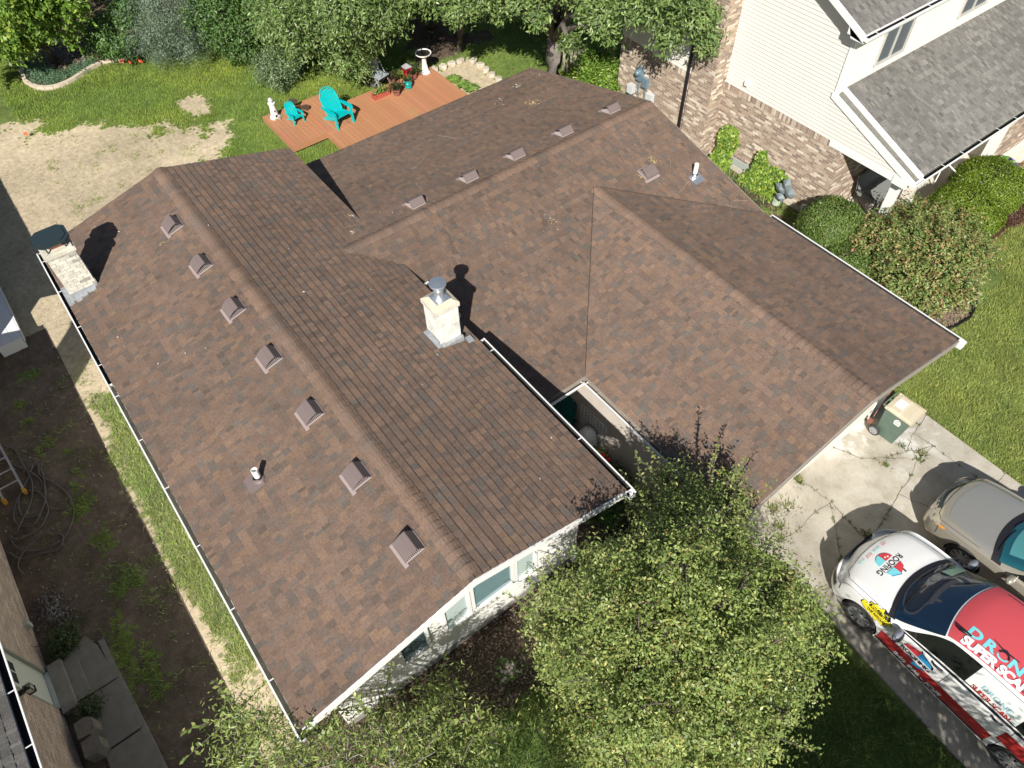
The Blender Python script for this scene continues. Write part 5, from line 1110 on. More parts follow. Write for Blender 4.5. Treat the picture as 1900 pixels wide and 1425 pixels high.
ws_patch(van_b, 'paper', mat('mint_paper', (.42, .62, .45), .6), w0, 1.22, 1.40, (.84, .80), off=.018, y0=(.52, .92), nx=3, ny=4)
mb = MB()
for dx, y0, y1 in ((1.17, -.72, -.05), (1.15, .02, .70)):
    V0 = []
    for k in range(9):
        y = y0 + (y1 - y0) * k / 8; h, n, _, _ = vt.ray_cast(Vector((dx + .26 * y * y + .10 * k / 8, y, 3)), Vector((0, 0, -1))); V0.append(h + Vector((0, 0, .025)))
    mb.tube(V0, .009, 5)
mb.build('wiper', M_trimb, van)
# red roof panel
ws_patch(van_b, 'roof_wrap', mat('wrap_roof_red', (.60, .085, .10), .45, var=.06, scale=60), van, 1.885, 4.55, (.735, .70), off=.006, nx=30, ny=16)
def fg(p): return lambda r: p[0] + (p[1] - p[0]) * (r - 6.15) / 1.35
for sd in (-1, 1):
    gl = van_b.patch('side_window', 0, 0, 6.20, 7.45, M_side, van, side=sd, off=.009, nx=30, nr=14, xf=lambda r: (1.52 + (r - 6.2) * .50, 3.72 - max(0, r - 7.2) * .1))
    van_b.patch('rear_side_window', 0, 0, 6.25, 7.40, M_side, van, side=sd, off=.005, xf=lambda r: (3.80, 4.55 - (r - 6.25) * .12))
    if sd < 0:
        wp = van_b.patch('window_graphic', 0, 0, 6.26, 7.40, mat('wrap_pale', (.66, .70, .68), .5), gl, side=sd, off=.013, nx=14, nr=10, xf=lambda r: (2.66, 3.55 - max(0, r - 7.1) * .2))
    van_b.patch('red_side_band', 1.32, 3.50, 2.2, 3.95, M_redd, van, side=sd, off=.005, nx=20, nr=6)
    van_b.patch('sill_trim', 1.30, 3.52, 1.7, 2.25, M_trimb, van, side=sd, off=.006, nx=12, nr=2)
    van_b.patch('belt_moulding', 1.5, 4.5, 5.95, 6.12, M_trimb, van, side=sd, off=.007, nx=16, nr=1)
    van_b.patch('door_line', 2.46, 2.468, 2.3, 6.0, M_trimb, van, side=sd, off=.004, nx=1, nr=12); van_b.patch('door_line', 1.50, 1.508, 2.3, 6.0, M_trimb, van, side=sd, off=.004, nx=1, nr=12); van_b.patch('door_line', 3.62, 3.628, 2.3, 6.0, M_trimb, van, side=sd, off=.004, nx=1, nr=12)
    van_b.patch('rear_red_band', 3.55, 4.9, 4.1, 4.9, M_redd, van, side=sd, off=.005, nx=10, nr=3)
    for hx in (2.26, 3.35):
        mb = MB(); p = van_b.pt(hx, 5.35, sd); mb.tube([p + Vector((-.10, sd * .004, 0)), p + Vector((-.05, sd * .035, 0)), p + Vector((.05, sd * .035, 0)), p + Vector((.10, sd * .004, 0))], [.012, .022, .022, .012], 8); mb.build('door_handle', M_trimb, van, smooth=True)
    mb = MB(); mm = Matrix.Translation((1.56, sd * 1.10, 1.06)) @ Matrix.Diagonal((.075, .135, .095, 1)); mb.lathe([(0, -1), (.5, -.87), (.87, -.5), (1, 0), (.87, .5), (.5, .87), (0, 1)], seg=18, mtx=mm); mb.box(1.52, 1.60, min(sd * .93, sd * 1.02), max(sd * .93, sd * 1.02), 1.00, 1.05)
    mi = mb.build('mirror', M_trimb, van, smooth=True)
    mb = MB(); mm = Matrix.Translation((1.535, sd * 1.10, 1.085)) @ Matrix.Diagonal((.075, .133, .085, 1)); mb.lathe([(0, -.2), (.98, -.1), (.95, .3), (.75, .65), (.4, .92), (0, 1)], seg=18, mtx=mm); mb.build('mirror_cap', mat('mirror_grey', (.20, .22, .26), .3, coat=.5), mi, smooth=True)
    van_b.patch('headlight', 0, 0, 4.75, 5.75, mat('headlight_lens', (.42, .44, .45), .08, spec=.9, coat=1), van, side=sd, off=.005, nx=8, nr=5, xf=lambda r: (.035 + (r - 4.75) * .06, .30 + (r - 4.75) * .22))
    van_b.patch('fog_light_recess', .06, .24, 2.7, 3.5, M_trimb, van, side=sd, off=.005, nx=4, nr=3)
    van_b.patch('roof_rail', 2.2, 4.5, 8.12, 8.20, M_trimb, van, side=sd, off=.005, nx=20, nr=1)
mb = MB(); mb.box(-.012, .03, -.40, .40, .60, .68); mb.box(-.012, .03, -.42, .42, .40, .50); mb.build('grille', M_trimb, van)
mb = MB(); mb.box(-.018, -.005, -.16, .16, .51, .59); mb.build('number_plate', M_wht, van)
mb = MB()
for sd in (-1,):
    h, n, _, _ = vt.ray_cast(Vector((2.15, -.52, 3)), Vector((0, 0, -1))); h += Vector((0, 0, .02)); mb.tube([h + Vector((-.10, -.02, 0)), h + Vector((.10, .01, 0))], [.035, .028], 8)
mb.build('roof_fitting', M_trimb, van, smooth=True)
# lettering
up, fw, lf = Vector((0, 0, -1)), Vector((1, 0, 0)), Vector((0, 1, 0))
def sx(m, k): return [Vector((v.x * k, v.y, 0)) for v in m[0]], m[1]
it = []
for s_, x in (('D', 2.27), ('R', 2.52), ('N', 2.97), ('E', 3.21)): it.append(shift(sx(text_mesh(s_, .25, .010), 1.22), x, -.435, 0))
ring = [(math.cos(a) * .10, math.sin(a) * .085) for a in np.linspace(-2.9, -.2, 14)] + [(math.cos(a) * .068, math.sin(a) * .055) for a in np.linspace(-.2, -2.9, 14)]
it.append(shift(poly_mesh(ring), 2.74, -.43, 0))
ring = [(math.cos(a) * .10, math.sin(a) * .085) for a in np.linspace(-.1, 3.0, 14)] + [(math.cos(a) * .068, math.sin(a) * .055) for a in np.linspace(3.0, -.1, 14)]
it.append(shift(poly_mesh(ring), 2.74, -.42, 2)); it.append(shift(poly_mesh([(-.23, .09), (-.05, .04), (.05, .04), (.23, .07), (.23, .08), (.05, .07), (.0, .09), (-.05, .07), (-.23, .10)]), 2.73, -.39, 2))
it.append(shift(text_mesh('SUPER SCAN', .21, .012, .95), 2.76, -.635, 1))
decal('roof_lettering', it, ((0, 0, 2), fw, lf, up), vt, [M_cyan, M_wht, M_blk], van, off=.010)
# bonnet logo: reads towards -y with its top towards the windscreen
it = [shift(text_mesh('ROOFING', .150, .002, .98), 0, 0, 1)]
house_r = [(-.24, .10), (-.20, .21), (0, .31), (0, .10)]; house_c = [(0, .10), (0, .31), (.20, .21), (.24, .10)]
it += [shift(poly_mesh(house_r), .0, .0, 0), shift(poly_mesh(house_c), 0, 0, 2), shift(poly_mesh([(-.13, .245), (-.13, .34), (-.09, .34), (-.09, .265)]), 0, 0, 1), shift(poly_mesh([(0, .31), (0, .335), (.22, .225), (.20, .21)]), 0, 0, 3)]
sr = [(0, -.10), (-.22, -.10)] + [(-.22 * math.cos(a), -.10 - .20 * math.sin(a)) for a in np.linspace(.2, 1.57, 7)]; s2 = [(0, -.10), (.22, -.10)] + [(.22 * math.cos(a), -.10 - .20 * math.sin(a)) for a in np.linspace(.2, 1.57, 7)]
it += [shift(poly_mesh(sr), 0, 0, 0), shift(poly_mesh(s2), 0, 0, 2)]
for dx, dy in ((-.07, -.17), (-.13, -.15)): it.append(shift(poly_mesh([(math.cos(a) * .022, math.sin(a) * .022) for a in np.linspace(0, 5.7, 10)]), dx, dy, 4))
it.append(shift(text_mesh('FREE', .065, .001), -.36, -.42, 0)); it.append(shift(text_mesh('DRONE', .065, .001), -.12, -.42, 2)); it.append(shift(text_mesh('ROOF', .065, .001), .13, -.42, 0)); it.append(shift(text_mesh('SCAN', .065, .001), .36, -.42, 2))
it = [([Vector((v.x * .86, v.y * .80, 0)) for v in a], b, c) if k else (a, b, c) for k, (a, b, c) in enumerate(it)]
decal('bonnet_logo', it, ((.62, -.08, 1.2), (0, -1, 0), (1, 0, 0), up), vt, [M_red, M_blk, M_cyan, M_blue, M_wht], van, off=.008)
# yellow starburst over the front wheel
st = []
for k in range(26):
    a = 2 * math.pi * k / 26; q = (1.0 if k % 2 == 0 else .72) * (1 + .12 * math.sin(k * 2.3)); st.append((.30 * q * math.cos(a), .145 * q * math.sin(a)))
it = [shift(poly_mesh([(x * 1.05, y * 1.07) for x, y in st]), 0, 0, 1), shift(poly_mesh(st), 0, 0, 0), shift(text_mesh('ROOFERS TO', .066, .002), 0, .035, 1), shift(text_mesh('THE RESCUE!', .066, .002), .01, -.045, 1)]
d_ = Vector((0, .62, -.78)).normalized(); decal('starburst', it, ((1.08, -.93, .86), fw, Vector((0, .78, .62)).normalized(), d_), vt, [M_yel, M_blk], van, off=.009)
# side door logo and phone lettering
it = [shift(text_mesh('ROOFING', .135, .003, .95), 0, 0, 1), shift(poly_mesh([(-.28, .09), (-.24, .19), (0, .28), (0, .09)]), 0, 0, 0), shift(poly_mesh([(0, .09), (0, .28), (.24, .19), (.28, .09)]), 0, 0, 3), shift(poly_mesh([(-.02, .28), (-.02, .30), (.28, .19), (.30, .09), (.27, .09), (.24, .18)]), 0, 0, 1), shift(poly_mesh([(0, -.09), (.24, -.09), (.12, -.18), (0, -.20)]), 0, 0, 3), shift(poly_mesh([(0, -.09), (-.24, -.09), (-.12, -.18), (0, -.20)]), 0, 0, 0)]
decal('door_logo', it, ((1.98, -1.0, .74), fw, Z, lf), vt, [M_red, M_blk, M_cyan, M_blue], van, off=.010)
decal('side_lettering', [shift(text_mesh('248 996 - JOJS', .17, .006, .95, .2), 0, 0, 0)], ((2.15, -1.0, .40), fw, Z, lf), vt, [M_wht], van, off=.016)
decal('window_lettering', [shift(text_mesh('DRONE', .145, .002, 1.05, .1), .02, .055, 1), shift(text_mesh('SUPER SCAN', .125, .003, .95, .1), 0, -.085, 0)], ((3.10, -.9, 1.33), fw, Vector((0, .35, .93)), lf), vt, [M_redd, mat('wrap_pale_blue', (.30, .52, .60), .4)], van, off=.020)
decal('rear_lettering', [shift(text_mesh('CALL', .10, .003), 0, 0, 0)], ((4.6, -1.0, .70), fw, Z, lf), vt, [M_cyan], van, off=.018)
# ---- gold sedan
sed_b = Body(5.05, [(0, .56), (.04, .64), (.12, .70), (.3, .76), (.8, .85), (1.20, .90), (1.36, .94), (1.8, 1.16), (2.2, 1.33), (2.6, 1.41), (3.3, 1.40), (3.9, 1.16), (4.2, 1.02), (4.8, .98), (5.0, .8), (5.05, .65)],
    [(0, .50), (.04, .58), (.12, .63), (.3, .68), (.8, .75), (1.3, .80), (1.8, .83), (4.0, .88), (4.9, .8), (5.05, .6)], [(0, .50), (.03, .60), (.10, .70), (.22, .79), (.40, .85), (.8, .895), (1.5, .91), (4.0, .90), (4.7, .84), (5.05, .70)], curve=.24, zlow=(.18, .18, .26, .40, .56))
sed, sb, st_ = car('sedan', 'gold beige sedan parked right of the lettered minivan, cut by the picture edge', 'car', sed_b, (15.36, 12.36, .06), R(1.0), M_gold, (1.02, 3.84), .80, .325, .21, 9, mat('hubcap', (.58, .57, .55), .3, metal=.6), M_ws, None, None, None)
ws_patch(sed_b, 'cowl', M_trimb, sed, 1.16, 1.34, (.92, .92), off=.007)
w1 = ws_patch(sed_b, 'windscreen', mat('teal_glass', (.015, .10, .13), .04, spec=.9, coat=.5), sed, 1.30, 2.12, (.86, .78), off=.013, nx=30, ny=50)
ws_patch(sed_b, 'sunshade', mat('sunshade', (.10, .34, .36), .4), w1, 1.42, 1.95, (.86, .80), off=.017, y0=(-.75, .70))
ws_patch(sed_b, 'bonnet_panel', mat('gold_bonnet_paint', (.46, .45, .41), .28, metal=.5, coat=.8), sed, .26, 1.14, (.66, .88), off=.004)
for sd in (-1, 1):
    sed_b.patch('side_window', 0, 0, 6.2, 7.45, M_side, sed, side=sd, off=.005, nx=14, nr=6, xf=lambda r: (1.72 + (r - 6.2) * .45, 3.75 - (r - 6.2) * .3))
    sed_b.patch('headlight', 0, 0, 4.8, 5.75, mat('headlight_clear', (.50, .50, .46), .08, spec=.9, coat=1), sed, side=sd, off=.005, nx=6, nr=4, xf=lambda r: (.03 + (r - 4.8) * .04, .32 + (r - 4.8) * .10))
    sed_b.patch('indicator', .34, .46, 4.75, 5.35, mat('amber_lens', (.85, .30, .02), .2, coat=1), sed, side=sd, off=.006, nx=4, nr=3)
    sed_b.patch('door_line', 1.68, 1.688, 2.3, 6.0, M_trimb, sed, side=sd, off=.004, nx=1, nr=10); sed_b.patch('side_moulding', 1.45, 3.4, 3.75, 3.95, mat('gold_trim', (.55, .50, .38), .3, metal=.5), sed, side=sd, off=.012, nx=14, nr=1)
    mb = MB(); mm = Matrix.Translation((1.80, sd * .99, .90)) @ Matrix.Diagonal((.07, .115, .075, 1)); mb.lathe([(0, -1), (.5, -.87), (.87, -.5), (1, 0), (.87, .5), (.5, .87), (0, 1)], seg=16, mtx=mm); mb.box(1.77, 1.83, min(sd * .84, sd * .92), max(sd * .84, sd * .92), .85, .89); mb.build('mirror', M_gold, sed, smooth=True)
ws_patch(sed_b, 'grille', mat('grille_dark_blue', (.03, .05, .07), .25, metal=.5), sed, .005, .085, (.62, .60), off=.006)
mb = MB(); mb.box(-.02, .01, -.16, .16, .42, .50); mb.build('number_plate', M_wht, sed)
mb = MB()
for dx, y0, y1 in ((1.26, -.62, .0), (1.28, .06, .62)):
    V0 = []
    for k in range(7):
        y = y0 + (y1 - y0) * k / 6; h, n, _, _ = st_.ray_cast(Vector((dx + .24 * y * y + .08 * k / 6, y, 3)), Vector((0, 0, -1))); V0.append(h + Vector((0, 0, .022)))
    mb.tube(V0, .008, 5)
mb.build('wiper', M_trimb, sed)

def seam(body, parent, pts, sd, name='panel_gap'):
    mb = MB(); P_ = []
    for (x0, r0), (x1, r1) in zip(pts[:-1], pts[1:]):
        for k in range(10): t = k / 10; x, r = x0 + (x1 - x0) * t, r0 + (r1 - r0) * t; P_.append(body.pt(x, r, sd) + body.nrm(x, r, sd) * .003)
    mb.tube(P_, .0045, 5); mb.build(name, M_trimb, parent)
for sd in (-1, 1):
    seam(van_b, van, [(.34, 6.6), (.7, 6.55), (1.1, 6.5), (1.30, 6.45)], sd); seam(van_b, van, [(.30, 4.75), (.32, 4.2), (.34, 3.4)], sd); seam(van_b, van, [(.22, 8.4), (.24, 7.6), (.34, 6.6)], sd); seam(van_b, van, [(.17, 10), (.18, 9.2), (.22, 8.4)], sd)
    seam(sed_b, sed, [(.30, 6.6), (.7, 6.6), (1.15, 6.6)], sd); seam(sed_b, sed, [(.34, 4.7), (.36, 4.0), (.38, 3.2)], sd); seam(sed_b, sed, [(.14, 10), (.16, 8.6), (.22, 7.4), (.30, 6.6)], sd)
    mb = MB(); p = sed_b.pt(2.5, 5.4, sd); mb.tube([p + Vector((-.09, sd * .004, 0)), p + Vector((-.05, sd * .03, 0)), p + Vector((.05, sd * .03, 0)), p + Vector((.09, sd * .004, 0))], [.01, .018, .018, .01], 8); mb.build('door_handle', M_gold, sed, smooth=True)
# ---------------------------------------------------------------- small things
def adirondack(name, label, x, y, z0, rz, s, m, group=None):
    """local: sitter faces +x; built at full size (seat ~ .4 m) and scaled"""
    r = empty(name, (x, y, z0), rz); tag(r, label, 'chair', group)
    def P_(x_, y_, z_): return (x_ * s, y_ * s, z_ * s)
    def slatted(mb, pts_a, pts_b, th, c=None):
        """ribbon between two polylines"""
        n = len(pts_a); V_ = [Vector(P_(*p)) for p in pts_a] + [Vector(P_(*p)) for p in pts_b]; d = Vector((0, 0, -th * s)); V2 = [v + d for v in V_]
        F = [(i, i + 1, n + i + 1, n + i) for i in range(n - 1)] + [(2 * n + i, 3 * n + i, 3 * n + i + 1, 2 * n + i + 1) for i in range(n - 1)] + [(i, 2 * n + i, 2 * n + i + 1, i + 1) for i in range(n - 1)] + [(n + i, n + i + 1, 3 * n + i + 1, 3 * n + i) for i in range(n - 1)] + [(0, n, 3 * n, 2 * n), (n - 1, 3 * n - 1, 4 * n - 1, 2 * n - 1)]
        mb.mesh(V_ + V2, F)
    mb = MB()     # back: seven slats with arched top
    for k in range(7):
        y0 = -.27 + k * .0785; yc = y0 + .036; top = .98 - 1.6 * yc * yc - (.04 if abs(k - 3) == 3 else 0); spread = 1 + .0
        xa = lambda z_: -.12 - (z_ - .30) * .48
        pa = [(xa(z_) + .35 * yc * yc, y0 * (1 + .12 * (z_ - .3)), z_) for z_ in (.28, .5, .75, top)]; pb = [(xa(z_) + .35 * yc * yc, (y0 + .071) * (1 + .12 * (z_ - .3)), z_) for z_ in (.28, .5, .75, top)]
        slatted(mb, pa, pb, .022)
    mb.build('backrest', m, r)
    mb = MB(); arc = [(-.12 - (z_ - .30) * .48 + .35 * y_ * y_ - .018, y_, z_) for y_, z_ in [(-.29, .30), (-.31, .55), (-.30, .80), (-.24, .93), (-.12, 1.0), (0, 1.02), (.12, 1.0), (.24, .93), (.30, .80), (.31, .55), (.29, .30)]]
    mb.tube([P_(*p) for p in arc], .022 * s, 6); mb.build('back_rim', m, r)
    mb = MB()
    for k in range(6):
        x0 = -.10 + k * .085; z_ = .27 + .10 * (k / 5) ** 1.0 + (.0 if k < 5 else -.01); slatted(mb, [(x0, -.27, z_), (x0, .27, z_)], [(x0 + .074, -.27, z_ + .018), (x0 + .074, .27, z_ + .018)], .02)
    mb.build('seat', m, r)
    for sd in (-1, 1):
        mb = MB(); slatted(mb, [(-.36, sd * .30, .52), (0, sd * .28, .56), (.30, sd * .27, .57), (.46, sd * .31, .56)], [(-.36, sd * .36, .52), (0, sd * .41, .56), (.30, sd * .43, .57), (.46, sd * .38, .56)], .028); mb.build('armrest', m, r)
        mb = MB(); mb.mesh([Vector(P_(*p)) for p in [(.36, sd * .30, 0), (.45, sd * .30, 0), (.44, sd * .30, .54), (.32, sd * .30, .54), (.36, sd * .345, 0), (.45, sd * .345, 0), (.44, sd * .345, .54), (.32, sd * .345, .54)]], [(0, 1, 2, 3), (7, 6, 5, 4), (0, 4, 5, 1), (1, 5, 6, 2), (2, 6, 7, 3), (3, 7, 4, 0)]); mb.build('leg', m, r)
        mb = MB(); mb.mesh([Vector(P_(*p)) for p in [(-.52, sd * .25, 0), (-.42, sd * .25, 0), (.40, sd * .25, .30), (.40, sd * .25, .40), (-.12, sd * .25, .29), (-.52, sd * .29, 0), (-.42, sd * .29, 0), (.40, sd * .29, .30), (.40, sd * .29, .40), (-.12, sd * .29, .29)]], [(0, 1, 2, 3, 4), (9, 8, 7, 6, 5), (0, 5, 6, 1), (1, 6, 7, 2), (2, 7, 8, 3), (3, 8, 9, 4), (4, 9, 5, 0)]); mb.build('leg', m, r)
    return r
adirondack('adirondack_chair', 'large turquoise plastic adirondack chair on the long deck', -4.85, 9.42, .217, R(8), .98, M_aqua)
adirondack('adirondack_chair', 'small child size turquoise adirondack chair on the square deck', -5.72, 8.30, .252, R(8), .56, M_aqua)
adirondack('adirondack_chair', 'dark teal adirondack chair in the shaded courtyard between the roofs', 8.98, 7.22, .03, R(-86), 1.05, M_teal)
# lighthouse ornament
r = empty('lighthouse_ornament', (-6.32, 7.86, .252)); tag(r, 'white garden lighthouse ornament on the corner of the square deck', 'ornament')
mb = MB(); mb.lathe([(.17, 0), (.165, .05), (.13, .07), (.085, .48), (.12, .50), (.12, .53), (.07, .53)], seg=20); mb.build('tower', M_white, r, smooth=False)
mb = MB(); mb.lathe([(.065, .53), (.065, .62), (.085, .63), (.05, .69), (0, .72)], seg=16); mb.build('lantern_room', mat('glass_pale', (.55, .58, .58), .2), r)
mb = MB(); mb.box(.09, .118, -.02, .02, .24, .30); mb.box(.11, .14, -.03, .03, .06, .14); mb.build('tiny_window', M_black, r)
mb = MB()
for a, rr_ in ((.3, .07), (1.2, .05), (-.5, .06)): mb.lathe([(0, 0), (rr_, .01), (rr_ * .8, rr_ * .8), (0, rr_)], cen=(.13 * math.cos(a) + .04, .16 * math.sin(a) + .03, 0), seg=8)
mb.build('base_rocks', mat('rock_tan', (.30, .25, .17), .9, var=.3), r)
# two tiny round dark tables
M_rust = mat('rusty_iron', (.10, .055, .035), .6, var=.3, scale=20)
for k, (x, y, h, rr_, l_) in enumerate(((-6.42, 8.62, .24, .15, 'round dark metal plant stand behind the small turquoise chair, farther from the long deck'), (-6.12, 8.88, .06, .15, 'round rusty brown metal disc beside the small turquoise chair'))):
    r = empty('plant_stand', (x, y, .252)); tag(r, l_, 'plant stand')
    mb = MB(); mb.lathe([(rr_, h), (rr_ + .012, h + .012), (rr_, h + .024), (rr_ - .02, h + .012), (0, h + .012)], seg=24); mb.build('top', M_rust if k else mat('dark_grate', (.07, .06, .04), .6, var=.3), r)
    for a in range(3):
        mb = MB(); mb.tube([(rr_ * .85 * math.cos(a * 2.1), rr_ * .85 * math.sin(a * 2.1), h), (rr_ * .9 * math.cos(a * 2.1), rr_ * .9 * math.sin(a * 2.1), 0)], .008, 6); mb.build('leg', M_black, r)
# birdbath
r = empty('birdbath', (-5.55, 13.30, .217)); tag(r, 'white pedestal birdbath with a dark bowl at the deck corner', 'birdbath')
mb = MB(); mb.lathe([(.18, 0), (.18, .04), (.13, .07), (.085, .30), (.075, .55), (.11, .60), (.06, .61)], seg=24); mb.build('pedestal', M_white, r, smooth=True)
mb = MB(); mb.lathe([(.06, .60), (.16, .62), (.26, .67), (.29, .72), (.27, .725), (.24, .70)], seg=32); mb.build('bowl_rim', M_white, r, smooth=True)
mb = MB(); mb.lathe([(.262, .715), (.20, .665), (.08, .645), (0, .642)], seg=32); mb.build('bowl', mat('bath_dark', (.03, .022, .018), .25, var=.4, scale=18), r, smooth=True)
# red lantern, turquoise pot, planters, folding chair
r = empty('red_lantern', (-5.62, 12.62, .217)); tag(r, 'red metal garden lantern in the shade next to the birdbath', 'lantern')
mb = MB(); mb.box(-.13, .13, -.13, .13, 0, .05); mb.box(-.11, .11, -.11, .11, .38, .42); [mb.box(a, a + .025, b, b + .025, .05, .38) for a in (-.11, .085) for b in (-.11, .085)]; mb.build('frame', mat('red_enamel', (.45, .02, .03), .35), r)
mb = MB(); mb.box(-.09, .09, -.09, .09, .05, .38); mb.build('glass', mat('red_glass', (.22, .01, .02), .15), r)
mb = MB(); mb.mesh([(-.14, -.14, .42), (.14, -.14, .42), (.14, .14, .42), (-.14, .14, .42), (0, 0, .55)], [(0, 1, 4), (1, 2, 4), (2, 3, 4), (3, 0, 4), (3, 2, 1, 0)]); mb.build('lantern_roof', mat('silver', (.6, .6, .62), .4, metal=.5), r)
def pot(name, label, x, y, z0, prof, m, plant=None, cat='pot', rx=1):
    r = empty(name, (x, y, z0)); tag(r, label, cat); mb = MB(); mb.lathe(prof, seg=24); mb.build('pot', m, r, smooth=False)
    top = max(p[1] for p in prof); rr_ = prof[-1][0] * .9
    mb = MB(); mb.lathe([(rr_, top - .03), (0, top - .02)], seg=16); mb.build('soil', mat('pot_soil', (.05, .035, .025), .95), r)
    if plant:
        n, h, pal = plant; mb = MB()
        for _ in range(n):
            a = random.uniform(0, 6.28); e = random.uniform(.2, 1); d_ = Vector((math.cos(a) * e, math.sin(a) * e, random.uniform(.2, 1))); p = d_ * h * random.uniform(.4, 1); p.z += top - .03; s_ = Vector((-math.sin(a), math.cos(a), 0)) * .03; c = tuple(np.array(random.choice(pal)) * random.uniform(.7, 1.2)); t_ = Vector((math.cos(a), math.sin(a), .3)) * .07
            mb.quad([p - t_ * .5, p + s_, p + t_, p - s_], c)
        mb.build('foliage', M_leaf, r, recalc=False)
    return r
pot('turquoise_pot', 'turquoise ribbed glazed pot standing in the dappled deck shade', -5.05, 12.28, .217, [(0, 0), (.09, 0), (.13, .08), (.11, .12), (.15, .20), (.12, .25), (.14, .32), (.12, .32)], mat('turquoise_glaze', (.0, .30, .28), .15, coat=.8), (50, .2, [(.1, .2, .04), (.06, .12, .03)]))
r = empty('planter_box', (-5.22, 11.28, .217)); tag(r, 'red brick coloured trough planter with yellow green leaves on the deck', 'planter')
mb = MB(); mb.box(-.09, .09, -.30, .30, 0, .02); [mb.box(*b) for b in ((-.10, -.08, -.31, .31, .0, .17), (.08, .10, -.31, .31, .0, .17), (-.08, .08, -.31, -.29, 0, .17), (-.08, .08, .29, .31, 0, .17))]; mb.build('trough', mat('terracotta_red', (.40, .09, .06), .6), r)
mb = MB(); mb.box(-.08, .08, -.29, .29, .02, .13); mb.build('soil', mat('pot_soil', (.05, .035, .025), .95), r)
mb = MB()
for _ in range(150):
    p = Vector((random.gauss(0, .07), random.uniform(-.28, .28), random.uniform(.12, .32))); a = random.uniform(0, 6.28); t_ = Vector((math.cos(a), math.sin(a), .4)) * .06; s_ = Vector((-math.sin(a), math.cos(a), 0)) * .022; mb.quad([p - t_ * .5, p + s_, p + t_, p - s_], tuple(np.array(random.choice(HP)) * random.uniform(.7, 1.2)))
mb.build('foliage', M_leaf, r, recalc=False)
for k, (x, y, l_) in enumerate(((-5.65, 12.0, 'dark leaved potted plant left of the turquoise pot'), (-5.45, 12.75, 'dark leaved potted plant between the red lantern and the turquoise pot'), (-4.95, 11.75, 'reddish brown potted plant in front of the grey folding chair'))):
    pot('potted_plant', l_, x, y, .217, [(0, 0), (.10, 0), (.14, .22), (.12, .22)], mat('clay_pot', (.25, .10, .07), .8), (110, .34, [(.04, .09, .025), (.05, .05, .03), (.10, .05, .03), (.08, .14, .03)]), cat='plant')
r = empty('folding_chair', (-5.75, 11.62, .217), R(15)); tag(r, 'weathered pale grey slatted folding chair among the deck plants', 'chair')
for k in range(6): 
    mb = MB(); mb.box(-.25, -.23, -.22 + k * .075, -.16 + k * .075, .42, .88); mb.build('slat', mat('grey_wood', (.34, .37, .40), .7, var=.15), r)
mb = MB(); mb.box(-.22, .2, -.24, .24, .40, .43); mb.build('seat', MATS['grey_wood'], r)
for a in (-1, 1):
    mb = MB(); mb.tube([(-.25, a * .24, .9), (.22, a * .24, 0)], .016, 6); mb.build('leg', MATS['grey_wood'], r); mb = MB(); mb.tube([(.2, a * .22, .42), (-.22, a * .22, 0)], .016, 6); mb.build('leg', MATS['grey_wood'], r)
# stone edging of the beds
def edging(name, pts, w_, h, m, label, seg=.34, gap=.012, cat='edging'):
    r = empty(name, (pts[0][0], pts[0][1], 0)); tag(r, label, cat); P_ = []
    for (x0, y0), (x1, y1) in zip(pts[:-1], pts[1:]):
        n = max(1, int(round(math.hypot(x1 - x0, y1 - y0) / seg)))
        for k in range(n): P_.append((x0 + (x1 - x0) * k / n, y0 + (y1 - y0) * k / n))
    P_.append(pts[-1]); mb = MB()
    for (x0, y0), (x1, y1) in zip(P_[:-1], P_[1:]):
        d = math.hypot(x1 - x0, y1 - y0); a = math.atan2(y1 - y0, x1 - x0); mm = Matrix.Translation((x0 - pts[0][0], y0 - pts[0][1], random.uniform(-.004, .004))) @ Matrix.Rotation(a, 4, 'Z'); mb.box(gap / 2, d - gap / 2 + .02, -w_ / 2, w_ / 2, -.03, h, mtx=mm)
    mb.build('edging_blocks' if seg < 1 else 'edging_strip', m, r); return r
edging('bed_edging', [(-16.6, 2.12), (-16.1, 2.25), (-15.59, 2.17), (-15.2, 2.0), (-14.81, 1.96), (-14.4, 1.93), (-14.06, 2.03), (-13.75, 2.15), (-13.53, 2.35), (-13.40, 2.6), (-13.37, 2.8), (-13.40, 3.1), (-13.5, 3.39), (-13.8, 3.95), (-13.99, 4.54), (-13.85, 4.9), (-13.59, 5.21), (-13.65, 5.6), (-13.82, 5.95), (-14.1, 6.14)], .13, .12, mat('edging_stone', (.60, .50, .39), .85, var=.15, scale=6), 'curving pale concrete edging around the left back bed')
edging('lawn_edging', [(12.55, 16.4), (12.67, 17.04), (12.75, 17.34), (12.8, 17.85), (12.70, 18.2), (12.58, 18.5), (12.3, 18.93)], .045, .06, M_black, 'black plastic lawn edging bending round the mulch bed by the garage', seg=3)
edging('lawn_edging', [(11.75, 20.2), (11.5, 20.6), (11.39, 21.01), (11.40, 21.4), (11.47, 21.84), (11.63, 22.4), (11.8, 23.2)], .045, .06, M_black, 'black plastic lawn edging in front of the dark red barberries', seg=3)
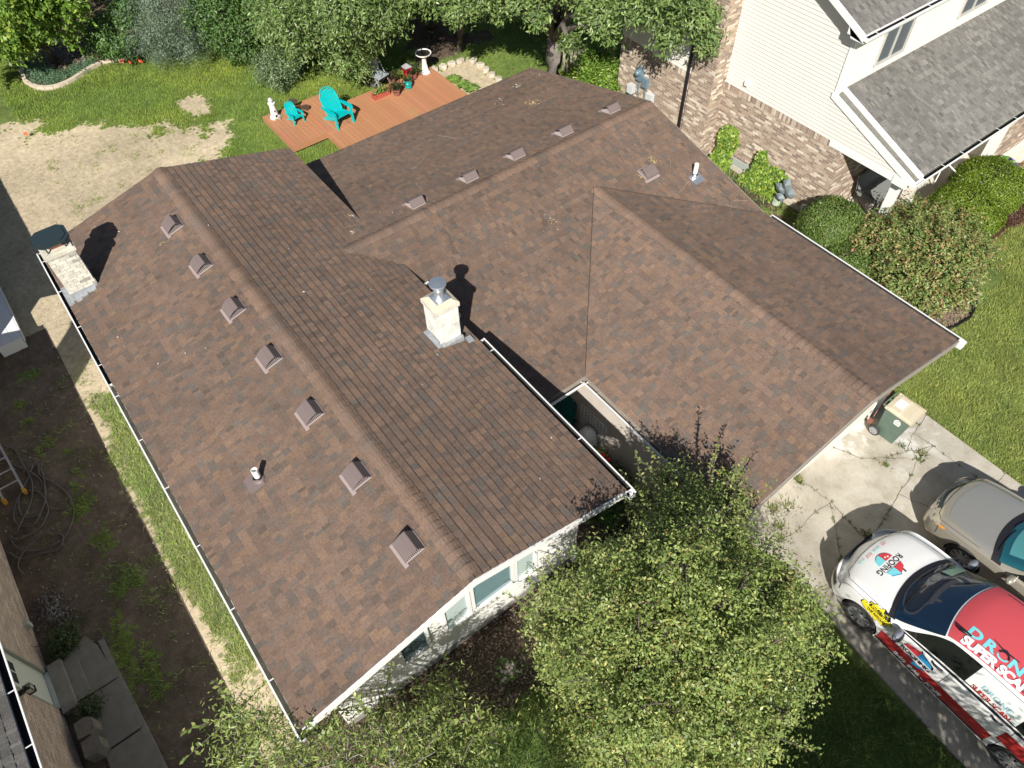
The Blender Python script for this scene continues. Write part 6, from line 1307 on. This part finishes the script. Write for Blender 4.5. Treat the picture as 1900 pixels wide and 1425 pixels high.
# rough rock edging and rocks at the deck end
M_rock = mat('pale_rock', (.52, .46, .36), .9, var=.25, scale=8, bump=.7, bscale=14)
def rock(x, y, z0, sx_, sy_, sz_, label, group, seed, m=M_rock):
    rr_ = random.Random(seed); bm = bmesh.new(); bmesh.ops.create_icosphere(bm, subdivisions=2, radius=1)
    for v in bm.verts:
        k = 1 + rr_.uniform(-.14, .14); v.co = Vector((max(-.8, min(.8, v.co.x)) * sx_ * k, max(-.8, min(.8, v.co.y)) * sy_ * k, max(-.3, min(.7, v.co.z)) * sz_ * k))
    me = bpy.data.meshes.new('rock'); bm.to_mesh(me); bm.free(); me.materials.append(m); o = link('rock', me); o.location = (x, y, z0 + sz_ * .25); o.rotation_euler = (0, 0, rr_.uniform(0, 3)); tag(o, label, 'rock', group); return o
RK = [(-5.75, 13.8), (-5.72, 14.15), (-5.68, 14.5), (-5.62, 14.85), (-5.35, 15.2), (-4.95, 15.25), (-4.55, 15.22), (-4.15, 15.2), (-3.75, 15.18), (-3.35, 15.2)]
for k, (x, y) in enumerate(RK): rock(x, y, 0, .19, .15, .14, 'pale rough stone in the row bordering the bed right of the deck', 'pale stones bordering the bed right of the deck', k)
# orange flags
M_flag = mat('flag_orange', (.75, .13, .06), .5)
for k, (x, y, l_) in enumerate(((-10.9, .95, 'small orange marker flag at the left edge of the grass'), (-13.4, 5.05, 'orange marker flag on the bed edging tip'), (-13.15, 5.25, 'orange marker flag on the grass just right of the bed edging'), (-12.95, 5.6, 'orange marker flag farthest right near the blue grey spruce'))):
    r = empty('marker_flag', (x, y, 0)); tag(r, l_, 'flag'); mb = MB(); mb.tube([(0, 0, 0), (0, 0, .22)], .004, 5); mb.build('wire', M_black, r); mb = MB(); mb.mesh([(0, 0, .22), (.03, .11, .20), (.05, .12, .09), (.01, .0, .12)], [(0, 1, 2, 3)]); mb.mesh([(0.004, 0, .22), (.034, .11, .20), (.054, .12, .09), (.014, .0, .12)], [(3, 2, 1, 0)]); mb.build('flag', M_flag, r)
# wooden fence and metal arch behind the back roof
r = empty('picket_fence', (-1.9, 17.6, 0), R(12)); tag(r, 'short weathered picket fence behind the back corner of the brown roof', 'fence')
mb = MB(); mb.box(-1.0, 1.2, .0, .03, .35, .42); mb.box(-1.0, 1.2, 0, .03, .95, 1.02); mb.build('rail', mat('fence_wood', (.32, .27, .22), .9, var=.2), r)
for k in range(14): mb = MB(); mb.prism([(-1.0 + k * .16, 0), (-.9 + k * .16, 0), (-.9 + k * .16, 1.25), (-.95 + k * .16, 1.33), (-1.0 + k * .16, 1.25)], -.025, -.003, axis='y'); mb.build('picket', MATS['fence_wood'], r)
r = empty('wire_arch', (-1.75, 17.15, 0)); tag(r, 'thin metal garden arch in front of the picket fence', 'arch')
mb = MB(); mb.tube([(.0, -.3 + .0, 0), (0, -.3, 1.0), (0, -.2, 1.2), (0, 0, 1.28), (0, .2, 1.2), (0, .3, 1.0), (0, .3, 0)], .012, 6); mb.build('hoop', M_galv, r); mb = MB(); mb.tube([(.2, -.3, 0), (.2, -.3, 1.0), (.2, -.2, 1.2), (.2, 0, 1.28), (.2, .2, 1.2), (.2, .3, 1.0), (.2, .3, 0)], .012, 6); mb.build('hoop', M_galv, r)
# wheeled rubbish cart
r = empty('wheeled_bin', (13.67, 13.18, .06), R(2)); tag(r, 'green wheeled rubbish bin with a beige lid beside the garage', 'bin')
M_bin = mat('bin_green', (.10, .15, .12), .5, var=.15, scale=5); M_lid = mat('lid_beige', (.55, .48, .35), .5, var=.06)
mb = MB(); b0 = [(-.22, -.21), (.22, -.21), (.22, .21), (-.22, .21)]; b1 = [(-.28, -.26), (.31, -.26), (.31, .26), (-.28, .26)]
mb.mesh([(x, y, .02) for x, y in b0] + [(x * .97 + .0, y, .90) for x, y in b1] + [(x * 1.06, y * 1.06, .90) for x, y in b1] + [(x * 1.06, y * 1.06, .94) for x, y in b1], [(3, 2, 1, 0)] + [(i, (i + 1) % 4, (i + 1) % 4 + 4, i + 4) for i in range(4)] + [(4 + i, 4 + (i + 1) % 4, 8 + (i + 1) % 4, 8 + i) for i in range(4)] + [(8 + i, 8 + (i + 1) % 4, 12 + (i + 1) % 4, 12 + i) for i in range(4)] + [(12, 13, 14, 15)])
bo = mb.build('tub', M_bin, r)
mb = MB(); xs = [-.29, -.2, .0, .05, .2, .33]; zs = [.955, .99, 1.0, .985, .98, .955]
for i in range(5):
    for j, (ya, yb, za, zb_) in enumerate(((-.29, -.24, -.03, 0), (-.24, .24, 0, 0), (.24, .29, 0, -.03))): mb.mesh([(xs[i], ya, zs[i] + za), (xs[i + 1], ya, zs[i + 1] + za), (xs[i + 1], yb, zs[i + 1] + zb_), (xs[i], yb, zs[i] + zb_)], [(0, 1, 2, 3)])
mb.box(-.30, .34, -.295, -.27, .93, .965); mb.box(-.30, .34, .27, .295, .93, .965); mb.box(.32, .345, -.27, .27, .925, .96); mb.box(-.30, .33, -.27, .27, .94, .95)
lid = mb.build('lid', M_lid, r); mb = MB(); mb.mesh([(-.20, -.13, .998), (-.20, .13, .998), (.0, .13, 1.006), (.0, -.13, 1.006)], [(0, 1, 2, 3)]); mb.build('sticker', mat('sticker', (.85, .85, .83), .5), lid)
mb = MB(); mb.tube([(-.36, -.22, .93), (-.36, .22, .93)], .014, 8); [mb.box(-.37, -.28, y, y + .03, .90, .95) for y in (-.23, -.015, .2)]; mb.build('handle', M_bin, r)
for sd in (-1, 1):
    mm = Matrix.Translation((-.23, sd * .29, .14)) @ Matrix.Rotation(R(-90) * sd, 4, 'X'); mb = MB(); mb.lathe([(.08, -.025), (.13, -.025), (.138, 0), (.13, .025), (.10, .025)], seg=24, mtx=mm); w_ = mb.build('wheel', mat('bin_tyre', (.04, .04, .04), .7), r)
    mb = MB(); mb.lathe([(.10, .02), (.09, .01), (.03, .015), (.02, .035), (0, .035)], seg=24, mtx=mm); [mb.box(-.008, .008, .02, .098, .012, .026, mtx=mm @ Matrix.Rotation(a * math.pi / 4, 4, 'Z')) for a in range(8)]; mb.build('hub', mat('bin_hub', (.30, .30, .30), .4), w_)
mb = MB(); q = lambda x, z_: (x, -.2105 - (z_ - .02) / .88 * .05 - .004, z_); mb.mesh([q(.02, .64), q(.14, .64), q(.155, .74), q(.13, .80), q(.08, .83), q(.03, .80), q(.005, .74)], [tuple(range(7))]); mb.build('bin_decal', mat('sticker', (.85, .85, .83), .5), r)
mb = MB(); q = lambda x, z_: (x, -.2105 - (z_ - .02) / .88 * .05 - .006, z_)
for z_, a, b in ((.67, .035, .13), (.70, .03, .135)): mb.mesh([q(a, z_), q(b, z_), q(b, z_ + .014), q(a, z_ + .014)], [(0, 1, 2, 3)])
mb.mesh([q(.03, .745), q(.08, .80), q(.13, .745), q(.08, .765)], [(0, 1, 2, 3)]); mb.build('decal_print', mat('print_green', (.05, .12, .08), .5), r)
# broom leaning against the garage
r = empty('broom', (13.24, 13.25, .06)); tag(r, 'red brown broom leaning in the shadow between bin and garage wall', 'broom')
mb = MB(); mb.tube([(.02, -.25, .35), (-.05, .15, .95)], .014, 6); mb.build('handle', mat('red_brown_wood', (.22, .08, .06), .6), r); mb = MB(); mb.prism([(-.06, 0), (.06, 0), (.05, .16), (-.05, .16)], -.02, .02, axis='y'); b = mb.build('bristles', mat('red_brown_wood', (.22, .08, .06), .6), r); b.location = (.03, -.30, .15)
# courtyard: lattice, white ball, flowers
r = empty('lattice_panel', (9.78, 7.76, .03), 0); tag(r, 'white lattice panel leaning on the courtyard wall', 'lattice')
mb = MB()
for k in range(9): mb.box(-.42 + k * .1, -.395 + k * .1, -.10, -.08, 0, 1.2)
for k in range(11): mb.box(-.43, .41, -.079, -.068, .05 + k * .11, .075 + k * .11)
mb.build('laths', M_trim, r)
r = empty('side_table', (9.80, 7.48, .03)); tag(r, 'round white patio table in the courtyard', 'table')
mb = MB(); mb.lathe([(.0, .50), (.24, .50), (.25, .52), (.24, .54), (0, .54)], seg=28); mb.build('top', M_trim, r)
for a in range(3): mb = MB(); mb.tube([(.05 * math.cos(a * 2.1), .05 * math.sin(a * 2.1), .5), (.2 * math.cos(a * 2.1), .2 * math.sin(a * 2.1), 0)], .014, 6); mb.build('leg', M_trim, r)
o = MB(); o.lathe([(0, 0), (.12, .03), (.19, .12), (.20, .2), (.16, .31), (.07, .38), (0, .40)], cen=(9.85, 7.46, .57), seg=24); o = o.build('ceramic_ball', M_white, smooth=True); tag(o, 'white rounded ceramic ornament on the courtyard table', 'ornament')
def flowers(name, label, x, y, z0, r_, h, n, nf, fc):
    r = empty(name, (x, y, z0)); tag(r, label, 'flowers'); mb = MB()
    for k in range(n):
        p = Vector((random.gauss(0, r_ * .5), random.gauss(0, r_ * .5), random.uniform(.05, h))); a = random.uniform(0, 6.28); t_ = Vector((math.cos(a), math.sin(a), .3)) * .05; s_ = Vector((-math.sin(a), math.cos(a), 0)) * .02; mb.quad([p - t_ * .5, p + s_, p + t_, p - s_], tuple(np.array(random.choice([q for q, _ in P_MAPLE])) * random.uniform(.8, 1.4)))
    mb.build('leaves', M_leaf, r, recalc=False); mb = MB()
    for k in range(nf):
        p = Vector((random.gauss(0, r_ * .35), random.gauss(0, r_ * .35), h + random.uniform(-.05, .05)))
        for j in range(5): a = j * 1.256 + k; t_ = Vector((math.cos(a), math.sin(a), .25)) * .035; s_ = Vector((-math.sin(a), math.cos(a), 0)) * .018; mb.quad([p, p + t_ * .6 + s_, p + t_, p + t_ * .6 - s_], tuple(np.array(fc) * random.uniform(.8, 1.2)))
    mb.build('blossom', M_leaf, r, recalc=False); return r
flowers('red_flowers', 'bright red geranium blossoms below the courtyard gutter', 10.45, 7.42, .15, .16, .42, 120, 26, (.75, .01, .03))
flowers('pink_flowers', 'pale pink flowering plant in the shaded front bed', 12.6, 3.2, .02, .22, .25, 160, 16, (.62, .48, .50))
flowers('orange_flowers', 'leafy plant with a few orange red blossoms near the white ornament', 9.72, 7.08, .25, .18, .40, 200, 7, (.7, .16, .08))
flowers('green_plant', 'green leafy plant beside the red geranium in the courtyard', 10.25, 7.45, .1, .28, .45, 260, 4, (.5, .5, .1))
# left yard: ladder, cable, blocks, gravel, shrubs
r = empty('ladder', (2.6, -3.2, 0)); tag(r, 'aluminium ladder with orange feet lying at the left edge', 'ladder')
M_alu = mat('aluminium', (.62, .64, .68), .35, metal=.6)
for sd, y in ((0, -.10), (1, .32)):
    mb = MB(); mb.prism([(-.02, .25), (.015, .25), (.015, .33), (-.02, .33)], 0, 1, axis='x'); rail = MB(); a_, b_ = Vector((.42, y, .06)), Vector((-2.6, y - .03, 1.0)); d = (b_ - a_); n_ = Vector((0, 0, 1)) * .045; s_ = Vector((0, 1, 0)) * .015
    rail.mesh([a_ - n_ - s_, a_ - n_ + s_, a_ + n_ + s_, a_ + n_ - s_, b_ - n_ - s_, b_ - n_ + s_, b_ + n_ + s_, b_ + n_ - s_], [(0, 1, 2, 3), (7, 6, 5, 4), (0, 4, 5, 1), (1, 5, 6, 2), (2, 6, 7, 3), (3, 7, 4, 0)]); rail.build('rail', M_alu, r)
    mb = MB(); mb.box(.36, .47, y - .03, y + .03, -.0, .13); mb.build('foot', mat('orange_plastic', (.65, .35, .05), .5), r)
for k in range(8):
    t = .1 + k * .1; x_ = .42 - 3.02 * t; mb = MB(); mb.tube([(x_, -.10 - .03 * t, .06 + .94 * t), (x_, .32 - .03 * t, .06 + .94 * t)], .018, 8); mb.build('rung', M_alu, r)
def coil(label, pts, name='cable', rad=.016, m=None):
    mb = MB(); n = len(pts); P_ = []
    for i in range(n - 1):
        p0, p1, p2, p3 = pts[max(i - 1, 0)], pts[i], pts[i + 1], pts[min(i + 2, n - 1)]
        for k in range(6):
            t = k / 6; P_.append(tuple(.5 * (2 * p1[j] + (p2[j] - p0[j]) * t + (2 * p0[j] - 5 * p1[j] + 4 * p2[j] - p3[j]) * t * t + (3 * p1[j] - p0[j] - 3 * p2[j] + p3[j]) * t**3) for j in (0, 1)) + (.02 + .012 * math.sin(len(P_) * .7),))
    P_.append((pts[-1][0], pts[-1][1], .02)); mb.tube(P_, rad, 6); return tag(mb.build(name, m or mat('grey_cable', (.13, .12, .11), .6), smooth=True), label, 'cable')
cb = [(3.9, -3.3), (3.4, -2.9), (2.9, -2.7), (2.3, -2.72), (1.75, -2.75), (1.5, -2.95), (1.7, -3.1), (2.2, -2.85), (2.8, -2.55), (3.4, -2.55), (3.75, -2.8), (3.6, -3.1), (3.1, -3.05), (2.7, -2.75), (2.4, -2.5), (2.9, -2.45), (3.5, -2.62), (3.95, -2.95), (3.7, -3.25), (3.3, -3.2), (3.0, -2.95), (3.2, -2.65), (3.7, -2.6), (4.0, -2.75), (4.15, -3.05), (4.1, -3.35), (3.9, -3.45)]
coil('tangled grey cable lying in the shaded left yard next to the ladder', cb + [(4.3, -3.4), (4.6, -3.1), (4.7, -2.75), (4.6, -2.45), (4.2, -2.2), (3.7, -2.15), (3.2, -2.3), (2.8, -2.5), (2.5, -2.45)])
coil('outer loop of grey cable below the tangle', [(4.3, -3.55), (4.6, -3.4), (4.75, -3.0), (4.85, -2.7), (4.6, -2.55), (4.35, -2.8), (4.4, -3.2), (4.7, -3.5), (5.0, -3.45)])
M_blk2 = mat('retaining_block', (.20, .185, .16), .95, var=.3, scale=9, bump=.5)
for k in range(8):
    s_ = k % 2; row = k // 2
    mb = MB(); x0, y0 = 8.72 + s_ * .38, -3.45; mb.prism([(x0, y0 + .02), (x0 + .30, y0), (x0 + .33, y0 + .20), (x0 + .25, y0 + .30), (x0 + .07, y0 + .31), (x0 - .01, y0 + .21)], .10 * row + .003, .10 * row + .098, axis='z')
    o = mb.build('concrete_block', M_blk2); o['label'] = 'grey retaining wall block in the pile %s the side walk' % ('nearer the door, left of' if s_ == 0 else 'farther from the door, left of'); o['category'] = 'concrete block'; o['group'] = 'stacked retaining wall blocks left of the side walk, pile %s' % ('one' if s_ == 0 else 'two')
mb = MB()
for k in range(260):
    x, y = 6.15 + random.gauss(0, .26), -3.22 + random.gauss(0, .17); s_ = random.uniform(.02, .04); z_ = max(0, .13 - .3 * math.hypot(x - 6.15, (y + 3.22) * 1.4)); v_ = [(x + s_, y, z_), (x, y + s_, z_), (x - s_, y, z_), (x, y - s_, z_), (x, y, z_ + s_)]; mb.mesh(v_, [(0, 1, 4), (1, 2, 4), (2, 3, 4), (3, 0, 4)], (lambda t_: (.20 * t_, .19 * t_, .185 * t_))(random.uniform(.4, 1.3)))
tag(mb.build('gravel_pile', mat('gravel', attr=True, rough=.95)), 'small heap of dark gravel at the foot of the pinkish brick wall', 'gravel', kind='stuff')
def lowshrub(l_, x, y, n, rr_, seed):
    o, _ = foliage('low_shrub', [(x, y, .16, rr_), (x + .12, y - .1, .1, rr_ * .7)], n, .055, [((.05, .09, .03), 3), ((.07, .11, .04), 2), ((.10, .13, .05), 1)], seed=seed, spread=.07, shell=.2); tag(o, l_, 'shrub')
lowshrub('low dark shrub beside the door step of the pinkish brick house, nearer the gravel', 6.9, -3.2, 3000, .36, 91)
lowshrub('low dark plant between the door step and the stacked blocks', 8.5, -3.2, 1800, .26, 92)
# wall ornament, white stone, glider bench on the porch
r = empty('metal_ornament', (6.95, VB - .28, .0)); tag(r, 'grey blue winged metal garden ornament on a stake before the brick wall', 'ornament')
M_orn = mat('verdigris_grey', (.30, .36, .38), .5, metal=.4, var=.2, scale=20); mb = MB(); mb.tube([(0, 0, 0), (0, 0, .55)], .012, 6); mb.build('stake', M_black, r)
for k, (dx, dz, rx_, rz_) in enumerate(((-.16, .62, .20, .15), (.16, .66, .18, .17), (.0, .88, .13, .18), (-.05, .42, .15, .12))):
    mb = MB(); n = 18; mb.mesh([(dx + rx_ * math.cos(a) * (1 + .12 * math.sin(5 * a)), -.05 - .03 * k, dz + rz_ * math.sin(a)) for a in np.linspace(0, 6.28 * (n - 1) / n, n)] + [(dx, -.13 - .03 * k, dz)] + [(dx + rx_ * math.cos(a) * (1 + .12 * math.sin(5 * a)), -.03 - .03 * k, dz + rz_ * math.sin(a)) for a in np.linspace(0, 6.28 * (n - 1) / n, n)], [(i, (i + 1) % n, n) for i in range(n)] + [(n + 1 + i, n + 1 + (i + 1) % n, (i + 1) % n, i) for i in range(n)] + [tuple(range(n + 1, 2 * n + 1))]); mb.build('wing' if k < 3 else 'plate', M_orn, r)
rock(7.55, VB - .14, .30, .12, .06, .14, 'white rounded stone plaque fixed low on the brick wall', None, 77, M_white)
rock(6.72, VB - .2, .0, .16, .12, .3, 'small pale frosted plant or stone at the foot of the wide ivy', None, 78, mat('pale_green_stone', (.40, .46, .36), .8, var=.3))
r = empty('glider_bench', (8.55, 19.6, .15), R(0)); tag(r, 'black metal glider bench with grey cushions on the porch', 'bench')
mb = MB(); mb.box(-.28, .28, -.62, -.01, .40, .50); mb.build('cushion', mat('grey_cushion', (.22, .23, .22), .8), r); mb = MB(); mb.box(-.28, .28, .01, .62, .40, .50); mb.build('cushion', MATS['grey_cushion'], r)
mb = MB(); mb.prism([(-.36, .45), (-.28, .45), (-.38, .95), (-.46, .95)], -.62, .62, axis='y'); mb.build('back_cushion', MATS['grey_cushion'], r)
for y in (-.70, .66):
    mb = MB(); mb.tube([(-.36, y, .95), (-.30, y, .62), (.10, y, .66), (.34, y, .60), (.36, y, .06)], .018, 6); mb.tube([(-.40, y, .03), (.45, y, .03)], .018, 6); mb.tube([(-.30, y, .62), (-.34, y, .03)], .016, 6); mb.tube([(-.25, y, .38), (.30, y, .05)], .012, 6); mb.build('arm_frame', M_black, r)
mb = MB()
for k in range(8): mb.tube([(.31, -.66 + k * .188, .38), (.33, -.66 + k * .188, .08)], .010, 5)
mb.tube([(.31, -.68, .38), (.31, .66, .38)], .014, 6); mb.tube([(.33, -.68, .08), (.33, .66, .08)], .014, 6); mb.build('front_grille', M_black, r)
mb = MB(); mb.tube([(9.85, 21.4, 0), (9.75, 21.45, .9)], .02, 6); mb.tube([(9.2, 21.5, .15), (9.2, 21.5, 1.05)], .02, 6); mb.tube([(9.2, 21.5, 1.05), (9.75, 21.45, .9)], .022, 6); r = tag(mb.build('handrail', M_trim), 'white handrail beside the porch slab', 'handrail')
o = MB(); o.lathe([(0, 0), (.05, .01), (.055, .05), (.03, .06), (0, .06)], cen=(12.55, 18.28, 0), seg=14); tag(o.build('sprinkler_cap', M_black), 'small round black cap in the mulch by the lawn edging', 'sprinkler')

for l_, bl, n, sd in (('dark leafy shrub filling the street end of the courtyard', [(11.0, 7.15, .55, .42), (11.3, 6.7, .5, .45), (10.9, 6.6, .4, .4)], 9000, 95),):
    o, _ = foliage('courtyard_shrub', bl, n, .07, P_DEEP, seed=sd, spread=.1, shell=.3); tag(o, l_, 'shrub')
